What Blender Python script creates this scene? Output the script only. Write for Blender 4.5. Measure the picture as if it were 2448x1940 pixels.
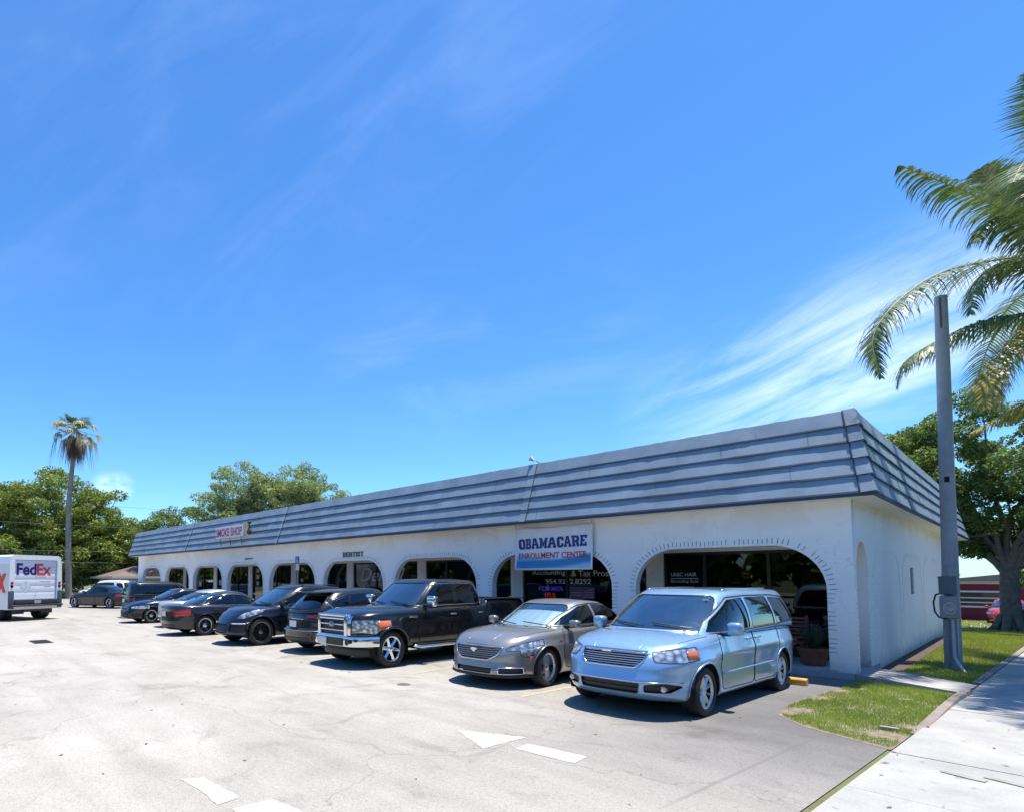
import bpy, bmesh, math, random
import numpy as np
from mathutils import Vector, Matrix
from mathutils.bvhtree import BVHTree
R_ = math.radians
SC = bpy.context.scene
for o in list(bpy.data.objects): bpy.data.objects.remove(o)
COL = SC.collection
# ---------------------------------------------------------------- camera
YAW = R_(40.26)
cam = bpy.data.cameras.new("camera"); camo = bpy.data.objects.new("camera", cam); COL.objects.link(camo)
fh = Vector((-math.cos(YAW), math.sin(YAW), 0)); rt = Vector((math.sin(YAW), math.cos(YAW), 0))
th = R_(3.0)
Fw = fh*math.cos(th)+Vector((0,0,math.sin(th))); Up = -fh*math.sin(th)+Vector((0,0,math.cos(th)))
M = Matrix((rt, Up, -Fw)).transposed().to_4x4(); M.translation = Vector((2.72, -14.33, 1.95))
camo.matrix_world = M
cam.sensor_fit = 'HORIZONTAL'; cam.sensor_width = 36; cam.lens = 1408/2448*36
cam.shift_x = (1224-900)/2448; cam.shift_y = (1306.2-970)/2448
cam.clip_start = .05; cam.clip_end = 3000
SC.camera = camo
SC.view_settings.view_transform = 'Standard'; SC.view_settings.look = 'None'
SC.view_settings.exposure = 1.37; SC.view_settings.gamma = 1.0; SC.view_settings.use_curve_mapping = False
SC.render.film_transparent = False
SC.cycles.max_bounces = 10; SC.cycles.transparent_max_bounces = 24; SC.cycles.diffuse_bounces = 6; SC.cycles.glossy_bounces = 4
SC.cycles.caustics_reflective = False; SC.cycles.caustics_refractive = False
SC.cycles.sample_clamp_indirect = 6
# ---------------------------------------------------------------- sun and sky
SUND = Vector((.075, .17, .98)).normalized()
EL = math.asin(SUND.z); AZ = math.atan2(SUND.x, SUND.y)
sl = bpy.data.lights.new("sun", 'SUN'); sl.energy = 3.1; sl.angle = R_(.5); sl.color = (1, .935, .82)
so = bpy.data.objects.new("sun", sl); COL.objects.link(so); so.rotation_euler = SUND.to_track_quat('Z', 'Y').to_euler()
W = bpy.data.worlds.new("World"); SC.world = W; W.use_nodes = True
nt = W.node_tree; nt.nodes.clear(); N = nt.nodes.new; L = nt.links.new
def setv(n, k, v): n.inputs[k].default_value = v
sky = N('ShaderNodeTexSky'); sky.sky_type = 'NISHITA'; sky.sun_disc = False
sky.sun_elevation = EL; sky.sun_rotation = AZ; sky.altitude = 0; sky.air_density = 1.0; sky.dust_density = .25; sky.ozone_density = 1.0
tc = N('ShaderNodeTexCoord')
def vdot(vec):
    n = N('ShaderNodeVectorMath'); n.operation = 'DOT_PRODUCT'; L(tc.outputs['Generated'], n.inputs[0]); n.inputs[1].default_value = vec; return n.outputs['Value']
def mth(op, a, b=None, c=None):
    n = N('ShaderNodeMath'); n.operation = op
    for i, v in enumerate((a, b, c)):
        if v is None: continue
        if hasattr(v, 'is_output'): L(v, n.inputs[i])
        else: n.inputs[i].default_value = v
    return n.outputs[0]
def mrange(v, a, b, c=0, d=1, smooth=True):
    n = N('ShaderNodeMapRange'); n.interpolation_type = 'SMOOTHSTEP' if smooth else 'LINEAR'
    L(v, n.inputs[0]); n.inputs[1].default_value = a; n.inputs[2].default_value = b; n.inputs[3].default_value = c; n.inputs[4].default_value = d; return n.outputs[0]
def pxd(x, y):
    d = Fw*1408+rt*(x-900)+Up*(-(y-1306.2)); return d.normalized()
def cirrus(p1, p2, su, sv, lo, hi, half, ctr, rad, seed, amt):
    a = pxd(*p1); b = pxd(*p2); n_ = a.cross(b).normalized(); t_ = n_.cross(a).normalized()
    u = vdot(n_); v = vdot(t_); cb = N('ShaderNodeCombineXYZ')
    L(mth('MULTIPLY', u, su), cb.inputs[0]); L(mth('MULTIPLY', v, sv), cb.inputs[1]); cb.inputs[2].default_value = seed
    nz = N('ShaderNodeTexNoise'); L(cb.outputs[0], nz.inputs['Vector']); setv(nz, 'Scale', 1.0); setv(nz, 'Detail', 7); setv(nz, 'Roughness', .62); setv(nz, 'Distortion', .5)
    m = mrange(nz.outputs['Fac'], lo, hi)
    c = vdot(pxd(*ctr)); m2 = mrange(c, math.cos(rad), math.cos(rad*.25))
    au = mth('ABSOLUTE', u); m3 = mrange(au, half, half*.1)
    return mth('MULTIPLY', mth('MULTIPLY', m, m2), mth('MULTIPLY', m3, amt))
D_ = 1.1354
c1 = cirrus((1420*D_, 900*D_), (2050*D_, 640*D_), 16, 3.2, .34, .74, .15, (1960*D_, 780*D_), .38, 3.1, .48)
c2 = cirrus((560*D_, 420*D_), (1000*D_, 60*D_), 7, 2.6, .42, .8, .40, (800*D_, 250*D_), .55, 9.3, .06)
c3 = cirrus((100*D_, 200*D_), (420*D_, 20*D_), 8, 2.2, .45, .8, .3, (200*D_, 120*D_), .5, 5.7, .05)
c4 = cirrus((850*D_, 760*D_), (1250*D_, 730*D_), 12, 3, .42, .8, .2, (1020*D_, 740*D_), .3, 15.7, .07)
c5 = cirrus((215*D_, 1025*D_), (260*D_, 1020*D_), 30, 18, .25, .6, .03, (238*D_, 1024*D_), .035, 1.7, .35)
csum = mth('ADD', mth('ADD', mth('ADD', c1, c2), mth('ADD', c3, c4)), c5)
ccl = mth('MINIMUM', csum, 1.0)
hs = N('ShaderNodeHueSaturation'); setv(hs, 'Saturation', 1.18); setv(hs, 'Value', 1.0); L(sky.outputs[0], hs.inputs['Color'])
tint = N('ShaderNodeMix'); tint.data_type = 'RGBA'; tint.blend_type = 'MULTIPLY'; tint.inputs[0].default_value = 1; L(hs.outputs[0], tint.inputs[6]); tint.inputs[7].default_value = (.58, .91, 1.20, 1)
mxs = N('ShaderNodeMix'); mxs.data_type = 'RGBA'; L(ccl, mxs.inputs[0]); L(tint.outputs[2], mxs.inputs[6]); mxs.inputs[7].default_value = (8.6, 9.3, 9.9, 1)
bg = N('ShaderNodeBackground'); L(mxs.outputs[2], bg.inputs[0]); setv(bg, 'Strength', .075)
wo = N('ShaderNodeOutputWorld'); L(bg.outputs[0], wo.inputs[0])
# ---------------------------------------------------------------- materials
MATS = {}
class NB:
    def __init__(s, m): s.t = m.node_tree
    def n(s, k, **kw):
        x = s.t.nodes.new('ShaderNode'+k)
        for a, b in kw.items(): setattr(x, a, b)
        return x
    def l(s, a, b): s.t.links.new(a, b)
def mat(name, col=(.5,.5,.5), rough=.6, metal=0., spec=.5, coat=0., emit=None, es=1., noise=0, nscale=8, bump=0, bscale=60, alpha=None):
    if name in MATS: return MATS[name]
    m = bpy.data.materials.new(name); m.use_nodes = True; MATS[name] = m
    b = m.node_tree.nodes['Principled BSDF']; x = NB(m)
    b.inputs['Base Color'].default_value = (*col, 1); b.inputs['Roughness'].default_value = rough; b.inputs['Metallic'].default_value = metal
    b.inputs['Specular IOR Level'].default_value = spec; b.inputs['Coat Weight'].default_value = coat; b.inputs['Coat Roughness'].default_value = .03
    if emit: b.inputs['Emission Color'].default_value = (*emit, 1); b.inputs['Emission Strength'].default_value = es
    t = x.n('TexCoord')
    if noise:
        nz = x.n('TexNoise'); nz.inputs['Scale'].default_value = nscale; nz.inputs['Detail'].default_value = 6; nz.inputs['Roughness'].default_value = .6
        x.l(t.outputs['Object'], nz.inputs['Vector'])
        r = x.n('ValToRGB'); r.color_ramp.elements[0].position = .3; r.color_ramp.elements[1].position = .7
        r.color_ramp.elements[0].color = (*[c*(1-noise) for c in col], 1); r.color_ramp.elements[1].color = (*[min(1, c*(1+noise)) for c in col], 1)
        x.l(nz.outputs['Fac'], r.inputs[0]); x.l(r.outputs[0], b.inputs['Base Color'])
    if bump:
        nz = x.n('TexNoise'); nz.inputs['Scale'].default_value = bscale; nz.inputs['Detail'].default_value = 4; x.l(t.outputs['Object'], nz.inputs['Vector'])
        bp = x.n('Bump'); bp.inputs['Strength'].default_value = bump; bp.inputs['Distance'].default_value = .02; x.l(nz.outputs['Fac'], bp.inputs['Height']); x.l(bp.outputs[0], b.inputs['Normal'])
    return m
def paint(name, col, metal=.4, rough=.32, coat=1.0, dirt=.06):
    if name in MATS: return MATS[name]
    m = mat(name, col, rough, metal, .3, coat, noise=dirt, nscale=2.2)
    b = m.node_tree.nodes['Principled BSDF']; x = NB(m)
    g = x.n('TexCoord'); nz = x.n('TexNoise'); nz.inputs['Scale'].default_value = 9; nz.inputs['Detail'].default_value = 5; x.l(g.outputs['Object'], nz.inputs['Vector'])
    mr = x.n('MapRange'); mr.inputs[3].default_value = rough*.85; mr.inputs[4].default_value = rough*1.25; x.l(nz.outputs['Fac'], mr.inputs[0]); x.l(mr.outputs[0], b.inputs['Roughness'])
    mr2 = x.n('MapRange'); mr2.inputs[3].default_value = .02; mr2.inputs[4].default_value = .10; x.l(nz.outputs['Fac'], mr2.inputs[0]); x.l(mr2.outputs[0], b.inputs['Coat Roughness'])
    return m
def glass(name, tint=(.5,.55,.55), ior=1.6, rough=.02):
    if name in MATS: return MATS[name]
    m = bpy.data.materials.new(name); m.use_nodes = True; MATS[name] = m; m.use_transparent_shadow = True; t = m.node_tree; t.nodes.clear(); x = NB(m)
    tr = x.n('BsdfTransparent'); tr.inputs[0].default_value = (*tint, 1)
    gl = x.n('BsdfGlossy'); gl.inputs['Roughness'].default_value = rough; gl.inputs[0].default_value = (.95, 1, 1, 1)
    fr = x.n('LayerWeight'); fr.inputs[0].default_value = .5; f0 = ((ior-1)/(ior+1))**2
    pw = x.n('Math', operation='POWER'); x.l(fr.outputs['Facing'], pw.inputs[0]); pw.inputs[1].default_value = 3.5
    ma = x.n('Math', operation='MULTIPLY_ADD'); x.l(pw.outputs[0], ma.inputs[0]); ma.inputs[1].default_value = 1-f0; ma.inputs[2].default_value = f0
    mx = x.n('MixShader'); x.l(ma.outputs[0], mx.inputs[0]); x.l(tr.outputs[0], mx.inputs[1]); x.l(gl.outputs[0], mx.inputs[2])
    o = x.n('OutputMaterial'); x.l(mx.outputs[0], o.inputs[0]); return m
CHROME = mat('chrome', (.72,.73,.75), .12, 1.); STEEL = mat('brushed_metal', (.45,.46,.48), .35, .9); RUBBER = mat('tyre_rubber', (.018,.018,.02), .75, noise=.3, nscale=14)
BLKP = mat('black_plastic', (.012,.012,.013), .45); GLOSSB = mat('gloss_black', (.006,.006,.007), .12, coat=.6); DARK = mat('dark_void', (.006,.006,.007), .9)
ALLOY = mat('alloy_rim', (.62,.63,.65), .28, .85); DALLOY = mat('dark_alloy_rim', (.20,.20,.21), .3, .8); BARREL = mat('wheel_barrel', (.02,.02,.022), .6, .3)
WGLASS = glass('windscreen_glass', (.70,.82,.82), 3.4); SGLASS = glass('side_glass', (.22,.26,.26), 1.6); PGLASS = glass('privacy_glass', (.035,.04,.042), 1.7)
AMBER = mat('amber_lens', (.52,.13,.05), .15, coat=.8); REDL = mat('red_lens', (.42,.006,.008), .12, coat=1.0); PLATE = mat('number_plate_white', (.62,.64,.62), .4, noise=.25, nscale=30)
def lensmat():
    m = mat('headlamp_lens', (.5,.54,.56), .06, .55, coat=1.0); b = m.node_tree.nodes['Principled BSDF']; x = NB(m)
    t = x.n('TexCoord'); v = x.n('TexVoronoi'); v.inputs['Scale'].default_value = 11; x.l(t.outputs['Object'], v.inputs['Vector'])
    r = x.n('ValToRGB'); r.color_ramp.elements[0].color = (.82,.86,.88,1); r.color_ramp.elements[1].color = (.16,.18,.2,1); r.color_ramp.elements[0].position = .1; r.color_ramp.elements[1].position = .75
    x.l(v.outputs['Distance'], r.inputs[0]); x.l(r.outputs[0], b.inputs['Base Color']); bp = x.n('Bump'); bp.inputs['Strength'].default_value = .5; bp.inputs['Distance'].default_value = .02
    x.l(v.outputs['Distance'], bp.inputs['Height']); x.l(bp.outputs[0], b.inputs['Normal']); return m
LENS = lensmat()
# ---------------------------------------------------------------- helpers
def link(o, parent=None):
    COL.objects.link(o)
    if parent is not None: o.parent = parent
    return o
def tag(o, label=None, cat=None, group=None, kind=None):
    if label: o['label'] = label
    if cat: o['category'] = cat
    if group: o['group'] = group
    if kind: o['kind'] = kind
    return o
def empty(name, loc=(0,0,0), rz=0, label=None, cat=None, group=None):
    o = bpy.data.objects.new(name, None); o.empty_display_size = .2; o.location = loc; o.rotation_euler = (0,0,rz); COL.objects.link(o); tag(o, label, cat, group); return o
def copytree(root, loc, rz=None, label=None, group=None):
    def cp(o, par):
        c = o.copy(); COL.objects.link(c)
        if par is not None: c.parent = par
        for k in o.children: cp(k, c)
        return c
    r = cp(root, None); r.location = loc
    if rz is not None: r.rotation_euler = (0,0,rz)
    if label: r['label'] = label
    if group: r['group'] = group
    return r
def mesh(name, v, f, m=None, parent=None, smooth=None, mats=None, mi=None):
    me = bpy.data.meshes.new(name); me.from_pydata([tuple(p) for p in v], [], f); me.validate(); me.update()
    for k in (mats or ([m] if m else [])): me.materials.append(k)
    if mi is not None:
        for p, i in zip(me.polygons, mi): p.material_index = i
    if smooth is not None:
        me.shade_smooth()
        if smooth < 180: me.set_sharp_from_angle(angle=R_(smooth))
    return link(bpy.data.objects.new(name, me), parent)
class MB:
    def __init__(s): s.v = []; s.f = []
    def add(s, v, f):
        n = len(s.v); s.v += [Vector(p) for p in v]; s.f += [[i+n for i in q] for q in f]; return s
    def box(s, a, b, mtx=None):
        x0,y0,z0 = a; x1,y1,z1 = b
        v = [Vector(p) for p in ((x0,y0,z0),(x1,y0,z0),(x1,y1,z0),(x0,y1,z0),(x0,y0,z1),(x1,y0,z1),(x1,y1,z1),(x0,y1,z1))]
        if mtx: v = [mtx@p for p in v]
        return s.add(v, [(0,3,2,1),(4,5,6,7),(0,1,5,4),(1,2,6,5),(2,3,7,6),(3,0,4,7)])
    def bbox(s, a, b, r=.02, mtx=None):   # bevelled box
        bm = bmesh.new(); bmesh.ops.create_cube(bm, size=1)
        c = [(a[i]+b[i])/2 for i in range(3)]; d = [abs(b[i]-a[i]) for i in range(3)]
        for v in bm.verts: v.co = Vector((c[0]+v.co.x*d[0], c[1]+v.co.y*d[1], c[2]+v.co.z*d[2]))
        bmesh.ops.bevel(bm, geom=bm.edges[:], offset=min(r, min(d)*.45), segments=3, affect='EDGES', profile=.5)
        bm.verts.index_update(); vv = [mtx@v.co if mtx else v.co.copy() for v in bm.verts]; ff = [[v.index for v in f.verts] for f in bm.faces]; bm.free(); return s.add(vv, ff)
    def tube(s, pts, r, n=8, caps=True, closed=False):
        pts = [Vector(p) for p in pts]; m = len(pts); rs = r if isinstance(r, (list, tuple)) else [r]*m
        v = []; up = Vector((0,0,1)); prev = None
        for i, p in enumerate(pts):
            a = pts[(i-1) % m] if (closed or i) else p; b = pts[(i+1) % m] if (closed or i < m-1) else p
            d = (b-a); d = d.normalized() if d.length > 1e-9 else Vector((0,0,1))
            if prev is None:
                u = up if abs(d.dot(up)) < .9 else Vector((1,0,0)); x = (u-d*u.dot(d)).normalized()
            else:
                x = prev-d*prev.dot(d); x = x.normalized() if x.length > 1e-6 else prev
            prev = x; y = d.cross(x)
            for k in range(n):
                a_ = 2*math.pi*k/n; v.append(p+x*(math.cos(a_)*rs[i])+y*(math.sin(a_)*rs[i]))
        f = []; rng = m if closed else m-1
        for i in range(rng):
            j = (i+1) % m
            for k in range(n): f.append((i*n+k, i*n+(k+1) % n, j*n+(k+1) % n, j*n+k))
        if caps and not closed: f.append(tuple(range(n))[::-1]); f.append(tuple((m-1)*n+k for k in range(n)))
        return s.add(v, f)
    def cyl(s, a, b, r0, r1=None, n=24): return s.tube([a, b], [r0, r0 if r1 is None else r1], n)
    def lathe(s, prof, n=32, axis='Z', o=(0,0,0), closed=False):
        v = []; o = Vector(o)
        for (r, h) in prof:
            for k in range(n):
                a = 2*math.pi*k/n; c, q = r*math.cos(a), r*math.sin(a)
                v.append(o+Vector((c, q, h) if axis == 'Z' else ((c, h, q) if axis == 'Y' else (h, c, q))))
        f = []; m = len(prof); rg = m if closed else m-1
        for i in range(rg):
            j = (i+1) % m
            for k in range(n): f.append((i*n+k, i*n+(k+1) % n, j*n+(k+1) % n, j*n+k))
        return s.add(v, f)
    def prism(s, poly, a, b, axis='Y'):
        def P(p, h): return (p[0], h, p[1]) if axis == 'Y' else ((h, p[0], p[1]) if axis == 'X' else (p[0], p[1], h))
        n = len(poly); v = [P(p, a) for p in poly]+[P(p, b) for p in poly]
        f = [tuple(range(n)), tuple(range(2*n-1, n-1, -1))]+[(i, i+n, (i+1) % n+n, (i+1) % n) for i in range(n)]
        return s.add(v, f)
    def quad(s, a, b, c, d): return s.add([a,b,c,d], [(0,1,2,3)])
    def build(s, name, m, parent=None, smooth=None): 
        o = mesh(name, s.v, s.f, m, parent)
        bm = bmesh.new(); bm.from_mesh(o.data); bmesh.ops.recalc_face_normals(bm, faces=bm.faces[:]); bm.to_mesh(o.data); bm.free()
        if smooth is not None:
            o.data.shade_smooth()
            if smooth < 180: o.data.set_sharp_from_angle(angle=R_(smooth))
        return o
def merge2(name, a, ma, b, mb2, parent):
    n = len(a.v); return mesh(name, a.v+b.v, a.f+[[i+n for i in q] for q in b.f], parent=parent, mats=[ma, mb2], mi=[0]*len(a.f)+[1]*len(b.f))
def curve2d(polys, ext=0.):
    cu = bpy.data.curves.new('t', 'CURVE'); cu.dimensions = '2D'; cu.fill_mode = 'BOTH'; cu.extrude = ext
    for p in polys:
        sp = cu.splines.new('POLY'); sp.points.add(len(p)-1)
        for i, q in enumerate(p): sp.points[i].co = (q[0], q[1], 0, 1)
        sp.use_cyclic_u = True
    return cu
def cu2mesh(cu, name, m, parent, mtx):
    o = bpy.data.objects.new('t', cu); COL.objects.link(o); bpy.context.view_layer.update()
    dg = bpy.context.evaluated_depsgraph_get(); me = bpy.data.meshes.new_from_object(o.evaluated_get(dg)); bpy.data.objects.remove(o)
    me.name = name; me.materials.clear(); me.materials.append(m); me.transform(mtx)
    return link(bpy.data.objects.new(name, me), parent)
XZ = Matrix(((1,0,0,0),(0,0,-1,0),(0,1,0,0),(0,0,0,1)))      # XY plane -> XZ plane facing -Y
def place(o, w, h):   # fit mesh (in XY) to w x h from lower-left origin
    pass
def text(name, s, x0, z0, w, h, y, m, parent=None, bold=0., ext=.002, frame=None, shear=0., spacing=1.):
    cu = bpy.data.curves.new('t', 'FONT'); cu.body = s; cu.size = 1; cu.offset = bold; cu.extrude = .001; cu.shear = shear; cu.space_character = spacing; cu.resolution_u = 4
    o = cu2mesh(cu, name, m, parent, Matrix.Identity(4)); vs = [v.co for v in o.data.vertices]
    ax, bx = min(v.x for v in vs), max(v.x for v in vs); ay, by = min(v.y for v in vs), max(v.y for v in vs)
    S = Matrix.Diagonal((w/(bx-ax), h/(by-ay), ext*1000, 1))@Matrix.Translation((-ax, -ay, 0))
    F = frame if frame is not None else Matrix.Translation((x0, y, z0))@XZ
    o.data.transform(F@S); return o
# ---------------------------------------------------------------- vehicle builder
def itp(pts, x):
    xs = [p[0] for p in pts]; ys = [p[1] for p in pts]; n = len(xs)
    if x <= xs[0]: return ys[0]
    if x >= xs[-1]: return ys[-1]
    i = max(k for k in range(n-1) if xs[k] <= x)
    h = xs[i+1]-xs[i]; t = (x-xs[i])/h; d = [(ys[k+1]-ys[k])/(xs[k+1]-xs[k]) for k in range(n-1)]
    def tan(k):
        if k == 0: return d[0]
        if k == n-1: return d[-1]
        return 0 if d[k-1]*d[k] <= 0 else 2*d[k-1]*d[k]/(d[k-1]+d[k])
    a, b = tan(i), tan(i+1); t2, t3 = t*t, t*t*t
    return (2*t3-3*t2+1)*ys[i]+(t3-2*t2+t)*h*a+(-2*t3+3*t2)*ys[i+1]+(t3-t2)*h*b
def sstep(a, b, x):
    t = min(1, max(0, (x-a)/(b-a))); return t*t*(3-2*t)
def outline(Lf, Lr, W, nf, mf, nr, mr, xm, nh):
    P = []
    for i in range(400):
        t = math.pi/2*i/399; P.append((xm+(Lf-xm)*math.cos(t)**(2/nf), W*math.sin(t)**(2/mf)))
    for i in range(398, -1, -1):
        t = math.pi/2*i/399; P.append((xm-(xm-Lr)*math.cos(t)**(2/nr), W*math.sin(t)**(2/mr)))
    P = np.array(P); d = np.r_[0, np.cumsum(np.hypot(*np.diff(P, axis=0).T))]; s = np.linspace(0, d[-1], nh+1)
    return np.stack([np.interp(s, d, P[:, 0]), np.interp(s, d, P[:, 1])], 1)
def shell_rings(bm, rings):
    nh = len(rings[0])-1; G = {}
    for sg in (1, -1):
        V = [[bm.verts.new((p[0], sg*p[1], p[2])) for p in r] for r in rings]
        for a in range(len(rings)-1):
            for i in range(nh):
                q = [V[a][i], V[a][i+1], V[a+1][i+1], V[a+1][i]]
                if sg < 0: q.reverse()
                try: bm.faces.new(q)
                except ValueError: pass
def fillet(A, T, C, n=4):
    out = []
    for k in range(n+1):
        u = k/n; out.append([((1-u)**2*np.array(a)+2*u*(1-u)*np.array(t)+u*u*np.array(c)) for a, t, c in zip(A, T, C)])
    return out
def lower_shell(bm, S):
    o = outline(S['Lf'], S['Lr'], S['W'], *S.get('plan', (6.5, 3, 7, 3.2)), S.get('xm', 0), S.get('nh', 84))
    zs = lambda x: itp(S['zs'], x); zb = S.get('zb', .22); cr = lambda x: itp(S.get('crown', [(-9, .06), (9, .08)]), x)
    ax = [S['ax'][0], S['ax'][1]]; R = S['arch']
    def ring(s):
        r = []
        for X, Y in o:
            wf = sstep(S['Lf']-.9, S['Lf'], X); wr = 1-sstep(S['Lr'], S['Lr']+.8, X)
            x = X+wf*itp(S['F'], s)-wr*itp(S['B'], s); z = zb+s*(zs(x)-zb); y = Y*itp(S['S'], s)
            for a in ax:   # wheel arch flare
                dd = math.hypot(x-a, z-S['wr']); y += S.get('flare', .025)*math.exp(-((dd-R)/.09)**2)*(1 if Y > S['W']*.7 else 0)
            r.append((x, y, z))
        return r
    lv = [0, .04, .1, .18, .26, .34, .42, .5, .58, .64, .68, .71, .75, .82, .88]
    rings = [ring(s) for s in lv]; T = ring(1.0)
    def cap(r):
        q = []
        for x, y, z in T:
            cx = min(max(x, S['Lr']+S['W']*.9), S['Lf']-S['W']*.95); X = x+(cx-x)*(1-r)**1.2 if r < 1 else x
            q.append((X, y*r, zs(X)+cr(X)*(1-r**3.0)))
        return q
    rings += fillet(ring(.90), T, cap(.88), 4)
    rings += [cap(r) for r in (.82, .72, .6, .48, .36, .24, .12, 0)]
    shell_rings(bm, rings)
    return o
def green_shell(bm, S):
    G = S['G']; nh = S.get('nh', 84)-10
    B = outline(G['fb'], G['rb'], G['wb'], *G.get('pl', (5, 3, 6, 3.2)), (G['fb']+G['rb'])/2, nh); T = outline(G['ft'], G['rt'], G['wt'], *G.get('pl', (5, 3, 6, 3.2)), (G['ft']+G['rt'])/2, nh)
    zs = lambda x: itp(S['zs'], x); zr = lambda x: itp(G['zr'], x); bul = G.get('bul', .035)
    def ring(t):
        r = []
        for b, q in zip(B, T):
            x = b[0]+(q[0]-b[0])*t; y = b[1]+(q[1]-b[1])*t
            zz = zs(b[0])-.03; z = zz+(zr(q[0])-zz)*t; k = bul*4*t*(1-t); nx = (x-(B[:, 0].max()+B[:, 0].min())/2); l = math.hypot(nx*.25, y)+1e-6
            r.append((x+k*nx*.25/l, y+k*y/l, z))
        return r
    Tr = ring(1.0)
    def cap(r): return [((x+(min(max(x, G['rt']+.45), G['ft']-.45)-x)*(1-r)), y*r, zr(x+(min(max(x, G['rt']+.45), G['ft']-.45)-x)*(1-r))+G.get('cr', .05)*(1-r*r)) for x, y, z in Tr]
    rings = [ring(t) for t in (0, .08, .2, .32, .44, .56, .68, .78, .86)]+fillet(ring(.90), Tr, cap(.86), 4)+[cap(r) for r in (.78, .64, .5, .36, .2, .08, 0)]
    shell_rings(bm, rings)
def inpoly(p, poly):
    c = False; n = len(poly); j = n-1
    for i in range(n):
        a, b = poly[i], poly[j]
        if (a[1] > p[1]) != (b[1] > p[1]) and p[0] < (b[0]-a[0])*(p[1]-a[1])/(b[1]-a[1])+a[0]: c = not c
        j = i
    return c
def rpoly(pts, r=.04, n=4):
    out = []; m = len(pts)
    for i in range(m):
        p = Vector(pts[i]).to_2d(); a = Vector(pts[i-1]).to_2d(); b = Vector(pts[(i+1) % m]).to_2d()
        la, lb = (a-p).length, (b-p).length; rr = min(r, la*.45, lb*.45); A = p+(a-p)/la*rr; B = p+(b-p)/lb*rr
        for k in range(n+1):
            u = k/n; q = A*(1-u)**2+p*(2*u*(1-u))+B*u*u; out.append((q.x, q.y))
    return out
def circle(cx, cz, r, n=28): return [(cx+r*math.cos(2*math.pi*i/n), cz+r*math.sin(2*math.pi*i/n)) for i in range(n)]
def cut(bm, poly, e1, e2, cond):
    e1 = Vector(e1); e2 = Vector(e2); d = e1.cross(e2)
    x0 = min(p[0] for p in poly)-.005; x1 = max(p[0] for p in poly)+.005; y0 = min(p[1] for p in poly)-.005; y1 = max(p[1] for p in poly)+.005
    def bb(f):
        a = [v.co.dot(e1) for v in f.verts]; b = [v.co.dot(e2) for v in f.verts]; return min(a), max(a), min(b), max(b)
    sel = []
    for f in bm.faces:
        c = f.calc_center_median()
        if not cond(c, f.normal): continue
        q = bb(f)
        if q[1] < x0 or q[0] > x1 or q[3] < y0 or q[2] > y1: continue
        sel.append(f)
    sel = set(sel); m = len(poly)
    for i in range(m):
        a, b = poly[i], poly[(i+1) % m]; la = math.hypot(b[0]-a[0], b[1]-a[1])
        if la < 1e-5: continue
        ux, uy = (b[0]-a[0])/la, (b[1]-a[1])/la; sx0, sx1 = min(a[0], b[0])-1e-4, max(a[0], b[0])+1e-4; sy0, sy1 = min(a[1], b[1])-1e-4, max(a[1], b[1])+1e-4
        fs = []
        for f in sel:
            q = bb(f)
            if q[1] < sx0 or q[0] > sx1 or q[3] < sy0 or q[2] > sy1: continue
            ds = [(v.co.dot(e1)-a[0])*uy-(v.co.dot(e2)-a[1])*ux for v in f.verts]
            if max(ds) > 1e-5 and min(ds) < -1e-5: fs.append(f)
        if not fs: continue
        no = e1*uy-e2*ux; es = {e for f in fs for e in f.edges}; vs = {v for f in fs for v in f.verts}
        sel -= set(fs)
        r = bmesh.ops.bisect_plane(bm, geom=list(fs)+list(es)+list(vs), dist=1e-5, plane_co=e1*a[0]+e2*a[1], plane_no=no)
        sel |= {g for g in r['geom'] if isinstance(g, bmesh.types.BMFace)}
        sel = {f for f in sel if f.is_valid}
    out = []
    for f in sel:
        c = f.calc_center_median()
        if inpoly((c.dot(e1), c.dot(e2)), poly): out.append(f)
    return out
def loops_of(faces):
    fs = set(faces); be = [e for f in fs for e in f.edges if sum(1 for g in e.link_faces if g in fs) == 1]
    adj = {}
    for e in set(be):
        a, b = e.verts; adj.setdefault(a, []).append(b); adj.setdefault(b, []).append(a)
    seen = set(); out = []
    for v0 in adj:
        if v0 in seen: continue
        lp = [v0]; seen.add(v0); cur = v0
        while True:
            nx = [w for w in adj[cur] if w not in seen]
            if not nx: break
            cur = nx[0]; seen.add(cur); lp.append(cur)
        out.append([v.co.copy() for v in lp])
    return out
def extract(bm, faces, name, m, parent, off=0., trim=None, keep=False, tname='trim', skirt=0.):
    if not faces: return None
    vm = {}; v = []; f = []
    for fc in faces:
        q = []
        for w in fc.verts:
            if w not in vm: vm[w] = len(v); v.append(w.co+w.normal*off)
            q.append(vm[w])
        f.append(q)
    if skirt:
        fs = set(faces)
        for fc in faces:
            for e in fc.edges:
                if sum(1 for g in e.link_faces if g in fs) == 1:
                    a, b = e.verts; n = len(v); v += [v[vm[a]]-a.normal*skirt, v[vm[b]]-b.normal*skirt]; f.append([vm[a], vm[b], n+1, n])
    o = mesh(name, v, f, m, parent, smooth=50)
    if trim:
        r, tm = trim; mb = MB()
        for lp in loops_of(faces):
            if len(lp) > 5: mb.tube([p for p in lp], r, 6, closed=True)
        if mb.v: mb.build(tname, tm, o, smooth=180)
    if not keep: bmesh.ops.delete(bm, geom=list(faces), context='FACES')
    return o
SIDE = lambda sg, y=.3: (lambda c, n: c.y*sg > y)
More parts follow.
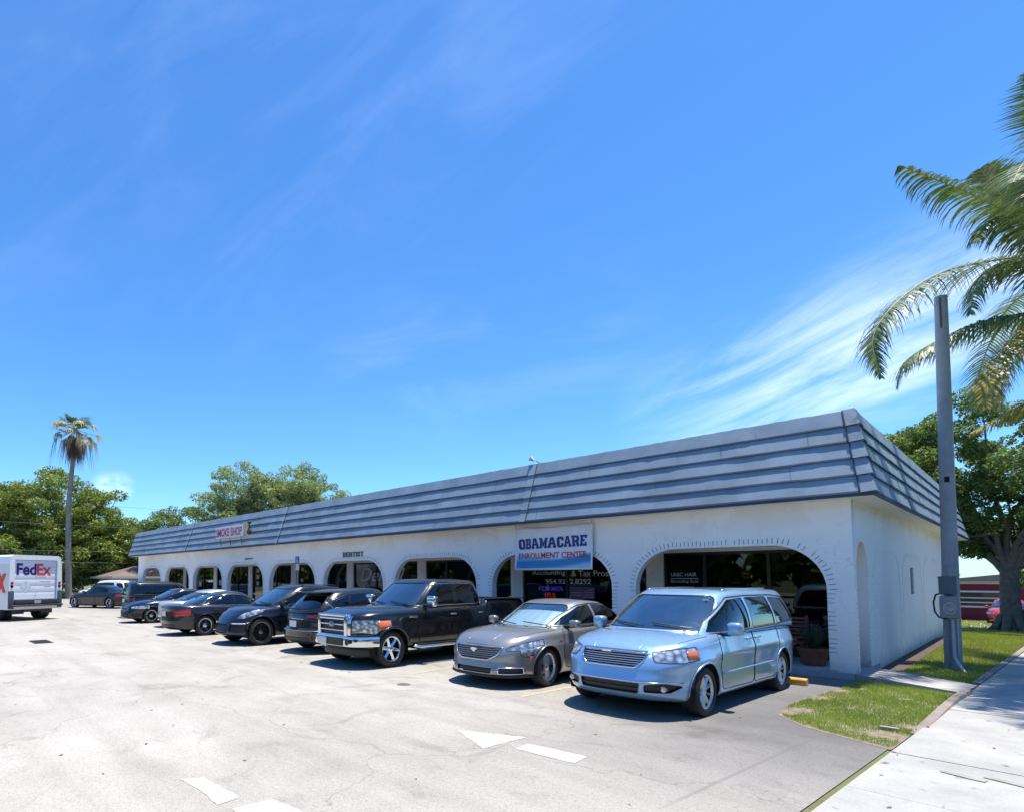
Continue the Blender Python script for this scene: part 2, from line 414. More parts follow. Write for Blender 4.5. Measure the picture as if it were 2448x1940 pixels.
def wheel_parts(R, w, rim, style, tmat, rmat):
    """a wheel as mesh objects: barrel (the wheel) > tyre, rim; axle along Y, outside towards +Y"""
    b = MB(); b.lathe([(.02, .0), (rim*.96, -.01), (rim*.97, w*.40)], 32, 'Y'); b.cyl((0, -w/2, 0), (0, -w*.3, 0), rim*.9)
    hub = b.build('wheel', BARREL, None, 40)
    h = w/2; t = MB(); t.lathe([(rim, h*.80), (rim+.012, h*.97), (rim+(R-rim)*.5, h*1.03), (R-.035, h*.95), (R-.010, h*.80), (R-.001, h*.5), (R, 0), (R-.001, -h*.5), (R-.01, -h*.8), (R-.035, -h*.95), (rim+(R-rim)*.5, -h*1.03), (rim, -h*.8)], 48, 'Y')
    ty = t.build('tyre', RUBBER, hub, 40)
    r = MB(); r.lathe([(rim*.90, h*.62), (rim*.94, h*.80), (rim+.006, h*.86), (rim+.006, h*.74)], 48, 'Y')
    r.lathe([(.001, h*.74), (.035, h*.74), (.06, h*.66), (.075, h*.5)], 20, 'Y')
    n, kind = style
    for k in range(n):
        a = 2*math.pi*k/n
        subs = {'s': [(0, .11, .075)], 'd': [(-.13, .035, .035), (.13, .035, .035)], 'w': [(0, .16, .13)], 't': [(0, .05, .035)]}[kind]
        for da, w0, w1 in subs:
            c1, s1 = math.cos(a+da*.5), math.sin(a+da*.5); c2, s2 = math.cos(a+da), math.sin(a+da)
            p0 = Vector((c1*.05, 0, s1*.05)); p1 = Vector((c2*rim*.95, 0, s2*rim*.95)); dr = (p1-p0).normalized(); q = Vector((-dr.z, 0, dr.x)); vv = []
            w0_, w1_ = w0*rim*1.1, w1*rim*1.25
            for P, ww, yo in ((p0, w0_, h*.62), ((p0+p1)/2, (w0_+w1_)/2*.8, h*.72), (p1, w1_, h*.70)):
                for sx, yy, kx in ((-1, -.03, 1.0), (-.0, .0, 0), (1, -.03, 1.0), (0, -.05, 0)):
                    vv.append(P+q*(sx*ww)+Vector((0, yo+yy*kx+(-.05 if sx == 0 and yy == -.05 else (.008 if sx == 0 else 0)), 0)))
            r.add(vv, [(0,1,5,4),(1,2,6,5),(2,3,7,6),(3,0,4,7),(4,5,9,8),(5,6,10,9),(6,7,11,10),(7,4,8,11)])
    r.build('rim', rmat, hub, 35); return hub
def cp_tree(o, parent):
    c = o.copy(); COL.objects.link(c); c.parent = parent
    for k in list(o.children): cp_tree(k, c)
    return c
def vehicle(S):
    root = empty(S.get('name', 'parked_car'), S['loc'], S['rz'], S['label'], S['cat']); 
    if S.get('group'): root['group'] = S['group']
    if S.get('scale'): root.scale = S['scale']
    body = S['mat']; bm = bmesh.new()
    o = lower_shell(bm, S); bmesh.ops.remove_doubles(bm, verts=bm.verts[:], dist=.002); bmesh.ops.recalc_face_normals(bm, faces=bm.faces[:])
    G = S['G']; gx = ((G['fb']+G['rb'])/2, (G['fb']-G['rb'])/2)
    zsf = lambda x: itp(S['zs'], x)
    dead = [f for f in bm.faces if f.normal.z > .75 and abs((f.calc_center_median().x-gx[0])/(gx[1]-.06))**5+abs(f.calc_center_median().y/(G['wb']-.05))**3.2 < 1]
    bmesh.ops.delete(bm, geom=dead, context='FACES')
    gb = bmesh.new(); green_shell(gb, S); bmesh.ops.remove_doubles(gb, verts=gb.verts[:], dist=.002); bmesh.ops.recalc_face_normals(gb, faces=gb.faces[:])
    bvl = BVHTree.FromBMesh(bm); bvg = BVHTree.FromBMesh(gb)
    bm.normal_update(); gb.normal_update()
    def hit(b, og, d):
        h = b.ray_cast(Vector(og), Vector(d)); return h[0], h[1]
    S['hit'] = hit; S['bvl'] = bvl; S['bvg'] = bvg; S['root'] = root; S['outline'] = o
    X, Z = (1,0,0), (0,0,1)
    # glasshouse
    fr = S.get('wtrim', (.008, BLKP))
    for sg in (1, -1):
        if S.get('dlo'):
            F = cut(gb, rpoly(S['dlo'], S.get('dr', .08)), X, Z, SIDE(sg))
            # frame panel with glasses cut from it
            nb = bmesh.new(); vm = {}
            for fc in F:
                q = []
                for w in fc.verts:
                    if w not in vm: vm[w] = nb.verts.new(w.co-w.normal*.004)
                    q.append(vm[w])
                nb.faces.new(q)
            tb = MB()
            for lp in loops_of(F):
                if len(lp) > 5: tb.tube(lp, fr[0], 6, closed=True)
            bmesh.ops.delete(gb, geom=F, context='FACES'); nb.normal_update()
            for wi, w in enumerate(S['windows']):
                ff = cut(nb, rpoly(w, .04, 3), X, Z, SIDE(sg))
                extract(nb, ff, 'side_window', S['wglass'][min(wi, len(S['wglass'])-1)], root, -.006, (.004, BLKP), tname='window_seal')
            vs = list(nb.verts); vi = {v: i for i, v in enumerate(vs)}
            fo = mesh('window_frame', [v.co for v in vs], [[vi[v] for v in f.verts] for f in nb.faces], S.get('pillar', GLOSSB), root, smooth=50); nb.free()
            if tb.v: tb.build('window_trim', fr[1], fo, 180)
    for key, sgx in (('ws', 1), ('bl', -1)):
        if S.get(key):
            P = S[key]; poly = rpoly([(-P[0][0], P[0][1]), (P[0][0], P[0][1]), (P[1][0], P[1][1]), (-P[1][0], P[1][1])], P[2] if len(P) > 2 else .09)
            ff = cut(gb, poly, (0,1,0), Z, lambda c, n: n.x*sgx > .12 and c.x*sgx > gx[0]*sgx)
            extract(gb, ff, 'windscreen' if sgx > 0 else 'rear_window', S['wsglass'] if sgx > 0 else S.get('blglass', PGLASS), root, -.004, (.009, BLKP), tname='window_seal')
    if S.get('roofmat'): pass
    # generic cut features on lower body
    for ft in S.get('cuts', []):
        nm, proj, poly, m = ft[:4]; kw = ft[4] if len(ft) > 4 else {}
        rad = kw.get('r', .03); sides = (1, -1) if kw.get('mirror', True) else (1,)
        for sg in sides:
            if proj == 'F': e1, cond = (0, sg, 0), (lambda c, n: c.x > kw.get('x', S['Lf']-.75) and n.x > kw.get('n', -.05))
            elif proj == 'B': e1, cond = (0, sg, 0), (lambda c, n: c.x < kw.get('x', S['Lr']+.75) and n.x < -kw.get('n', -.05))
            elif proj == 'S': e1, cond = X, SIDE(sg)
            elif proj == 'T': e1, cond = X, (lambda c, n: n.z > .3)
            pp = rpoly(poly, rad); tgt = gb if kw.get('up') else bm
            if proj == 'T': ff = cut(tgt, pp, (1,0,0), (0,sg,0), cond)
            else:
                if sg < 0 and proj in 'FB': e1 = (0,-1,0)
                ff = cut(tgt, pp, e1, Z, cond)
            ob = extract(tgt, ff, nm, m, root, kw.get('off', 0), kw.get('trim', (.005, BLKP)), tname=kw.get('tname', 'trim'), skirt=kw.get('skirt', 0))
            if ob is not None and kw.get('label'): ob['label'] = kw['label']
            if kw.get('bars') and ob is not None:
                zz, br, bmt, f = kw['bars']; mb = MB()
                for z in zz:
                    xs = sorted([p[0] for p in itps(poly, z)]); 
                    if len(xs) < 2: continue
                    ya, yb = xs[0]+.01, xs[-1]-.01; pts = []
                    for k in range(13):
                        y = ya+(yb-ya)*k/12; h = bvl.ray_cast(Vector((4*f, y*sg, z)), Vector((-f, 0, 0)))[0]
                        if h: pts.append((h.x-f*.012, h.y, h.z))
                    if len(pts) > 2: mb.tube(pts, br, 6)
                if mb.v: mb.build('grille_slats', bmt, ob, 60)
    # doors cut out of the flanks
    for di, d in enumerate(S.get('doors', [])):
        for sg in (1, -1):
            ff = cut(bm, rpoly(d['poly'], .07), X, Z, SIDE(sg))
            ob = extract(bm, ff, 'door', body, root, 0., (.0055, DARK), tname='door_seal')
            if ob is None: continue
            hx, hz = d['h']; h = bvl.ray_cast(Vector((hx, 2*sg, hz)), Vector((0, -sg, 0)))[0]
            if h:
                mb = MB(); mb.bbox((hx-.10, h.y-.015, hz-.014), (hx+.10, h.y+.035*sg+.0, hz+.016), .012) if sg > 0 else mb.bbox((hx-.10, h.y-.035, hz-.014), (hx+.10, h.y+.015, hz+.016), .012)
                mb.build('door_handle', S.get('handle', body), ob, 50)
    # wheel arches
    for ax in S['ax']:
        for sg in (1, -1):
            c = circle(ax, S['wr']+.005, S['arch'], 32); ff = cut(bm, c, X, Z, SIDE(sg, .35))
            lip = MB()
            for lp in loops_of(ff):
                lp = [p for p in lp if p.z > S.get('zb', .22)+.02]
                lp.sort(key=lambda p: math.atan2(p.z-S['wr'], p.x-ax) if math.atan2(p.z-S['wr'], p.x-ax) > -math.pi/2 else math.atan2(p.z-S['wr'], p.x-ax)+2*math.pi)
                if len(lp) > 5: lip.tube(lp, S.get('lip', .014), 6)
            bmesh.ops.delete(bm, geom=ff, context='FACES')
            if lip.v: lip.build('wheel_arch', S.get('archmat', body), root, 180)
    for ax in S['ax']:
        for sg in (1, -1):
            well = MB()
            y1 = (S['W']-.035)*sg; y0 = (S['W']-.40)*sg; R = S['arch']+.012; v = []; f = []
            for k in range(21):
                a = -.35+(math.pi+.7)*k/20; v += [(ax+R*math.cos(a), y1, S['wr']+R*math.sin(a)), (ax+R*math.cos(a), y0, S['wr']+R*math.sin(a))]
            for k in range(20): f.append((2*k, 2*k+1, 2*k+3, 2*k+2))
            n = len(v); v.append((ax, y0, S['wr'])); f += [(n, 2*k+1, 2*k+3) for k in range(20)]; well.add(v, f); well.build('wheel_well', DARK, root)
    # roof panel in another colour is just the body here; join the two shells into one body mesh
    vs = []; fs = []
    for b in (bm, gb):
        n = len(vs); b.verts.index_update(); vs += [v.co.copy() for v in b.verts]; fs += [[n+v.index for v in f.verts] for f in b.faces]
    bo = mesh('body', vs, fs, body, root, smooth=38); bm.free(); gb.free()
    so = bo.modifiers.new('thickness', 'SOLIDIFY'); so.thickness = .012; so.offset = -1
    ub = MB(); zb = S.get('zb', .22)
    ub.bbox((S['Lr']+.25, -(S['W']-.42), zb-.01), (S['Lf']-.3, S['W']-.42, zb+.10), .03); ub.bbox((S['ax'][1]+S['arch']+.03, -(S['W']-.10), zb), (S['ax'][0]-S['arch']-.03, S['W']-.10, zb+.09), .03)
    ub.cyl((S['ax'][0], -S['W']+.2, S['wr']), (S['ax'][0], S['W']-.2, S['wr']), .05, n=10); ub.cyl((S['ax'][1], -S['W']+.2, S['wr']), (S['ax'][1], S['W']-.2, S['wr']), .05, n=10)
    ub.build('underbody', DARK, root)
    # wheels
    w0 = wheel_parts(S['wr'], S.get('ww', .23), S['rim'], S['spk'], RUBBER, S.get('rimmat', ALLOY)); first = True
    for ax in S['ax']:
        for sg in (1, -1):
            w = w0 if first else cp_tree(w0, root); w.parent = root; first = False
            steer = S.get('steer', 0) if ax > 0 else 0
            w.location = (ax, sg*(S['W']-S.get('ww', .23)/2-S.get('tuck', .025)), S['wr']); w.rotation_euler = (0, random.random()*6, (0 if sg > 0 else math.pi)+steer)
            w.rotation_mode = 'XYZ'; w.rotation_euler = (0, random.uniform(0, 1.2), (0 if sg > 0 else math.pi)+steer)
    # interior
    if S.get('interior', True):
        fb, rb, wb = G['fb'], G['rb'], G['wb']; zc = S['zs'][len(S['zs'])//2][1]; im = S.get('imat', mat('interior_grey', (.12,.115,.11), .8))
        d = MB(); d.bbox((fb-.62, -wb+.08, zc-.30), (fb-.16, wb-.08, zc-.02), .06); d.bbox((fb-.72, .18, zc-.22), (fb-.5, .62, zc+.03), .05); d.build('dashboard', S.get('dash', im), root, 50)
        st = MB(); c = Vector((fb-.84, .38, zc-.03)); pts = []
        for k in range(20):
            a = 2*math.pi*k/20; pts.append(c+Vector((-.33*math.sin(a)*.19, math.cos(a)*.19, math.sin(a)*.17)))
        st.tube(pts, .016, 8, closed=True); st.tube([c+Vector((0,-.18,0)), c+Vector((.02,0,-.02)), c+Vector((0,.18,0))], .02, 6); st.tube([c, c+Vector((.25,0,-.08))], .03, 6); st.build('steering_wheel', mat('wheel_vinyl', (.03,.03,.03), .5), root, 60)
        rows = S.get('rows', [fb-1.45, fb-2.35]); sb = S.get('seatz', .42)
        for ri, sx in enumerate(rows):
            for sy in (.37, -.37):
                s = MB(); s.bbox((sx-.25, sy-.25, sb), (sx+.28, sy+.25, sb+.16), .06)
                mt = Matrix.Translation((sx-.25, sy, sb+.08))@Matrix.Rotation(R_(-14), 4, 'Y'); s.bbox((-.07, -.24, 0), (.07, .24, .64), .06, mt); s.bbox((-.05, -.13, .68), (.06, .13, .86), .05, mt)
                s.build('seat', im, root, 50)
        fl = MB(); fl.box((rb+.55, -wb+.10, .32), (fb-.35, wb-.10, .38)); fl.box((rb+.50, -wb+.16, .36), (rb+.54, wb-.16, zc-.12)); fl.box((rb+.30, -wb+.28, zc-.14), (rb+.54, wb-.28, zc-.10)); fl.build('cabin_floor', DARK, root)
    # mirrors
    if S.get('mirror'):
        mx, mz, mm = S['mirror'][:3]; sz = S['mirror'][3] if len(S['mirror']) > 3 else (.17, .22, .15)
        for sg in (1, -1):
            h = bvg.ray_cast(Vector((mx, 2*sg, mz)), Vector((0,-sg,0)))[0] or Vector((mx, S['W']*.85*sg, mz))
            y0 = h.y; b = MB(); b.bbox((mx-sz[0]/2, min(y0+.09*sg, y0+(.09+sz[1])*sg), mz-.01), (mx+sz[0]/2, max(y0+.09*sg, y0+(.09+sz[1])*sg), mz+sz[2]), .055)
            mo = b.build('mirror', mm, root, 60); a = MB(); a.bbox((mx-.04, min(y0-.03*sg, y0+.14*sg), mz-.02), (mx+.05, max(y0-.03*sg, y0+.14*sg), mz+.035), .015); a.build('mirror_arm', BLKP, mo, 60)
            g = MB(); g.box((mx-sz[0]/2-.004, min(y0+.115*sg, y0+(.065+sz[1])*sg), mz+.02), (mx-sz[0]/2+.0, max(y0+.115*sg, y0+(.065+sz[1])*sg), mz+sz[2]-.03)); g.build('mirror_glass', mat('mirror_silver', (.8,.8,.8), .03, 1), mo)
    if S.get('wipers', True) and S.get('ws'):
        wp = MB()
        for y0, y1 in ((.62, .05), (-.05, -.62)):
            pts = []
            for k in range(5):
                y = y0+(y1-y0)*k/4; h = bvg.ray_cast(Vector((4, y, S['ws'][0][1]+.02+.05*k/4)), Vector((-1,0,0)))[0]
                if h: pts.append(h+Vector((.02, 0, .01)))
            if len(pts) > 2: wp.tube(pts, .010, 5)
        if wp.v: wp.build('wiper', BLKP, root)
    return root
def itps(poly, z):
    out = []; n = len(poly)
    for i in range(n):
        a, b = poly[i], poly[(i+1) % n]
        if (a[1]-z)*(b[1]-z) < 0: t = (z-a[1])/(b[1]-a[1]); out.append((a[0]+t*(b[0]-a[0]), z))
    return out
def on_surface(S, pts, r, name, m, d=(-1,0,0), off=.0, up=False, n=6, parent=None):
    mb = MB(); d = Vector(d); P = []; pts = [Vector(p) for p in pts]; dn = []
    for a, b in zip(pts, pts[1:]):
        k = max(1, int((b-a).length/.04)); dn += [a.lerp(b, i/k) for i in range(k)]
    for p in dn+[pts[-1]]:
        h = (S['bvg'] if up else S['bvl']).ray_cast(Vector(p)-d*5, d)
        if h[0]: P.append(h[0]+h[1]*off)
    if len(P) > 1: mb.tube(P, r, n); return mb.build(name, m, parent or S['root'], 180)
def band(S, z0, z1, off, xmin, name, m, front=True, thick=.03, shrink=0.):
    """a bumper or apron: a slab following the plan outline between two heights"""
    o = S['outline']; pts = [(x, y) for x, y in o if (x > xmin if front else x < xmin)]
    full = [(x, -y) for x, y in reversed(pts)]+[(x, y) for x, y in pts[1:]] if front else [(x, y) for x, y in pts]+[(x, -y) for x, y in reversed(pts[:-1])]
    k = (1 if front else -1); out = []; n = len(full); P = [Vector((x, y)) for x, y in full]
    v = []; f = []
    prof = [(0, z0), (off, z0+.012), (off+.012, z0+.04), (off+.012, z1-.03), (off, z1-.005), (0, z1)]
    for i, p in enumerate(P):
        a = P[max(0, i-1)]; b = P[min(n-1, i+1)]; t = (b-a).normalized(); nr = Vector((t.y, -t.x)) 
        if nr.dot(p) < 0: nr = -nr
        p2 = p*(1-shrink) if shrink else p
        for oo, z in prof: v.append((p2.x+nr.x*(oo-thick), p2.y+nr.y*(oo-thick), z))
    m_ = len(prof)
    for i in range(n-1):
        for j in range(m_-1): f.append((i*m_+j, i*m_+j+1, (i+1)*m_+j+1, (i+1)*m_+j))
    f.append(tuple(range(m_))); f.append(tuple((n-1)*m_+j for j in range(m_)))
    mb = MB(); mb.add(v, f); return mb.build(name, m, S['root'], 50)
def plate(S, x, z, front=True, w=.31, h=.155, y=0, m=None):
    mb = MB(); mb.bbox((x-.008, y-w/2, z-h/2), (x+.008, y+w/2, z+h/2), .006); o = mb.build('number_plate', m or PLATE, S['root'], 50)
    return o
# ---------------------------------------------------------------- vehicles
LBLUE = paint('light_blue_metallic', (.27,.45,.68), .5, .28); GREY = paint('warm_grey_metallic', (.30,.302,.30), .6, .28)
BLACK = paint('black_paint', (.006,.007,.010), .1, .25); BLUEBLK = paint('blue_black_paint', (.008,.011,.022), .3, .25); DGREY = paint('dark_grey_paint', (.018,.018,.021), .4, .28)
SILVER = paint('silver_white_paint', (.52,.54,.57), .4, .3); WHITEP = paint('white_car_paint', (.72,.73,.74), 0, .3); REDP = paint('red_paint', (.42,.02,.02), .1, .3); NAVY = paint('dark_navy_paint', (.008,.012,.028), .3, .3)
LTINT = mat('interior_light', (.42,.42,.40), .8)
FPROF = [(0,-.16),(.08,-.05),(.2,0),(.4,-.0),(.6,-.02),(.8,-.06),(1,-.16)]
BPROF = [(0,-.14),(.1,-.03),(.25,0),(.45,-.01),(.5,-.05),(.8,-.07),(1,-.10)]
SPROF = [(0,.93),(.1,.965),(.3,.975),(.5,.982),(.68,1.0),(.74,.988),(.82,.968),(1,.935)]
def car_loc(cx, ymid, fwd): return ((cx, ymid, 0), R_(-90) if fwd else R_(90))
# --- light blue minivan
loc, rz = car_loc(-1.60, -3.79, True)
VAN = dict(rows=[.05,-.9,-1.75], name='minivan', loc=loc, rz=rz+R_(-1.2), label='light blue metallic minivan parked nearest the building corner, front towards the lot', cat='minivan', mat=LBLUE,
 Lf=2.50, Lr=-2.62, W=.99, ax=(1.54,-1.54), wr=.345, arch=.405, zb=.24, plan=(5.6, 3.2, 10, 5), ww=.235, rim=.235, spk=(9,'s'),
 zs=[(-2.62,1.10),(-1.5,1.15),(0,1.13),(1.0,1.10),(1.6,1.05),(2.1,.975),(2.5,.885)], crown=[(-2.6,.05),(1.0,.08),(1.6,.085),(2.5,.04)],
 F=[(0,-.20),(.1,-.06),(.25,0),(.42,0),(.55,-.03),(.7,-.05),(.85,-.10),(1,-.22)], B=[(0,-.12),(.1,-.02),(.4,0),(.5,-.05),(1,-.08)], S=SPROF,
 G=dict(fb=1.52, ft=.36, rb=-2.60, rt=-2.38, wb=.945, wt=.735, zr=[(-2.4,1.725),(-1.2,1.745),(0,1.735),(.4,1.70)], pl=(4.4,3.2,12,5.5), bul=.05, cr=.035),
 dlo=[(1.20,1.115),(.92,1.30),(.18,1.64),(-.4,1.665),(-1.6,1.655),(-2.12,1.61),(-2.36,1.20),(-1.4,1.16)], dr=.05,
 windows=[[(1.07,1.14),(.86,1.30),(.19,1.60),(-.26,1.63),(-.20,1.165)],[(-.31,1.165),(-.36,1.63),(-1.28,1.63),(-1.33,1.175)],[(-1.42,1.175),(-1.38,1.62),(-2.04,1.585),(-2.26,1.21)]],
 wglass=[SGLASS, PGLASS, PGLASS, SGLASS], wsglass=WGLASS, pillar=LBLUE, ws=((.815,1.17),(.615,1.665),.10), bl=((.78,1.18),(.62,1.60)),
 cuts=[
  ('grille','F',[(.50,.915),(-.50,.915),(-.47,.80),(-.37,.70),(.37,.70),(.47,.80)],BLKP,dict(mirror=False,off=-.02,trim=(.014,CHROME),tname='grille_frame',bars=([.735,.765,.795,.825,.855,.885],.0062,CHROME,1),r=.03)),
  ('headlight','F',[(.53,.915),(.93,.985),(1.02,.985),(1.02,.83),(.86,.775),(.60,.79)],LENS,dict(x=1.75,trim=(.006,BLKP),r=.025)),
  ('lower_intake','F',[(-.44,.49),(.44,.49),(.42,.36),(-.42,.36)],BLKP,dict(mirror=False,off=-.03,trim=(.008,GLOSSB),bars=([.425],.010,GLOSSB,1),r=.02)),
  ('fog_light_recess','F',[(.50,.475),(.50,.38),(.76,.38),(.86,.46),(.74,.50)],BLKP,dict(off=-.03,trim=(.006,GLOSSB),x=2.0,r=.02)),
  ('tail_light','B',[(.74,1.15),(.74,.80),(1.02,.80),(1.02,1.15)],REDL,dict(x=-2.2)),
 ],
 doors=[dict(poly=[(1.00,1.10),(1.06,.70),(.98,.32),(-.24,.30),(-.25,1.13)],h=(-.05,1.0)),dict(poly=[(-.27,1.13),(-.26,.30),(-1.12,.30),(-1.22,.55),(-1.35,.80),(-1.38,1.13)],h=(-.42,1.0))],
 mirror=(.80,1.10,LBLUE,(.19,.20,.19)), imat=mat('minivan_cloth',(.42,.42,.41),.85), steer=R_(0), dash=mat('minivan_dash',(.40,.39,.37),.8))
van = vehicle(VAN)
def amber_patch(S, y0, y1, z0, z1, slant=0):
    o = [(x, y) for x, y in S['outline'] if x > 0 and y0 <= y]; o = sorted(o, key=lambda p: -p[0]); P = []
    xs_ = [p[0] for p in S['outline'][:40]]; ys_ = [p[1] for p in S['outline'][:40]]
    for sg in (1,-1):
        v = []; f = []
        for k in range(7):
            y = y0+(y1-y0)*k/6; x = float(np.interp(y, ys_, xs_))
            for z in (z0+slant*k/6, (z0+z1)/2, z1):
                h = S['bvl'].find_nearest(Vector((x+.05, y*sg+.03*sg, z))); v.append(h[0]+h[1]*.008)
        for k in range(6):
            for j in range(2): a = k*3+j; f.append((a, a+1, a+4, a+3))
        mb = MB(); mb.add(v, f); o_ = mb.build('turn_signal', AMBER, S['root'], 180); m_ = o_.modifiers.new('thickness','SOLIDIFY'); m_.thickness = .006; m_.offset = 0
amber_patch(VAN, .915, .955, .83, .955)
# hood creases and shut line, rub strips, roof rails
for sg in (1,-1):
    on_surface(VAN, [(x, sg*y, 2) for x, y in ((1.45,.42),(1.8,.40),(2.1,.36),(2.3,.33))], .0028, 'hood_crease', LBLUE, (0,0,-1), .001)
    on_surface(VAN, [(x, sg*y, 2) for x, y in ((1.25,.86),(1.5,.83),(1.75,.79),(1.9,.74))], .005, 'hood_seam', DARK, (0,0,-1))
    r = MB(); P = [(x, sg*.60, 1.765 if -1.9 < x < -.1 else 1.735) for x in (.05,-.15,-.8,-1.4,-1.85,-2.0)]; r.tube(P, .016, 8); r.build('roof_rail', CHROME, van, 180)
    on_surface(VAN, [(x, 2*sg, .56) for x in (.98,.4,-.2,-.8,-1.05)], .012, 'rub_strip', LBLUE, (0,-sg,0), .004)
    on_surface(VAN, [(x, 2*sg, 1.085+.01*x) for x in (-.1,-.6,-1.3,-2.0,-2.4)], .006, 'slide_rail', DARK, (0,-sg,0))
    fo = MB(); h = VAN['bvl'].ray_cast(Vector((4,.70*sg,.43)), Vector((-1,0,0)))[0]; fo.lathe([(0,.0),(.04,.0),(.045,-.03)],16,'X',(h.x-.012,h.y,h.z)); fo.build('fog_light', LENS, van, 40)
on_surface(VAN, [(4, y, .895+.01*(1-(y/.5)**2)) for y in np.linspace(-.48,.48,15)], .013, 'chrome_strip', CHROME, (-1,0,0), .004)
on_surface(VAN, [(4, y, .515) for y in np.linspace(-.86,.86,21)], .008, 'chrome_strip', CHROME, (-1,0,0), .004)
bd = MB(); bd.bbox((2.492,-.07,.90),(2.505,.07,.925),.004); bd.build('badge', CHROME, van)
stk = MB(); h = VAN['bvg'].ray_cast(Vector((4,.50,1.60)),Vector((-1,0,0)))[0]; stk.box((h.x-.03,.50,1.585),(h.x+.006,.58,1.61)); stk.build('windscreen_sticker', PLATE, van)
plate(VAN, -2.63, .85, False)
# --- grey saloon
loc, rz = car_loc(-4.33, -3.64, True)
CAD = dict(seatz=.20, rows=[-.15,-.95], name='parked_car', loc=loc, rz=rz, label='warm grey saloon with sunshade behind its windscreen, beside the light blue minivan', cat='car', mat=GREY,
 Lf=2.46, Lr=-2.67, W=.925, ax=(1.42,-1.42), wr=.345, arch=.395, zb=.20, plan=(5.2, 3.1, 6, 3), ww=.235, rim=.245, spk=(11,'d'),
 zs=[(-2.67,1.02),(-1.8,1.06),(-.5,1.02),(.6,.985),(1.2,.96),(1.9,.89),(2.46,.76)], crown=[(-2.6,.05),(1.0,.07),(1.7,.08),(2.46,.045)],
 F=[(0,-.16),(.08,-.02),(.2,.0),(.4,-.04),(.6,-.05),(.8,-.08),(1,-.20)], B=BPROF, S=SPROF,
 G=dict(fb=1.28, ft=.18, rb=-2.15, rt=-1.15, wb=.85, wt=.60, zr=[(-1.3,1.41),(-.8,1.46),(-.3,1.485),(.2,1.44)], pl=(4.2,2.9,4.5,3), bul=.045, cr=.035),
 dlo=[(.98,1.03),(.60,1.20),(.02,1.41),(-.45,1.44),(-1.0,1.41),(-1.42,1.27),(-1.62,1.10),(-1.5,1.06)], dr=.07,
 windows=[[(.84,1.055),(.52,1.20),(.0,1.385),(-.33,1.41),(-.30,1.06)],[(-.40,1.06),(-.43,1.415),(-.98,1.385),(-1.28,1.25),(-1.33,1.075)]],
 wglass=[SGLASS], wsglass=WGLASS, pillar=GREY, wtrim=(.011,CHROME), ws=((.74,1.02),(.52,1.42),.10), bl=((.66,1.10),(.5,1.38)),
 cuts=[
  ('grille','F',[(-.53,.735),(.53,.735),(.47,.60),(.30,.50),(-.30,.50),(-.47,.60)],BLKP,dict(mirror=False,off=-.02,trim=(.012,CHROME),tname='grille_frame',bars=([.545,.58,.615,.65,.685,.712],.0045,STEEL,1),r=.04)),
  ('headlight','F',[(.58,.71),(.74,.79),(.88,.86),(.98,.89),(.96,.82),(.88,.74),(.85,.56),(.78,.56),(.76,.68),(.60,.67)],LENS,dict(x=1.55,r=.015)),
  ('lower_intake','F',[(-.40,.375),(.40,.375),(.38,.27),(-.38,.27)],BLKP,dict(mirror=False,off=-.03,trim=(.006,STEEL),r=.02)),
  ('fog_light_recess','F',[(.50,.38),(.50,.27),(.78,.27),(.78,.38)],BLKP,dict(off=-.03,trim=(.013,CHROME),tname='chrome_frame',x=1.6,r=.02)),
  ('tail_light','B',[(.76,1.0),(.76,.62),(.95,.62),(.95,1.0)],REDL,dict(x=-2.2)),
 ],
 doors=[dict(poly=[(.86,.99),(.94,.65),(.86,.30),(-.34,.28),(-.34,1.01)],h=(-.15,.88)),dict(poly=[(-.37,1.01),(-.36,.28),(-.95,.28),(-1.05,.55),(-1.25,.78),(-1.35,1.03)],h=(-1.08,.90))],
 mirror=(.64,1.02,GREY,(.16,.20,.14)), steer=R_(3))
cad = vehicle(CAD)
for sg in (1,-1):
    on_surface(CAD, [(x, sg*y, 2) for x, y in ((1.3,.40),(1.7,.36),(2.05,.30),(2.25,.26))], .0028, 'hood_crease', GREY, (0,0,-1), .001)
    on_surface(CAD, [(x, sg*y, 2) for x, y in ((1.05,.80),(1.5,.75),(1.8,.70),(2.0,.62))], .0045, 'hood_seam', DARK, (0,0,-1))
    h = CAD['bvl'].ray_cast(Vector((1.86,2*sg,.53)), Vector((0,-sg,0)))
    m = MB(); m.bbox((1.83,h[0].y-.012,.49),(1.90,h[0].y+.012,.57),.008); m.build('side_marker', AMBER, cad, 50)
    h = CAD['bvl'].ray_cast(Vector((1.02,2*sg,.80)), Vector((0,-sg,0)))
    m = MB(); m.bbox((.97,h[0].y-.012,.785),(1.11,h[0].y+.012,.805),.005); m.build('fender_badge', CHROME, cad, 50)
sh = MB(); v = []; f = []; n = 12    # folded reflective sunshade, just behind the glass
for k in range(n+1):
    y = -.68+1.36*k/n
    for j, z in enumerate((1.03,1.18,1.32-.05*abs(y)**2)):
        h = CAD['bvg'].ray_cast(Vector((4,y*(1-.12*j),z)), Vector((-1,0,0)))[0]; v.append(Vector(h)+Vector((-.05-.012*(k%2),0,-.015)))
for k in range(n):
    for j in range(2): f.append((k*3+j,(k+1)*3+j,(k+1)*3+j+1,k*3+j+1))
sh.add(v, f); so_ = sh.build('sunshade', mat('sunshade_silver', (.85,.88,.88), .45, .3), cad)
emb = MB(); emb.prism([(-.07,.675),(-.045,.70),(.045,.70),(.07,.675),(0,.625)], 2.40, 2.425, 'X'); emb.build('emblem', CHROME, cad)
bn = band(CAD, .20, .25, .02, 1.5, 'front_lip', BLKP, True, .03)
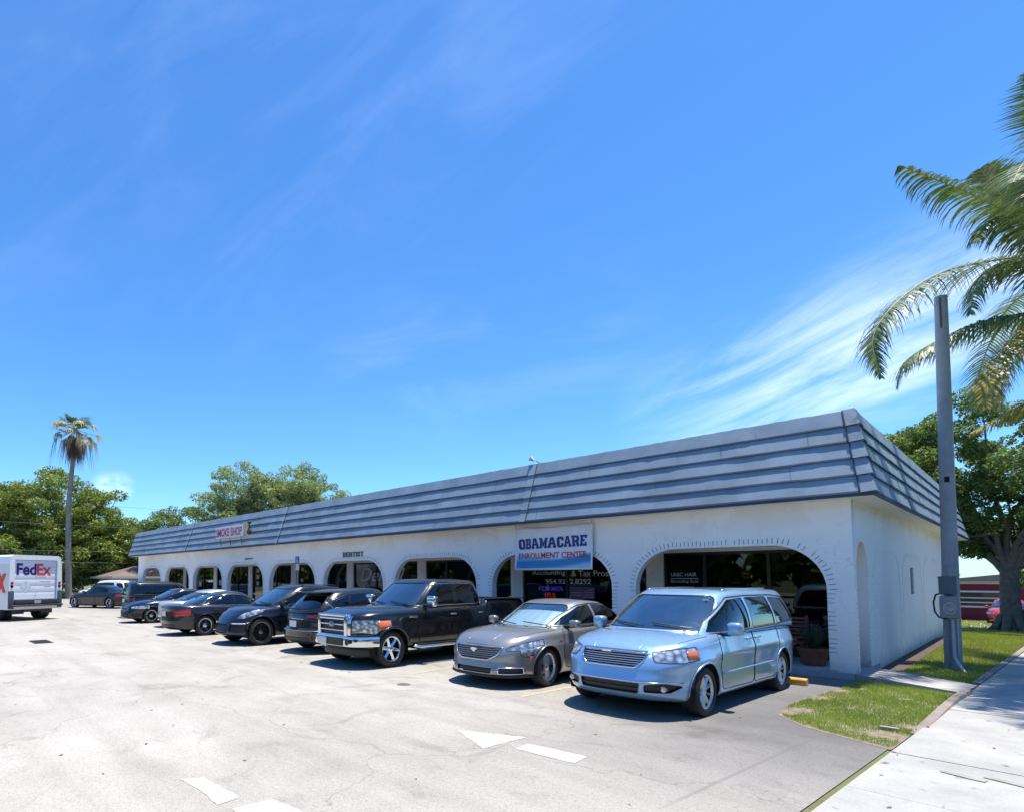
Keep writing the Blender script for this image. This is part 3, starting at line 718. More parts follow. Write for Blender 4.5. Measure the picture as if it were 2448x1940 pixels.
# --- black pickup
loc, rz = car_loc(-7.90, -3.86, True)
TRK = dict(seatz=.62, rows=[-.1,-.80], name='pickup_truck', loc=loc, rz=rz, label='black crew cab pickup truck with big chrome grille and chrome front bumper', cat='pickup truck', mat=BLACK,
 Lf=2.76, Lr=-3.08, W=.995, ax=(1.84,-1.84), wr=.40, arch=.475, zb=.42, plan=(7, 4.2, 16, 10), ww=.27, rim=.27, spk=(6,'w'), rimmat=mat('chrome_rim',(.75,.76,.78),.15,1.), nh=96, lip=.035, flare=.04,
 zs=[(-3.08,1.39),(-1.42,1.42),(-1.34,1.29),(0,1.27),(1.2,1.23),(2.2,1.19),(2.6,1.15),(2.76,1.12)], crown=[(-3,.0),(-1.3,.0),(1.0,.10),(2.3,.10),(2.76,.03)],
 F=[(0,-.08),(.1,0),(.5,0),(.8,-.01),(1,-.06)], B=[(0,-.05),(.1,0),(1,0)], S=[(0,.93),(.12,.97),(.4,.99),(.6,1.0),(.85,.985),(1,.955)],
 G=dict(fb=1.28, ft=.42, rb=-1.36, rt=-1.22, wb=.93, wt=.73, zr=[(-1.25,1.86),(-.6,1.90),(.1,1.90),(.42,1.87)], pl=(5,3.2,12,7), bul=.04, cr=.03),
 dlo=[(.98,1.305),(.42,1.77),(.25,1.81),(-.5,1.825),(-1.06,1.80),(-1.22,1.40),(-1.2,1.32)], dr=.05,
 windows=[[(.86,1.33),(.38,1.735),(.22,1.78),(-.22,1.79),(-.18,1.335)],[(-.34,1.335),(-.37,1.79),(-1.0,1.77),(-1.13,1.42),(-1.11,1.34)]],
 wglass=[PGLASS], wsglass=WGLASS, wtrim=(.008,CHROME), ws=((.80,1.32),(.63,1.82),.09), bl=((.70,1.42),(.6,1.78)),
 cuts=[
  ('grille','F',[(-.50,1.14),(.50,1.14),(.45,.70),(-.45,.70)],BLKP,dict(mirror=False,off=-.03,trim=(.03,CHROME),tname='grille_frame',r=.03,n=-1)),
  ('headlight','F',[(.62,1.04),(1.02,1.04),(1.02,.90),(.93,.74),(.80,.78),(.62,.76)],LENS,dict(x=2.15,r=.02)),
  ('side_vent','F',[(.53,1.12),(.60,1.12),(.60,.72),(.51,.72)],CHROME,dict(off=.01,r=.01)),
  ('tail_light','B',[(.82,1.30),(.82,.85),(1.1,.85),(1.1,1.30)],REDL,dict(x=-2.9)),
  ('truck_bed','T',[(-2.98,.84),(-1.50,.84),(-1.50,-.84),(-2.98,-.84)],BLKP,dict(mirror=False,off=-.35,skirt=-.33,trim=(.02,BLKP))),
 ],
 doors=[dict(poly=[(1.0,1.24),(1.06,.85),(1.0,.50),(-.28,.48),(-.28,1.27)],h=(-.10,1.10)),dict(poly=[(-.31,1.27),(-.31,.48),(-1.1,.48),(-1.28,.62),(-1.28,1.27)],h=(-1.12,1.10))],
 handle=CHROME, mirror=(.74,1.30,CHROME,(.16,.26,.24)), archmat=BLACK)
trk = vehicle(TRK)
amber_patch(TRK, .945, .98, .80, 1.03, .06)
gz = MB()
for z0, z1 in ((1.045,1.085),(.925,.955),(.80,.83)): gz.bbox((2.735,-.46,z0),(2.775,.46,z1),.012)
gz.bbox((2.715,-.52,1.10),(2.77,.52,1.165),.02); gz.bbox((2.70,-.53,.68),(2.765,.53,.72),.015)
for sg in (1,-1): gz.bbox((2.715,min(sg*.44,sg*.53),.69),(2.78,max(sg*.44,sg*.53),1.15),.02)
gz.build('grille_bars', CHROME, trk, 50)
ov = MB(); ov.lathe([(0,.016),(.06,.014),(.075,.0)],24,'X'); 
for v in ov.v: v.y *= 1.5; v.x = v.x+2.775; v.z = v.z*.85+.94
ov.build('emblem', mat('oval_badge',(.12,.16,.3),.3,.3,coat=1), trk, 60)
bn = band(TRK, .47, .70, .10, 2.2, 'bumper', CHROME, True, .05)
c = MB(); c.bbox((2.79,-.45,.495),(2.836,.45,.665),.01); c.build('bumper_opening', BLKP, bn)
for sg in (1,-1):
    f_ = MB(); f_.lathe([(0,0),(.06,0),(.066,.012)],20,'X',(2.835,.64*sg,.585)); f_.build('fog_light', BLKP, bn, 40)
    tk = MB(); tk.bbox((2.842,min(.86*sg,.94*sg),.61),(2.80,max(.86*sg,.94*sg),.67),.005); tk.build('tow_hook', BLKP, bn, 40)
    rb = MB(); rb.tube([(1.15,sg*.93,.42),(1.05,sg*1.03,.40),(-1.05,sg*1.03,.40),(-1.15,sg*.93,.42)],.035,10); rb.build('running_board', CHROME, trk, 60)
    h = TRK['bvl'].ray_cast(Vector((1.15,2*sg,1.08)), Vector((0,-sg,0)))[0]
    if h:
        bd = MB(); bd.bbox((1.08,h.y-.01,1.06),(1.34,h.y+.012,1.10),.006); bd.build('fender_badge', CHROME, trk, 50)
    rl = MB(); rl.bbox((-3.06,min(sg*.86,sg*.97),1.415),(-1.42,max(sg*.86,sg*.97),1.435),.008); rl.build('bed_rail', BLKP, trk, 50)
ad = band(TRK, .26, .46, .0, 2.2, 'air_dam', BLKP, True, .10, .03)
plate(TRK, 2.848, .575, True, y=-.25)
bb = MB(); bb.bbox((-3.16,-.9,.48),(-3.02,.9,.66),.03); bb.build('rear_bumper', CHROME, trk, 50)
# --- black crossover parked rear out, beside the pickup
SUVP = dict(plan=(5.2, 2.9, 6, 3.2), F=FPROF, S=SPROF)
loc, rz = car_loc(-10.45, -3.60, False)
FPC = dict(seatz=.32, rows=[-.25,-1.05], name='parked_suv', loc=loc, rz=rz, label='black crossover with sloping tailgate and roof spoiler, parked rear out beside the pickup', cat='SUV', mat=BLACK,
 Lf=2.30, Lr=-2.42, W=.95, ax=(1.43,-1.43), wr=.365, arch=.42, zb=.26, ww=.24, rim=.25, spk=(5,'d'), **SUVP,
 B=[(0,-.10),(.12,.0),(.42,.02),(.48,-.07),(.8,-.10),(1,-.16)],
 zs=[(-2.42,1.08),(-1.5,1.12),(-.3,1.08),(.8,1.04),(1.6,.97),(2.3,.80)],
 G=dict(fb=1.15, ft=.15, rb=-2.32, rt=-1.70, wb=.88, wt=.63, zr=[(-1.8,1.55),(-1.0,1.62),(-.2,1.65),(.2,1.61)], pl=(4.5,3,5.5,3), bul=.05, cr=.03),
 dlo=[(.85,1.09),(.5,1.26),(.02,1.53),(-.5,1.565),(-1.2,1.52),(-1.85,1.33),(-1.7,1.14)], dr=.06,
 windows=[[(.74,1.11),(.44,1.26),(.0,1.50),(-.28,1.535),(-.25,1.115)],[(-.33,1.115),(-.36,1.535),(-1.12,1.49),(-1.2,1.13)],[(-1.27,1.13),(-1.2,1.475),(-1.72,1.33),(-1.6,1.16)]],
 wglass=[PGLASS], wsglass=WGLASS, wtrim=(.007,CHROME), ws=((.74,1.08),(.55,1.55)), bl=((.70,1.14),(.56,1.50)),
 cuts=[('tail_light','B',[(.40,1.00),(.40,.93),(1.0,.90),(1.0,1.02)],REDL,dict(x=-1.9,r=.015)),
  ('plate_recess','B',[(-.30,.86),(.30,.86),(.27,.66),(-.27,.66)],BLKP,dict(mirror=False,off=-.02)),
  ('rear_diffuser','B',[(-.6,.42),(.6,.42),(.55,.30),(-.55,.30)],BLKP,dict(mirror=False,off=-.01)),
  ('headlight','F',[(.5,.86),(.9,.90),(.98,.90),(.98,.78),(.55,.76)],LENS,dict(x=1.6))],
 doors=[dict(poly=[(.9,1.03),(.96,.65),(.9,.34),(-.28,.32),(-.28,1.08)],h=(-.1,.95)),dict(poly=[(-.31,1.08),(-.31,.32),(-.92,.32),(-1.02,.6),(-1.2,.8),(-1.28,1.1)],h=(-1.0,.98))],
 mirror=(.62,1.10,BLACK,(.15,.18,.14)), imat=mat('interior_black',(.02,.02,.02),.8))
fpc = vehicle(FPC)
sp = MB(); sp.bbox((-1.98,-.58,1.545),(-1.55,.58,1.585),.018); sp.build('spoiler', GLOSSB, fpc, 50)
wi = MB(); wi.tube([(-2.27,-.02,1.19),(-2.22,.25,1.24),(-2.16,.42,1.28)],.009,6); wi.build('rear_wiper', BLKP, fpc)
on_surface(FPC, [(-4,y,.885) for y in np.linspace(-.32,.32,7)], .010, 'chrome_strip', CHROME, (1,0,0), .004)
on_surface(FPC, [(-4,y,.60) for y in np.linspace(-.8,.8,15)], .008, 'bumper_crease', STEEL, (1,0,0), .0)
plate(FPC, -2.43, .76, False)
# --- dark blue-black luxury SUV, front out
loc, rz = car_loc(-13.42, -4.34, True)
CAY = dict(seatz=.32, rows=[-.25,-1.05], name='parked_suv', loc=loc, rz=rz, label='glossy blue-black SUV with rounded nose and dark multi-spoke wheels, parked front out', cat='SUV', mat=BLUEBLK,
 Lf=2.35, Lr=-2.45, W=.97, ax=(1.45,-1.45), wr=.395, arch=.455, zb=.27, plan=(4.2, 2.7, 6, 3.2), ww=.27, rim=.285, spk=(10,'d'), rimmat=DALLOY, steer=R_(-3),
 F=[(0,-.16),(.1,-.03),(.25,0),(.45,-.03),(.65,-.10),(.85,-.22),(1,-.42)], B=BPROF, S=SPROF, flare=.04,
 zs=[(-2.45,1.12),(-1.5,1.16),(-.3,1.12),(.8,1.09),(1.4,1.05),(1.9,.97),(2.35,.78)], crown=[(-2.6,.05),(1.0,.06),(2.35,.06)],
 G=dict(fb=1.30, ft=.22, rb=-2.35, rt=-1.75, wb=.89, wt=.66, zr=[(-1.8,1.62),(-1.0,1.68),(-.2,1.70),(.25,1.655)], pl=(4.3,2.9,5.5,3), bul=.05, cr=.03),
 dlo=[(.95,1.14),(.55,1.34),(.06,1.57),(-.5,1.60),(-1.3,1.57),(-1.9,1.40),(-1.8,1.19)], dr=.06,
 windows=[[(.85,1.16),(.5,1.33),(.04,1.545),(-.30,1.575),(-.27,1.16)],[(-.35,1.16),(-.38,1.575),(-1.2,1.545),(-1.28,1.19)],[(-1.35,1.19),(-1.28,1.535),(-1.75,1.39),(-1.7,1.22)]],
 wglass=[SGLASS,PGLASS], wsglass=WGLASS, wtrim=(.006,BLKP), ws=((.76,1.15),(.57,1.61)), bl=((.70,1.2),(.58,1.56)),
 cuts=[('headlight','F',[(.52,.78),(.60,.92),(.78,1.03),(.88,1.02),(.90,.90),(.74,.78)],LENS,dict(x=1.2,r=.04)),
  ('lower_intake','F',[(-.34,.62),(.34,.62),(.38,.36),(-.38,.36)],BLKP,dict(mirror=False,off=-.03,bars=([.42,.48,.54],.008,BLKP,1))),
  ('side_intake','F',[(.44,.60),(.46,.40),(.80,.40),(.86,.60)],BLKP,dict(off=-.03,x=1.5)),
  ('tail_light','B',[(.5,1.0),(.5,.88),(1.0,.88),(1.0,1.0)],REDL,dict(x=-1.9))],
 doors=[dict(poly=[(.95,1.08),(1.0,.7),(.9,.36),(-.30,.34),(-.30,1.12)],h=(-.12,.98)),dict(poly=[(-.33,1.12),(-.33,.34),(-.9,.34),(-1.02,.62),(-1.2,.85),(-1.3,1.14)],h=(-1.05,1.0))],
 mirror=(.72,1.13,BLUEBLK,(.16,.2,.15)), archmat=BLUEBLK)
cay = vehicle(CAY)
for sg in (1,-1):
    on_surface(CAY, [(4,sg*y,.635) for y in np.linspace(.48,.80,8)], .016, 'running_light', mat('lamp_chrome',(.8,.82,.85),.2,.4), (-1,0,0), .006)
    on_surface(CAY, [(4,sg*y,.66) for y in (.80,.83,.86)], .020, 'turn_signal', AMBER, (-1,0,0), .006)
    on_surface(CAY, [(x, sg*y, 2) for x, y in ((1.2,.55),(1.6,.50),(1.9,.44))], .0028, 'hood_crease', BLUEBLK, (0,0,-1), .001)
    rl = MB(); rl.tube([(-.1,sg*.62,1.70),(-.2,sg*.62,1.735),(-1.3,sg*.62,1.72),(-1.5,sg*.60,1.67)],.016,8); rl.build('roof_rail', BLKP, cay, 180)
# --- black executive saloon, rear out
loc, rz = car_loc(-17.22, -4.30, False)
BMW = dict(seatz=.20, rows=[-.15,-.95], name='parked_car', loc=loc, rz=rz, label='black saloon parked rear out with large red tail lamps and chrome window line', cat='car', mat=DGREY,
 Lf=2.34, Lr=-2.56, W=.93, ax=(1.485,-1.485), wr=.345, arch=.39, zb=.22, plan=(4.8, 2.8, 5.5, 3), ww=.24, rim=.235, spk=(5,'d'),
 F=FPROF, B=[(0,-.12),(.1,-.02),(.35,.02),(.5,.0),(.8,-.02),(.95,.0),(1,-.04)], S=SPROF,
 zs=[(-2.56,1.01),(-1.8,1.01),(-.5,.975),(.8,.93),(1.6,.85),(2.34,.68)], crown=[(-2.6,.03),(-1.8,.06),(1.6,.10),(2.34,.06)],
 G=dict(fb=1.25, ft=.2, rb=-2.05, rt=-.85, wb=.83, wt=.57, zr=[(-1.0,1.39),(-.6,1.43),(-.2,1.45),(.2,1.405)], pl=(4.3,2.9,4,2.8), bul=.045, cr=.03),
 dlo=[(.90,.99),(.5,1.17),(.0,1.355),(-.45,1.385),(-.95,1.335),(-1.32,1.20),(-1.46,1.05),(-1.38,1.01)], dr=.07,
 windows=[[(.8,1.01),(.45,1.17),(-.02,1.33),(-.33,1.36),(-.31,1.015)],[(-.39,1.015),(-.42,1.36),(-.92,1.31),(-1.25,1.17),(-1.32,1.03)]],
 wglass=[PGLASS], wsglass=WGLASS, wtrim=(.011,CHROME), ws=((.72,1.0),(.5,1.37)), bl=((.64,1.05),(.50,1.35),.08), blglass=glass('rear_glass_tinted',(.10,.13,.16),1.9),
 cuts=[('tail_light','B',[(.46,.80),(.46,.70),(.62,.66),(.90,.70),(1.0,.74),(1.0,.86),(.78,.90)],REDL,dict(x=-1.95,r=.03)),
  ('headlight','F',[(.5,.70),(.9,.74),(.98,.74),(.98,.62),(.55,.60)],LENS,dict(x=1.6)),
  ('rear_valance','B',[(-.6,.40),(.6,.40),(.55,.26),(-.55,.26)],BLKP,dict(mirror=False,off=-.01))],
 doors=[dict(poly=[(.86,.95),(.94,.62),(.86,.30),(-.33,.28),(-.33,.98)],h=(-.15,.84)),dict(poly=[(-.36,.98),(-.36,.28),(-.98,.28),(-1.08,.55),(-1.22,.72),(-1.34,1.0)],h=(-1.10,.87))],
 mirror=(.60,.98,DGREY,(.15,.18,.13)), imat=mat('interior_black',(.02,.02,.02),.8))
bmw = vehicle(BMW)
on_surface(BMW, [(-4,y,.935-.05*abs(y)) for y in np.linspace(-.75,.75,11)], .005, 'boot_seam', DARK, (1,0,0))
on_surface(BMW, [(-4,y,.60) for y in np.linspace(-.75,.75,11)], .005, 'boot_seam', DARK, (1,0,0))
plate(BMW, -2.575, .74, False)
# --- silver-white saloon, rear out, mostly hidden
def var(S, **k):
    d = {a: b for a, b in S.items() if a not in ('hit','bvl','bvg','root','outline')}; d.update(k); return d
loc, rz = car_loc(-20.6, -3.25, False)
SIL = var(BMW, loc=loc, rz=rz, mat=SILVER, label='silver-white saloon parked rear out behind the black saloon, mostly hidden', blglass=glass('rear_glass_light',(.45,.55,.58),2.0), wtrim=(.008,BLKP), pillar=GLOSSB, imat=LTINT, Lf=2.30, Lr=-2.50, mirror=(.60,.98,SILVER,(.15,.18,.13)),
 G=dict(BMW['G'], zr=[(-1.0,1.40),(-.6,1.44),(-.2,1.46),(.2,1.41)]))
sil = vehicle(SIL); plate(SIL, -2.51, .74, False)
# --- black saloon, front out
loc, rz = car_loc(-23.9, -3.85, True)
CAM = dict(seatz=.20, rows=[-.15,-.95], name='parked_car', loc=loc, rz=rz, label='black saloon parked front out, left of the silver-white saloon', cat='car', mat=BLACK,
 Lf=2.36, Lr=-2.46, W=.91, ax=(1.38,-1.40), wr=.33, arch=.38, zb=.20, plan=(4.4, 2.7, 5.5, 3), ww=.22, rim=.225, spk=(5,'d'),
 F=FPROF, B=BPROF, S=SPROF, zs=[(-2.46,1.03),(-1.8,1.03),(-.5,.97),(.8,.94),(1.6,.86),(2.36,.70)], crown=[(-2.6,.03),(1.6,.10),(2.36,.06)],
 G=dict(fb=1.25, ft=.2, rb=-2.05, rt=-.95, wb=.82, wt=.57, zr=[(-1.0,1.39),(-.6,1.43),(-.2,1.45),(.2,1.405)], pl=(4.3,2.9,4,2.8), bul=.045, cr=.03),
 dlo=BMW['dlo'], dr=.07, windows=BMW['windows'], wglass=[PGLASS], wsglass=WGLASS, wtrim=(.008,CHROME), ws=((.72,1.0),(.5,1.37)), bl=((.64,1.05),(.50,1.35)),
 cuts=[('headlight','F',[(.50,.72),(.85,.78),(.96,.78),(.96,.68),(.86,.62),(.55,.64)],LENS,dict(x=1.5,r=.02)),
  ('grille','F',[(-.42,.66),(.42,.66),(.40,.58),(-.40,.58)],BLKP,dict(mirror=False,off=-.02,trim=(.006,CHROME))),
  ('lower_intake','F',[(-.45,.48),(.45,.48),(.5,.28),(-.5,.28)],BLKP,dict(mirror=False,off=-.02)),
  ('fog_light_recess','F',[(.6,.42),(.6,.30),(.78,.30),(.8,.42)],BLKP,dict(off=-.02)),
  ('tail_light','B',[(.6,.95),(.6,.75),(.95,.75),(.95,.95)],REDL,dict(x=-2.0))],
 doors=BMW['doors'], mirror=(.60,.98,BLACK,(.15,.18,.13)))
camr = vehicle(CAM)
# --- dark navy boxy SUV, rear out, behind the black saloon
loc, rz = car_loc(-27.3, -2.75, False)
BOX = dict(rows=[-.3,-1.2], name='parked_suv', loc=loc, rz=rz, label='dark navy boxy SUV seen over the bonnet of the leftmost parked black saloon', cat='SUV', mat=NAVY,
 Lf=2.25, Lr=-2.35, W=.93, ax=(1.35,-1.35), wr=.36, arch=.41, zb=.26, plan=(5.2, 3, 8, 4), ww=.23, rim=.23, spk=(5,'s'), F=FPROF, B=BPROF, S=SPROF,
 zs=[(-2.35,1.08),(0,1.06),(1.6,.98),(2.25,.84)],
 G=dict(fb=1.2, ft=.35, rb=-2.30, rt=-2.12, wb=.88, wt=.68, zr=[(-2.2,1.70),(-1.0,1.73),(.3,1.68)], pl=(4.5,3,9,4.5), bul=.04, cr=.03),
 dlo=[(.9,1.09),(.22,1.58),(-.5,1.62),(-2.0,1.60),(-2.14,1.14)], dr=.05,
 windows=[[(.8,1.12),(.2,1.55),(-.28,1.58),(-.25,1.12)],[(-.33,1.12),(-.36,1.58),(-1.2,1.58),(-1.24,1.13)],[(-1.31,1.13),(-1.28,1.58),(-1.92,1.56),(-2.05,1.16)]],
 wglass=[PGLASS], wsglass=WGLASS, ws=((.74,1.1),(.58,1.62)), bl=((.74,1.12),(.62,1.62)),
 cuts=[('tail_light','B',[(.70,1.08),(.70,.80),(1.0,.80),(1.0,1.08)],REDL,dict(x=-2.05)),('headlight','F',[(.5,.86),(.9,.9),(.98,.9),(.98,.78),(.55,.76)],LENS,dict(x=1.6))],
 doors=[dict(poly=[(.9,1.03),(.96,.65),(.9,.34),(-.28,.32),(-.28,1.05)],h=(-.1,.95))], mirror=(.62,1.08,NAVY,(.15,.18,.14)))
box = vehicle(BOX); plate(BOX, -2.36, .85, False)
rl = MB()
for sg in (1,-1): rl.tube([(-.0,sg*.6,1.70),(-.1,sg*.6,1.75),(-1.7,sg*.6,1.76),(-1.85,sg*.6,1.71)],.015,6)
rl.build('roof_rail', BLKP, box, 180)
# --- across the lot: black saloon side on, white SUV behind it
hd = math.atan2(-.46, -.89)
SAL2 = var(CAM, loc=(-38.75, -2.95, 0), rz=hd, mat=DGREY, label='black saloon seen side on behind the delivery truck, in front of a white SUV', mirror=(.60,.98,DGREY,(.15,.18,.13)), wtrim=(.006,BLKP), ax=(1.5,-1.55), wr=.36, arch=.40, rim=.25, Lf=2.45, Lr=-2.55, spk=(5,'s'))
sal2 = vehicle(SAL2)
WSUV = var(BOX, loc=(-42.0, -1.7, 0), rz=hd, mat=WHITEP, label='white SUV with black side glass parked beyond the side-on black saloon', Lf=2.45, Lr=-2.55, ax=(1.43,-1.43), pillar=GLOSSB,
 dlo=[(.95,1.12),(.28,1.58),(-.5,1.62),(-1.38,1.62),(-1.62,1.14)], windows=[[(.8,1.14),(.22,1.55),(-.28,1.59),(-.25,1.14)],[(-.33,1.14),(-.36,1.59),(-1.3,1.58),(-1.5,1.16)]], mirror=(.62,1.08,WHITEP,(.15,.18,.14)),
 zs=[(-2.55,1.12),(0,1.10),(1.5,1.06),(2.45,.92)], G=dict(BOX['G'], rb=-2.50, rt=-2.15, zr=[(-2.2,1.74),(-1.0,1.79),(.3,1.73)]),
 cuts=BOX['cuts']+[('quarter_window','S',[(-1.82,1.20),(-1.64,1.58),(-2.1,1.56),(-2.28,1.24)],PGLASS,dict(up=True,off=-.004,r=.03))])
wsuv = vehicle(WSUV)
# --- small red car at far right
RED = var(CAM, loc=(1.25, 25.0, 0), rz=R_(-90), mat=REDP, label='small red car parked on the drive in front of the maroon house', mirror=(.60,.98,REDP,(.15,.18,.13)), scale=(.86,.94,.97))
red = vehicle(RED)
# ---------------------------------------------------------------- ground
random.seed(7); np.random.seed(7)
def ramp(x, stops):
    r = x.n('ValToRGB'); e = r.color_ramp.elements
    while len(e) < len(stops): e.new(.5)
    for i, (p, c) in enumerate(stops): e[i].position = p; e[i].color = (*c, 1) if len(c) == 3 else c
    return r
def nz(x, src, scale, detail=6, rough=.6, dist=0):
    n = x.n('TexNoise'); n.inputs['Scale'].default_value = scale; n.inputs['Detail'].default_value = detail; n.inputs['Roughness'].default_value = rough; n.inputs['Distortion'].default_value = dist; x.l(src, n.inputs['Vector']); return n.outputs['Fac']
def mx(x, fac, a, b, mode='MIX'):
    n = x.n('Mix', data_type='RGBA', blend_type=mode)
    for s, v in ((0, fac), (6, a), (7, b)):
        if hasattr(v, 'is_output'): x.l(v, n.inputs[s])
        elif s == 0: n.inputs[0].default_value = v
        else: n.inputs[s].default_value = (*v, 1)
    return n.outputs[2]
def mt(x, op, a, b=None, c=None):
    n = x.n('Math', operation=op)
    for i, v in enumerate((a, b, c)):
        if v is None: continue
        if hasattr(v, 'is_output'): x.l(v, n.inputs[i])
        else: n.inputs[i].default_value = v
    return n.outputs[0]
def sst(x, v, a, b):
    n = x.n('MapRange', interpolation_type='SMOOTHSTEP'); x.l(v, n.inputs[0]); n.inputs[1].default_value = a; n.inputs[2].default_value = b; return n.outputs[0]
def asphalt():
    m = mat('sunbleached_asphalt', (.3,.3,.3), .88); x = NB(m); b = m.node_tree.nodes['Principled BSDF']; t = x.n('TexCoord').outputs['Object']
    fine = nz(x, t, 55, 5, .75); med = nz(x, t, 1.1, 8, .65, .4); big = nz(x, t, .22, 6, .6, .6); sp = x.n('SeparateXYZ'); x.l(t, sp.inputs[0])
    base = ramp(x, [(.25, (.28,.262,.236)), (.5, (.38,.358,.325)), (.75, (.45,.428,.392))]); x.l(mt(x, 'ADD', mt(x, 'MULTIPLY', med, .5), mt(x, 'MULTIPLY', big, .5)), base.inputs[0])
    # darker, less worn asphalt round the end stall, with a ragged edge
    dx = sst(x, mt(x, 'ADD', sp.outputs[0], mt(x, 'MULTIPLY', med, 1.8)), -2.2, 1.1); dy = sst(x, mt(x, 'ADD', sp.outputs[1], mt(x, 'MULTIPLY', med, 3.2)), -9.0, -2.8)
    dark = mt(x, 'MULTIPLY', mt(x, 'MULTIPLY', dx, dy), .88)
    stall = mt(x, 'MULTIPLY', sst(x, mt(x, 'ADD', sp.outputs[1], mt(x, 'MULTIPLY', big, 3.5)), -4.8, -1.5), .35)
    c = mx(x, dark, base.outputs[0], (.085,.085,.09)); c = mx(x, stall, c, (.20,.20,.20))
    stain = ramp(x, [(.54, (1,1,1)), (.68, (.70,.69,.68))]); x.l(nz(x, t, .9, 10, .7, 1.2), stain.inputs[0]); c = mx(x, .8, c, stain.outputs[0], 'MULTIPLY')
    gr = ramp(x, [(.33, (.42,.42,.43)), (.45, (.92,.92,.92)), (.7, (1.22,1.21,1.18))]); x.l(fine, gr.inputs[0]); c = mx(x, .85, c, gr.outputs[0], 'MULTIPLY')
    g2 = ramp(x, [(.36, (.52,.52,.53)), (.47, (.95,.95,.95)), (.56, (1.02,1.02,1.02)), (.66, (1.22,1.21,1.19))]); x.l(nz(x, t, 21, 9, .85), g2.inputs[0]); c = mx(x, .75, c, g2.outputs[0], 'MULTIPLY')
    # oil drips down the middle of the bays and tyre-worn paths in front of them
    oil = mt(x, 'MULTIPLY', mt(x, 'MULTIPLY', sst(x, nz(x, t, 2.2, 6, .6, .8), .60, .70), sst(x, sp.outputs[1], -7.4, -6.2)), .5); c = mx(x, oil, c, (.10,.095,.09))
    mpv = x.n('Mapping'); mpv.inputs['Scale'].default_value = (.12, 1.0, 1); x.l(t, mpv.inputs['Vector']); trk_ = ramp(x, [(.45, (1,1,1)), (.62, (.84,.83,.82))]); x.l(nz(x, mpv.outputs[0], 1.1, 8, .65, .3), trk_.inputs[0]); c = mx(x, .8, c, trk_.outputs[0], 'MULTIPLY')
    pt_ = x.n('TexVoronoi'); pt_.inputs['Scale'].default_value = .35; x.l(t, pt_.inputs['Vector']); sp2 = x.n('SeparateColor'); x.l(pt_.outputs['Color'], sp2.inputs[0]); pr2 = ramp(x, [(.0, (.93,.93,.93)), (1., (1.05,1.05,1.04))]); x.l(sp2.outputs[0], pr2.inputs[0]); c = mx(x, .6, c, pr2.outputs[0], 'MULTIPLY')
    vo = x.n('TexVoronoi', feature='DISTANCE_TO_EDGE'); vo.inputs['Scale'].default_value = .17; vv = x.n('VectorMath', operation='ADD'); x.l(t, vv.inputs[0]); nn = x.n('TexNoise'); nn.inputs['Scale'].default_value = .8; nn.inputs['Detail'].default_value = 8; x.l(t, nn.inputs['Vector'])
    sc = x.n('VectorMath', operation='SCALE'); x.l(nn.outputs['Color'], sc.inputs[0]); sc.inputs['Scale'].default_value = 2.0; x.l(sc.outputs[0], vv.inputs[1]); x.l(vv.outputs[0], vo.inputs['Vector'])
    crk = ramp(x, [(.0, (.45,.45,.45)), (.0022, (1,1,1))]); x.l(vo.outputs['Distance'], crk.inputs[0]); c = mx(x, .5, c, crk.outputs[0], 'MULTIPLY')
    # the straight seam running out to the grass corner
    seam = mt(x, 'ABSOLUTE', mt(x, 'SUBTRACT', mt(x, 'ADD', sp.outputs[0], mt(x, 'MULTIPLY', fine, .03)), mt(x, 'ADD', .53, mt(x, 'MULTIPLY', mt(x, 'ADD', sp.outputs[1], 7.), .06)))); sm = sst(x, seam, .03, .008); sm = mt(x, 'MULTIPLY', sm, sst(x, sp.outputs[1], -9.5, -8.5)); sm = mt(x, 'MULTIPLY', sm, sst(x, sp.outputs[1], -4.9, -5.1))
    c = mx(x, mt(x, 'MULTIPLY', sm, .45), c, (.12,.12,.12))
    x.l(c, b.inputs['Base Color']); bp = x.n('Bump'); bp.inputs['Strength'].default_value = .55; bp.inputs['Distance'].default_value = .006; x.l(nz(x, t, 120, 4, .7), bp.inputs['Height']); x.l(bp.outputs[0], b.inputs['Normal']); return m
ASPH = asphalt()
def concrete(name, lo, hi, fs=40):
    m = mat(name, hi, .85); x = NB(m); b = m.node_tree.nodes['Principled BSDF']; t = x.n('TexCoord').outputs['Object']
    r = ramp(x, [(.3, lo), (.65, hi)]); x.l(nz(x, t, 1.3, 9, .68, .3), r.inputs[0]); g = ramp(x, [(.3, (.86,.86,.86)), (.6, (1.05,1.05,1.05))]); x.l(nz(x, t, fs, 5, .7), g.inputs[0])
    sp_ = ramp(x, [(.66, (1,1,1)), (.70, (.72,.71,.70))]); x.l(nz(x, t, 5.5, 3, .5), sp_.inputs[0])
    c = mx(x, 1., mx(x, 1., r.outputs[0], g.outputs[0], 'MULTIPLY'), sp_.outputs[0], 'MULTIPLY'); x.l(c, b.inputs['Base Color'])
    bp = x.n('Bump'); bp.inputs['Strength'].default_value = .3; bp.inputs['Distance'].default_value = .004; x.l(nz(x, t, 90, 4), bp.inputs['Height']); x.l(bp.outputs[0], b.inputs['Normal']); return m
CONC = concrete('pavement_concrete', (.28,.275,.262), (.39,.382,.365)); CURB = concrete('kerb_concrete', (.17,.14,.125), (.30,.26,.23))
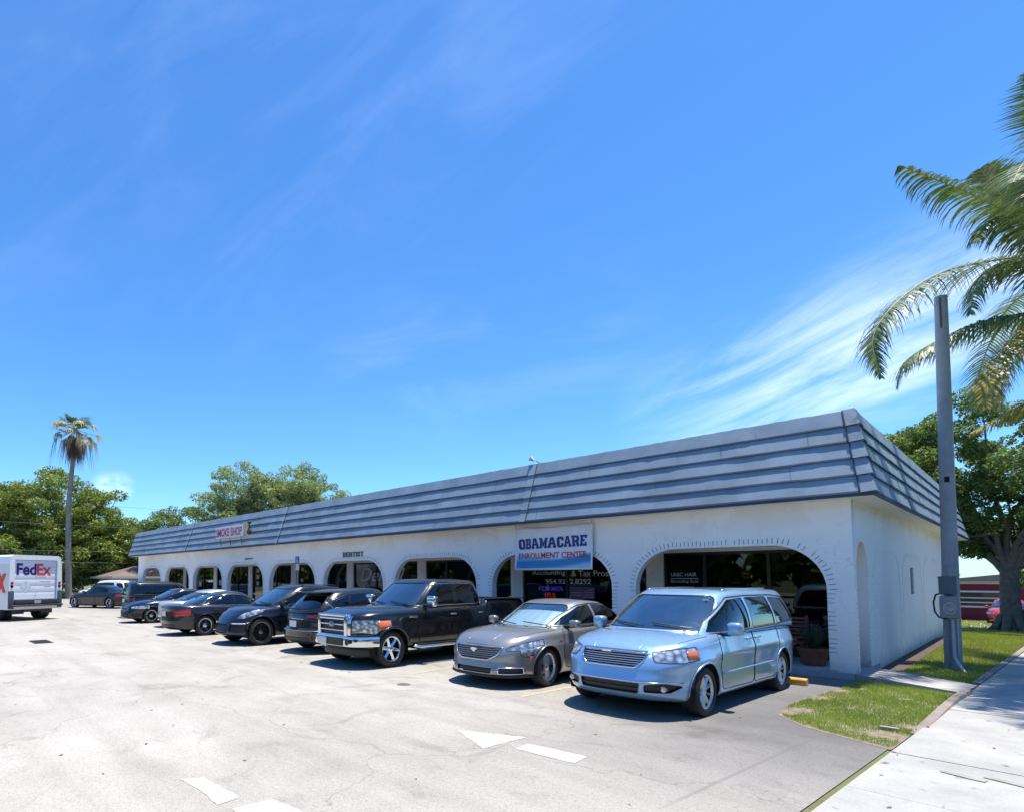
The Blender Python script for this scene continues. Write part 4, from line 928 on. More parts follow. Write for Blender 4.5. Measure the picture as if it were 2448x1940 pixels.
def soilmat():
    m = mat('lawn_soil', (.1,.12,.04), .95); x = NB(m); b = m.node_tree.nodes['Principled BSDF']; t = x.n('TexCoord').outputs['Object']
    r = ramp(x, [(.3, (.10,.075,.045)), (.48, (.15,.15,.06)), (.6, (.12,.17,.05)), (.75, (.17,.19,.07))]); x.l(nz(x, t, 1.8, 10, .72, .3), r.inputs[0]); g = ramp(x, [(.3, (.6,.6,.6)), (.7, (1.2,1.2,1.2))]); x.l(nz(x, t, 45, 5, .8), g.inputs[0])
    x.l(mx(x, 1., r.outputs[0], g.outputs[0], 'MULTIPLY'), b.inputs['Base Color']); return m
SOIL = soilmat(); DGROUND = mat('dark_brown_ground', (.085,.062,.05), .95, noise=.5, nscale=12, bump=.8, bscale=30)
def gz(x, y):
    s = max(0, y-12)*.030 if x > -6 else 0
    return -min(s, 1.2)
v = []; f = []; xs = [-900,-300,-120,-70,-45,-20,-6.5,-6,-3,-1,1,3,6,20,120,900]; ys = [-900,-200,-60,-20,-5,3,8,12,14,18,24,30,36,44,52,70,120,300,900]
for y in ys:
    for x_ in xs: v.append((x_, y, gz(x_, y)-.012))
nx = len(xs)
for j in range(len(ys)-1):
    for i in range(nx-1): f.append((j*nx+i, j*nx+i+1, (j+1)*nx+i+1, (j+1)*nx+i))
tag(mesh('ground', v, f, SOIL), kind='structure')
def flat(name, poly, z, m, kind='structure', th=0):
    if th: b = MB(); b.prism(poly, z-th, z, 'Z'); o = b.build(name, m)
    else: o = mesh(name, [(p[0], p[1], z) for p in poly], [list(range(len(poly)))], m)
    if kind: tag(o, kind=kind)
    return o
patch = [(.03,-.89),(-.04,-1.8),(-.12,-2.7),(-.16,-3.4),(-.13,-3.98),(-.03,-4.45),(.27,-4.84),(.66,-5.09),(1.02,-5.27),(1.29,-5.42),(1.36,-4.28),(1.385,-2.32),(1.37,-1.26),(1.40,-.3),(.03,-.05)]
lot = [(-75,-70),(.35,-70),(.95,-14),(1.17,-8.29),(1.28,-5.43),(1.02,-5.27),(.66,-5.09),(.27,-4.84),(-.03,-4.45),(-.13,-3.98),(-.16,-3.4),(-.12,-2.7),(-.04,-1.8),(.03,-.89),(.03,-.02),(-42,-.02),(-42,4),(-75,9)]
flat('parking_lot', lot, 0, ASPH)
sx = lambda y: 1.53+.034*y      # left edge of the pavement
sy = [-70]+[-16+1.72*i for i in range(0, 30)]
slab = MB()
for i in range(len(sy)-1):
    a, b_ = sy[i]+.006, sy[i+1]-.006; sk = .12
    za, zb_ = gz(0, a), gz(0, b_); v = [(sx(a), a, za-.1), (sx(a)+1.75, a-sk, za-.1), (sx(b_)+1.75, b_-sk, zb_-.1), (sx(b_), b_, zb_-.1)]
    r = random.uniform(-.003, .003); v += [(p[0], p[1], p[2]+.125+r) for p in v]; slab.add(v, [(0,3,2,1),(4,5,6,7),(0,1,5,4),(1,2,6,5),(2,3,7,6),(3,0,4,7)])
tag(slab.build('pavement', CONC), kind='structure')
# street beyond the pavement, out of frame at right but seen in reflections
flat('road', [(4.6,-200),(14,-200),(20,40),(20,200),(10.5,200),(7.4,40)], .0, mat('road_asphalt', (.12,.12,.12), .9, noise=.2, nscale=3))
kb = MB(); pts = [(1.36,-4.4),(1.40,-2.3),(1.43,-1.2),(1.49,-.35)]
for (xa, ya), (xb, yb) in zip(pts, pts[1:]):
    v = [(xa-.05,ya,0),(xa+.08,ya,0),(xb+.08,yb,0),(xb-.05,yb,0)]; h0 = .015+.018*(ya+4.4); h1 = .015+.018*(yb+4.4); v += [(xa-.04,ya,h0),(xa+.06,ya,h0),(xb+.06,yb,h1),(xb-.04,yb,h1)]; kb.add(v, [(0,3,2,1),(4,5,6,7),(0,1,5,4),(1,2,6,5),(2,3,7,6),(3,0,4,7)])
tag(kb.build('kerb', CURB), kind='structure')
kb = MB()
for i in range(14):
    y0 = 1.1+i*1.6; y1 = y0+1.57; kb.box((0,0,0),(1,1,1), Matrix(((.11,.034*1.57,0,sx(y0)-.12),(0,y1-y0,0,y0),(0,0,.06,gz(0,(y0+y1)/2)-.02),(0,0,0,1))))
tag(kb.build('kerb', CURB), kind='structure')
# concrete walk from the arcade to the pavement
wk = MB(); v = [(-.02,-.06,-.05),(1.46,-.42,-.05),(1.54,.75,-.05),(-.02,1.36,-.05),(-.02,-.06,.12),(1.46,-.42,.032),(1.54,.75,.032),(-.02,1.36,.12)]
wk.add(v, [(0,3,2,1),(4,5,6,7),(0,1,5,4),(1,2,6,5),(2,3,7,6),(3,0,4,7)]); tag(wk.build('walkway', CONC), kind='structure')
PORCH = concrete('porch_concrete', (.30,.31,.33), (.42,.43,.45))
pf = MB(); pf.box((-40.9,-.05,-.05),(-.03,2.2,.12)); tag(pf.build('porch_floor', PORCH), kind='structure')
flat('dark_ground_strip', [(.02,1.4),(.34,1.35),(.36,3),(.25,6),(.2,9),(.1,12),(-.2,12),(-.02,1.6)], .002, DGROUND)  # dark brown strip along the foot of the end wall
rim_ = []
for (x_, y_) in patch:
    d_ = Vector((x_-.7, y_+2.6)); d_.normalize(); 
    for k in range(3): rim_.append((x_+d_.x*random.uniform(.0,.08)*(1 if x_ < 1.25 else .3)+random.uniform(-.02,.02), y_+d_.y*random.uniform(.02,.10)*(1 if y_ < -.6 else 0)+random.uniform(-.03,.03)))
cc_ = (.7,-2.6); rim_.sort(key=lambda p: math.atan2(p[1]-cc_[1], p[0]-cc_[0]))
flat('dirt_edge', rim_, .003, mat('dirt_edge_soil', (.20,.165,.12), .95, noise=.45, nscale=9, bump=.8, bscale=30))
# painted markings
def worn(name, col, lo=.42, hi=.55):
    m = mat(name, col, .7); x = NB(m); b = m.node_tree.nodes['Principled BSDF']; t = x.n('TexCoord').outputs['Object']
    r = ramp(x, [(lo, (.36,.34,.31)), (hi, col)]); x.l(nz(x, t, 13, 10, .85, .3), r.inputs[0]); g = ramp(x, [(.3, (.7,.7,.7)), (.6, (1.05,1.05,1.05))]); x.l(nz(x, t, 55, 4), g.inputs[0]); x.l(mx(x, 1., r.outputs[0], g.outputs[0], 'MULTIPLY'), b.inputs['Base Color']); return m
WPAINT = worn('worn_white_paint', (.56,.555,.54), .42, .55); YPAINT = worn('worn_yellow_paint', (.52,.42,.20), .45, .6)
def rag(poly, z, name, m, label, cat='marking'):
    out = []
    for i, a in enumerate(poly):
        b = poly[(i+1) % len(poly)]; n = max(2, int(math.hypot(b[0]-a[0], b[1]-a[1])/.05))
        for k in range(n): out.append((a[0]+(b[0]-a[0])*k/n+random.uniform(-.008,.008), a[1]+(b[1]-a[1])*k/n+random.uniform(-.008,.008)))
    o = mesh(name, [(p[0], p[1], z) for p in out], [list(range(len(out)))], m); tag(o, kind='structure'); return o
rag([(-2.46,-8.60),(-1.68,-8.20),(-1.71,-8.98)], .004, 'painted_arrow', WPAINT, '')
rag([(-1.48,-8.70),(-1.50,-8.41),(-.78,-8.35),(-.74,-8.67)], .004, 'painted_dash', WPAINT, '')
rag([(-2.95,-12.03),(-2.86,-11.83),(-2.14,-11.80),(-2.10,-12.03),(-2.5,-12.0)], .004, 'painted_dash', WPAINT, '')
rag([(-1.95,-11.98),(-1.92,-11.60),(-1.55,-11.55),(-1.1,-11.75),(-1.2,-12.05)], .004, 'painted_dash', WPAINT, '')
for x0, x1, y0 in ((-3.22,-3.02,-6.2),(-6.02,-6.4,-6.0),(-9.3,-9.2,-6.1),(-12.0,-11.9,-6.1),(-15.3,-15.1,-6.3)):
    rag([(x0-.05,y0),(x0+.05,y0),(x1+.05,-1.3),(x1-.05,-1.3)], .004, 'stall_line', YPAINT, '')
for p in (((1.79,-6.20),(2.10,-6.31),(2.12,-6.22),(1.80,-6.09)),((2.08,-6.12),(2.36,-6.22),(2.38,-6.13),(2.10,-6.02))): rag([(a,b) for a,b in p], .0305, 'pavement_patch', mat('grey_patch', (.30,.29,.27), .9, noise=.2), '')
dg = MB(); dg.box((-18.2,-10.7,.0),(-17.2,-10.2,.012)); tag(dg.build('storm_drain', mat('cast_iron', (.05,.045,.04), .7, .3)), 'rusty iron drain grate set in the asphalt at left', 'drain')
gs = MB()
for i in range(9): gs.box((-18.15+i*.105,-10.66,.012),(-18.10+i*.105,-10.24,.022))
o_ = gs.build('grate_bar', MATS['cast_iron'], bpy.data.objects['storm_drain'])
cv = MB(); cv.lathe([(0,.008),(.12,.008),(.13,0)],20,'Z',(-5.27,-6.91,0)); cv.lathe([(.05,.012),(.07,.012),(.072,.008)],16,'Z',(-5.27,-6.91,0)); tag(cv.build('valve_cover', mat('valve_iron', (.16,.13,.11), .7, .3)), 'small round iron cover in the asphalt in front of the black pickup', 'cover')
# ---------------------------------------------------------------- the building
def wallmat(name, col, brick=.6):
    m = mat(name, col, .75); x = NB(m); b = m.node_tree.nodes['Principled BSDF']; t = x.n('TexCoord').outputs['Object']; sp = x.n('SeparateXYZ'); x.l(t, sp.inputs[0])
    cb = x.n('CombineXYZ'); x.l(mt(x, 'ADD', sp.outputs[0], sp.outputs[1]), cb.inputs[0]); x.l(sp.outputs[2], cb.inputs[1])
    br = x.n('TexBrick'); br.inputs['Scale'].default_value = 1.0; br.inputs['Brick Width'].default_value = .21; br.inputs['Row Height'].default_value = .075; br.inputs['Mortar Size'].default_value = .007; br.inputs['Mortar Smooth'].default_value = .4; x.l(cb.outputs[0], br.inputs['Vector'])
    r = ramp(x, [(.3, [c*.97 for c in col]), (.6, col)]); x.l(nz(x, t, .8, 8, .65, .4), r.inputs[0])
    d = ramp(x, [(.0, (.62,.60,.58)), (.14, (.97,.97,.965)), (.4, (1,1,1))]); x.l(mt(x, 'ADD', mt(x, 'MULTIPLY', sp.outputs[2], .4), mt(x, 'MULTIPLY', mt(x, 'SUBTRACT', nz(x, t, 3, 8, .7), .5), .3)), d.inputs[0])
    st = ramp(x, [(.62, (1,1,1)), (.78, (.90,.895,.88))]); 
    sv = x.n('Mapping'); sv.inputs['Scale'].default_value = (3, 3, .5); x.l(t, sv.inputs['Vector']); x.l(nz(x, sv.outputs[0], 1.2, 8, .65), st.inputs[0])
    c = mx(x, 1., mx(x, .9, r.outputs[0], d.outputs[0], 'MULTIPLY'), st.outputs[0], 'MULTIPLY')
    cm = mt(x, 'MULTIPLY', mt(x, 'MULTIPLY', sst(x, nz(x, t, .55, 9, .7, .8), .50, .56), sst(x, sp.outputs[2], 2.7, 3.3)), .55); c = mx(x, cm, c, (.80,.74,.66))      # old cream coat showing under the eaves
    hc_ = x.n('TexVoronoi', feature='DISTANCE_TO_EDGE'); hc_.inputs['Scale'].default_value = .5; hv = x.n('VectorMath', operation='ADD'); x.l(t, hv.inputs[0]); hn = x.n('TexNoise'); hn.inputs['Scale'].default_value = 2.; hn.inputs['Detail'].default_value = 6; x.l(t, hn.inputs['Vector']); x.l(hn.outputs['Color'], hv.inputs[1]); x.l(hv.outputs[0], hc_.inputs['Vector'])
    hr = ramp(x, [(.0, (.6,.6,.6)), (.004, (1,1,1))]); x.l(hc_.outputs['Distance'], hr.inputs[0]); c = mx(x, .5, c, hr.outputs[0], 'MULTIPLY'); x.l(c, b.inputs['Base Color'])
    mk = sst(x, sp.outputs[2], 2.95, 2.75); h = mt(x, 'MULTIPLY', mt(x, 'SUBTRACT', 1., br.outputs['Fac']), mk); h = mt(x, 'ADD', h, mt(x, 'MULTIPLY', nz(x, t, 14, 6, .6), .6))
    bp = x.n('Bump'); bp.inputs['Strength'].default_value = brick; bp.inputs['Distance'].default_value = .006; x.l(h, bp.inputs['Height']); x.l(bp.outputs[0], b.inputs['Normal']); return m
WHITE = wallmat('white_painted_brick', (.90,.895,.89)); SOFF = mat('cream_soffit', (.80,.77,.70), .8, noise=.06, nscale=2); JOINT = mat('shaded_mortar_joint', (.30,.32,.35), .9, noise=.3, nscale=9)
BR_ = mat('bronze_frame', (.022,.022,.024), .4, .4)
bld = empty('strip_mall_building', (0,0,0), 0, 'long white painted brick building with arched arcade and slate blue mansard roof', 'building')
AC = [-2.35-4.462*k for k in range(9)]; AWD = [3.84]*8+[3.5]; ZT, RX = 2.63, .95
def archpts(cx, w, zt, rx, rz, z0, n=14):
    l, r = cx-w/2, cx+w/2; P = [(r, z0), (r, zt-rz)]
    P += [(r-rx+rx*math.cos(a), zt-rz+rz*math.sin(a)) for a in [math.pi/2*k/n for k in range(1, n+1)]]
    P += [(l+rx-rx*math.sin(a), zt-rz+rz*math.cos(a)) for a in [math.pi/2*k/n for k in range(0, n+1)]]
    return P+[(l, z0)]
out = [(-40.7, 0), (-40.7, 3.5), (0, 3.5), (0, 0)]
for c, w in zip(AC, AWD): out += archpts(c, w, ZT, RX, .92, 0)
cu = curve2d([out], .10); fw_ = cu2mesh(cu, 'front_wall', WHITE, bld, Matrix.Translation((0,.10,0))@XZ)
SR = Matrix.Rotation(R_(1.2), 4, 'Z')      # the end wall is a touch out of square
YZ = Matrix(((0,0,1,0),(1,0,0,0),(0,1,0,0),(0,0,0,1)))
side = [(.203,.0),(.203,.1)]+[]+[(.76-.555*math.cos(math.pi*k/18), 2.08+.60*math.sin(math.pi*k/18)) for k in range(19)]+[(1.315,0),(19,-.5),(19,3.5),(.203,3.5)]
side = [(.203,3.5),(19,3.5),(19,-.6),(1.315,-.6)]+[(.76+.555*math.cos(math.pi*k/18), 2.08+.60*math.sin(math.pi*k/18)) for k in range(19)]
cu = curve2d([side], .10); sw_ = cu2mesh(cu, 'end_wall', WHITE, bld, SR@Matrix.Translation((-.10,0,0))@YZ)
bk = MB(); bk.box((-40.7,18.8,-.6),(-.5,19.0,3.5)); bk.box((-40.7,2.2,-.1),(-40.5,18.8,3.5)); bk.build('back_wall', WHITE, bld)
# left end wall of the arcade, a round-headed opening
le = [(.203,3.5),(2.2,3.5),(2.2,0),(1.9,0)]+[(1.1+.8*math.cos(math.pi*k/18), 1.75+.80*math.sin(math.pi*k/18)) for k in range(19)]+[(.3,0),(.203,0)]
cu = curve2d([le], .09); cu2mesh(cu, 'arcade_end_wall', WHITE, bld, Matrix.Translation((-40.6,0,0))@YZ)
# arch bricks and mortar joints; their dark grey also paints the gaps' shade
for ai, (c, w) in enumerate(zip(AC, AWD)):
    P = archpts(c, w, ZT, RX, .92, .14, 24); Q = [Vector(p) for p in P]; L_ = [0]
    for a, b in zip(Q, Q[1:]): L_.append(L_[-1]+(b-a).length)
    n = int(L_[-1]/.088); bm_ = MB(); jm = MB()
    for k in range(n+1):
        s = L_[-1]*k/n; i = min(len(Q)-2, max(j for j in range(len(Q)) if L_[j] <= s+1e-9)); t = (Q[i+1]-Q[i]).normalized(); p = Q[i]+t*(s-L_[i]); o_n = Vector((t.y, -t.x))
        if (p+o_n*.1-Vector((c,1.4))).length < (p-Vector((c,1.4))).length: o_n = -o_n
        top = p.y > ZT-.92
        if k < n:
            p2 = p+t*.044; r1 = .135+random.uniform(-.012,.012); a = p2-t*.034; b = p2+t*.034; pr = .012+random.uniform(-.004,.005)
            q = [a+o_n*.001, b+o_n*.001, b+o_n*r1, a+o_n*r1]; v = [(e.x, .0, e.y) for e in q]+[(e.x, -pr, e.y) for e in q]; bm_.add(v, [(0,1,2,3),(7,6,5,4),(0,4,5,1),(1,5,6,2),(2,6,7,3),(3,7,4,0)])
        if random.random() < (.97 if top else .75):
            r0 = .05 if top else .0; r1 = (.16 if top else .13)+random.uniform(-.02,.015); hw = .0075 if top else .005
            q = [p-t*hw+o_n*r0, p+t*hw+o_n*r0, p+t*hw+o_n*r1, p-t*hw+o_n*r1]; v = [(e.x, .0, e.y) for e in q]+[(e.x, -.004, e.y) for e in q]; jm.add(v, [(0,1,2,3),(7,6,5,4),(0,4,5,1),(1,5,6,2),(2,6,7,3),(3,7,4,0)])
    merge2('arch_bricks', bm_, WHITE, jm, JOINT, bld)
# blind arches in relief on the end wall, and bricks round its opening
def relief(y0, y1, zt, r, z0, name, round_=False, trans=SR, jd=.8):
    P = archpts((y0+y1)/2, y1-y0, zt, r, r if not round_ else .60, z0, 16); Q = [Vector(p) for p in P]; mbk = MB(); jm = MB(); cc = Vector(((y0+y1)/2, zt-1))
    for a, b in zip(Q, Q[1:]):
        n = max(1, int((b-a).length/.085)); t = (b-a).normalized(); o_n = Vector((t.y,-t.x))
        if (a+o_n*.1-cc).length < (a-cc).length: o_n = -o_n
        for k in range(n):
            p = a+(b-a)*((k+.5)/n); l = (b-a).length/n*.42; q = [p-t*l, p+t*l, p+t*l+o_n*.10, p-t*l+o_n*.10]; pr = .010+random.uniform(-.003,.003)
            v = [trans@Vector((-.001, e.x, e.y)) for e in q]+[trans@Vector((pr, e.x, e.y)) for e in q]; mbk.add(v, [(3,2,1,0),(4,5,6,7),(1,5,4,0),(2,6,5,1),(3,7,6,2),(0,4,7,3)])
            if random.random() < jd:
                q0 = a+(b-a)*(k/n); q = [q0-t*.005+o_n*.02, q0+t*.005+o_n*.02, q0+t*.005+o_n*.10, q0-t*.005+o_n*.10]
                v = [trans@Vector((-.001, e.x, e.y)) for e in q]+[trans@Vector((.004, e.x, e.y)) for e in q]; jm.add(v, [(3,2,1,0),(4,5,6,7),(1,5,4,0),(2,6,5,1),(3,7,6,2),(0,4,7,3)])
    merge2(name, mbk, WHITE, jm, mat('pale_joint', (.42,.44,.45), .9), bld)
relief(.20,1.32,2.68,.555,.13,'arch_bricks',True)
relief(1.9,5.4,2.50,.75,.3,'blind_arch',jd=.75); relief(5.9,9.4,2.50,.75,.3,'blind_arch',jd=.5); relief(9.9,13.4,2.50,.75,.3,'blind_arch',jd=.3)
# house-number board on the end wall
nb_ = empty('number_board', SR@Vector((0,7.42,1.87)), R_(1.2), 'grey vertical number board mounted on the white end wall', 'sign')
b = MB(); b.bbox((.0,-.16,-.36),(.025,.16,.36),.006); bo_ = b.build('board', mat('grey_board', (.20,.24,.26), .6, noise=.2, nscale=8), nb_)
for i, ch in enumerate('6900'):
    fr_ = Matrix.Translation((.028,-.05,.19-.16*i))@YZ; text('numeral', ch, 0, 0, .10, .12, 0, mat('pale_numeral', (.45,.48,.48), .6), nb_, bold=.02, frame=fr_, ext=.003)
# eaves, soffit, mansard
E0, E1, ZE, ZR = (-41.4,-.5), (.42,-.5), 3.48, 5.22
sf = MB(); sf.add([(-41.4,-.5,3.47),(.42,-.5,3.47),(.04,19.4,3.47),(-41.4,19.4,3.47),(-41.4,-.5,3.505),(.42,-.5,3.505),(.04,19.4,3.505),(-41.4,19.4,3.505)], [(0,3,2,1),(4,5,6,7),(0,1,5,4),(1,2,6,5),(2,3,7,6),(3,0,4,7)]); sf.build('soffit', SOFF, bld)
BLUE = mat('slate_blue_roof', (.185,.255,.325), .62, noise=.2, nscale=1.4, bump=.15, bscale=40); BLUED = mat('dark_blue_trim', (.025,.045,.085), .6)
rn = BLUE.node_tree
mans = None
BLUEJ = mat('roof_joint', (.10,.14,.22), .7)
def mface(A0, B0, A1, B1, name, step=.62, thick=.038):
    A0, B0, A1, B1 = [Vector(p) for p in (A0, B0, A1, B1)]; nrm = (B0-A0).cross(A1-A0).normalized(); Ld = (B0-A0).length; mb = MB(); jn = MB(); dr = MB(); drs = []; NC = 5
    # underlay
    mb.add([A0-nrm*.02, B0-nrm*.02, B1-nrm*.02, A1-nrm*.02], [(0,1,2,3)])
    P = lambda u, v: (A0+(B0-A0)*u)*(1-v)+(A1+(B1-A1)*u)*v
    sub = .16 if step < 2 else 1.5
    for c in range(NC):
        v0, v1 = c/NC, min(1, (c+1)/NC+.02); u = 0; n = int(Ld/sub); us = [k/n for k in range(n+1)]; jj = 0; tj = 0; rows = []
        for k, u in enumerate(us):
            if random.random() < .12: jj = random.uniform(-.006, .002)
            if random.random() < .35: tj = random.uniform(-.006, .006)
            rows.append((u, v0+(jj if c else 0), thick+tj, v1+(random.choice((0,0,.006)) if c == NC-1 else 0)))
        v = []; f = []
        for u, vb, th_, vt in rows:
            ta = .010 if c < NC-1 else .025; v += [P(u, vb), P(u, vb)+nrm*th_, P(u, vt)+nrm*ta, P(u, vt)]
        for k in range(len(rows)-1):
            a = k*4; dr.add([v[a+1]+nrm*.004, v[a+5]+nrm*.004, v[a+5]+nrm*.004+(v[a+6]-v[a+5])*.10, v[a+1]+nrm*.004+(v[a+2]-v[a+1])*.10, v[a], v[a+4]], [(0,1,2,3),(4,5,1,0)]); f += [(a, a+4, a+5, a+1), (a+1, a+5, a+6, a+2), (a+2, a+6, a+7, a+3)]
        mb.add(v, f); drs.append(dr); dr = MB()
        u = random.uniform(.5, 3)/Ld
        while u < 1 and step < 2:      # butt joints between sheets
            q = [P(u-.004/Ld, v0)+nrm*(thick+.006), P(u+.004/Ld, v0)+nrm*(thick+.006), P(u+.004/Ld, v1)+nrm*.016, P(u-.004/Ld, v1)+nrm*.016]
            if random.random() < .6: jn.add([q[0]-nrm*.02, q[1]-nrm*.02, q[2]-nrm*.02, q[3]-nrm*.02]+q, [(4,5,6,7),(0,4,7,3),(1,2,6,5),(0,1,5,4)])
            u += random.uniform(1.5, 4)/Ld
    o = merge2(name, mb, BLUE, jn, BLUEJ, bld)
    for d_ in drs: d_.build('lip_shade_line', BLUED, o)  # dark blue strips paint in the shaded line under each course lip
    return o
mf = mface((-41.4,-.5,ZE+.03), (.42,-.5,ZE+.03), (-41.5,.1,ZR), (.08,.1,ZR), 'mansard_front')
ms = mface((.42,-.5,ZE+.03), (.04,19.4,ZE+.03), (.08,.1,ZR), (-.32,18.9,ZR), 'mansard_side')
mb_ = mface((.04,19.4,ZE+.03), (-41.4,19.4,ZE+.03), (-.32,18.9,ZR), (-41.5,18.9,ZR), 'mansard_back', 2.4); ml = mface((-41.4,19.4,ZE+.03), (-41.4,-.5,ZE+.03), (-41.5,18.9,ZR), (-41.5,.1,ZR), 'mansard_side', 2.4)
fr = MB(); fr.add([(-41.5,.1,4.95),(.08,.1,4.95),(-.32,18.9,4.95),(-41.5,18.9,4.95)], [(0,1,2,3)]); fr.build('flat_roof', mat('roof_gravel', (.4,.4,.38), .9, noise=.2), bld)
fa = MB(); fa.add([(-41.43,-.53,3.462),(.45,-.53,3.462),(.45,-.505,3.462),(-41.43,-.505,3.462),(-41.43,-.53,3.53),(.45,-.53,3.53),(.45,-.505,3.53),(-41.43,-.505,3.53)], [(0,3,2,1),(4,5,6,7),(0,1,5,4),(1,2,6,5),(2,3,7,6),(3,0,4,7)])
fa.add([(.45,-.53,3.462),(.07,19.42,3.462),(.045,19.42,3.462),(.425,-.505,3.462),(.45,-.53,3.53),(.07,19.42,3.53),(.045,19.42,3.53),(.425,-.505,3.53)], [(0,3,2,1),(4,5,6,7),(0,1,5,4),(1,2,6,5),(2,3,7,6),(3,0,4,7)]); fa.build('fascia', BLUED, bld)
# hip cap: overlapping folded plates, and cover strips on the front slope
hc = MB(); a0, a1 = Vector((.42,-.5,ZE+.03)), Vector((.08,.1,ZR)); nf_ = Vector((0,-.945,.327)); ns_ = Vector((.98,0,.19))
for c in range(5):
    p0 = a0+(a1-a0)*(c/5); p1 = a0+(a1-a0)*((c+1)/5+.01); o0 = (nf_+ns_).normalized()*.085; o1 = (nf_+ns_).normalized()*.04
    lf = Vector((-1,0,0)); rg = Vector((-.02,1,0)); w = .17
    v = [p0+o0, p1+o1, p0+lf*w+nf_*.055, p1+lf*w+nf_*.03, p0+rg*w*1.3+ns_*.055, p1+rg*w*1.3+ns_*.03, p0+nf_*0, p0+lf*w, p0+rg*w*1.3]
    hc.add(v, [(0,2,3,1),(0,1,5,4),(0,6,7,2),(0,4,8,6)])
    hc.tube([p0+lf*w+nf_*.05, p1+lf*w+nf_*.028], .008, 4)
hp = hc.build('hip_cap', BLUE, bld)
hl = MB()
for c in range(5):
    p0 = a0+(a1-a0)*(c/5); p1 = a0+(a1-a0)*((c+1)/5); hl.tube([p0+lf*.17+nf_*.062, p1+lf*.17+nf_*.036], .011, 4); hl.tube([p0+lf*.17+nf_*.06, p0+(nf_+ns_).normalized()*.09, p0+rg*.22+ns_*.06], .012, 4)
hl.build('cap_edge', BLUED, hp)
for xq in (-7.23,-20.65,-31.1):
    cs = MB(); p0 = Vector((xq,-.5,ZE+.03)); p1 = Vector((xq,.1,ZR)); sl_ = (p1-p0).normalized()
    for c in range(5):
        q0 = p0+(p1-p0)*(c/5); q1 = p0+(p1-p0)*((c+1)/5); v = [q0+Vector((-.11,0,0)), q0+Vector((.11,0,0)), q1+Vector((.11,0,0)), q1+Vector((-.11,0,0))]; v += [v[0]+nf_*.065, v[1]+nf_*.065, v[2]+nf_*.035, v[3]+nf_*.035]
        cs.add(v, [(3,2,1,0),(4,5,6,7),(0,1,5,4),(1,2,6,5),(2,3,7,6),(3,0,4,7)])
    co_ = cs.build('cover_strip', BLUE, bld); ce = MB(); ce.tube([p0+Vector((.115,0,0))+nf_*.068, p1+Vector((.115,0,0))+nf_*.04], .010, 4); ce.build('strip_edge', BLUED, co_)
# shop fronts behind the arcade
PIER = [-4.70,-9.285,-13.79,-18.38,-23.11,-27.72,-32.3,-37.15]; PW = .235
hd_ = MB(); hd_.box((-40.5,2.0,2.62),(-.21,2.2,3.47)); hd_.build('shopfront_header', WHITE, bld)
for p in PIER: b = MB(); b.box((p-PW,1.97,.12),(p+PW,2.2,2.62)); b.build('pier', WHITE, bld)
b = MB(); b.box((-.55,1.97,.12),(-.21,2.2,2.62)); b.build('pier', WHITE, bld)
b = MB(); b.box((-40.5,1.97,.12),(-40.1,2.2,2.62)); b.build('pier', WHITE, bld)
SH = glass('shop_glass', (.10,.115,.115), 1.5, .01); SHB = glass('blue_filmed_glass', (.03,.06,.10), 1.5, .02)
BLIND = mat('beige_blind', (.34,.31,.26), .8, noise=.15, nscale=4); BLIND2 = mat('pale_green_blind', (.32,.38,.36), .8, noise=.15, nscale=4)
edges = [-.55]+[e for p in PIER for e in (p+PW, p-PW)]+[-40.1]
mull = {0:[-3.44,-2.0],1:[-7.43],2:[-12.5,-11.0],3:[-16.6],4:[-21.4,-20.05],5:[-26.3,-24.9],6:[-30.7,-29.3],7:[-35.9,-34.1],8:[-38.9]}
blinds = {3:[],4:[(-20.05,-18.62,BLIND)],7:[(-36.9,-36.0,BLIND2)],8:[(-40.0,-39.0,BLIND2)],6:[(-32.0,-30.8,BLIND2)]}
for i in range(9):
    xr, xl = edges[2*i], edges[2*i+1]; fo = MB(); z0 = .12; zt = 2.62
    for a, b_, c, d in ((xl, xl+.06, z0, zt),(xr-.06, xr, z0, zt),(xl+.06, xr-.06, zt-.07, zt),(xl+.06, xr-.06, z0, z0+.12)): fo.box((a, 2.02, c), (b_, 2.12, d))
    for m_ in mull[i]: fo.box((m_-.035, 2.015, z0+.12), (m_+.035, 2.12, zt-.07))
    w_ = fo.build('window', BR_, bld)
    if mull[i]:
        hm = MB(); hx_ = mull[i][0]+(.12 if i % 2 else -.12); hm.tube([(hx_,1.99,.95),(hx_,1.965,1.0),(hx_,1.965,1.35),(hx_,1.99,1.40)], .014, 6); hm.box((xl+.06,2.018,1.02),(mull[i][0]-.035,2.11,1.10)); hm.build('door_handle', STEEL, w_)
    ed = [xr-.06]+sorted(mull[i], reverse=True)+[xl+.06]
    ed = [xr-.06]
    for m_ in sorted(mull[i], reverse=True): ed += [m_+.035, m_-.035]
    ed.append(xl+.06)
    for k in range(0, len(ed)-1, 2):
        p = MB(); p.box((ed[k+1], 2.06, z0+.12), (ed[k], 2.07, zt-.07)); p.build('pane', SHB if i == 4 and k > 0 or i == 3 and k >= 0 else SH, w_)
    for a, b_, m_ in blinds.get(i, []):
        p = MB(); n = int((b_-a)/.09)
        for k in range(n): p.box((a+k*.09+.004, 2.13, .26), (a+(k+1)*.09-.004, 2.14+.012*(k%2), 2.52))
        p.build('window_blind', m_, w_)
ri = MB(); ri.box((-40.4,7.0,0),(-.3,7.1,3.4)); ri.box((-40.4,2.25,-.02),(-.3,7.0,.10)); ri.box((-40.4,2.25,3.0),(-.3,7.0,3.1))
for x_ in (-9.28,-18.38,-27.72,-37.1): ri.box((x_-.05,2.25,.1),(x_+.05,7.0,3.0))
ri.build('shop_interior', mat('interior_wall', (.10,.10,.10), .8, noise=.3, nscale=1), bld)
LAMP = mat('downlight_glow', (1,.95,.85), emit=(1,.9,.75), es=9)
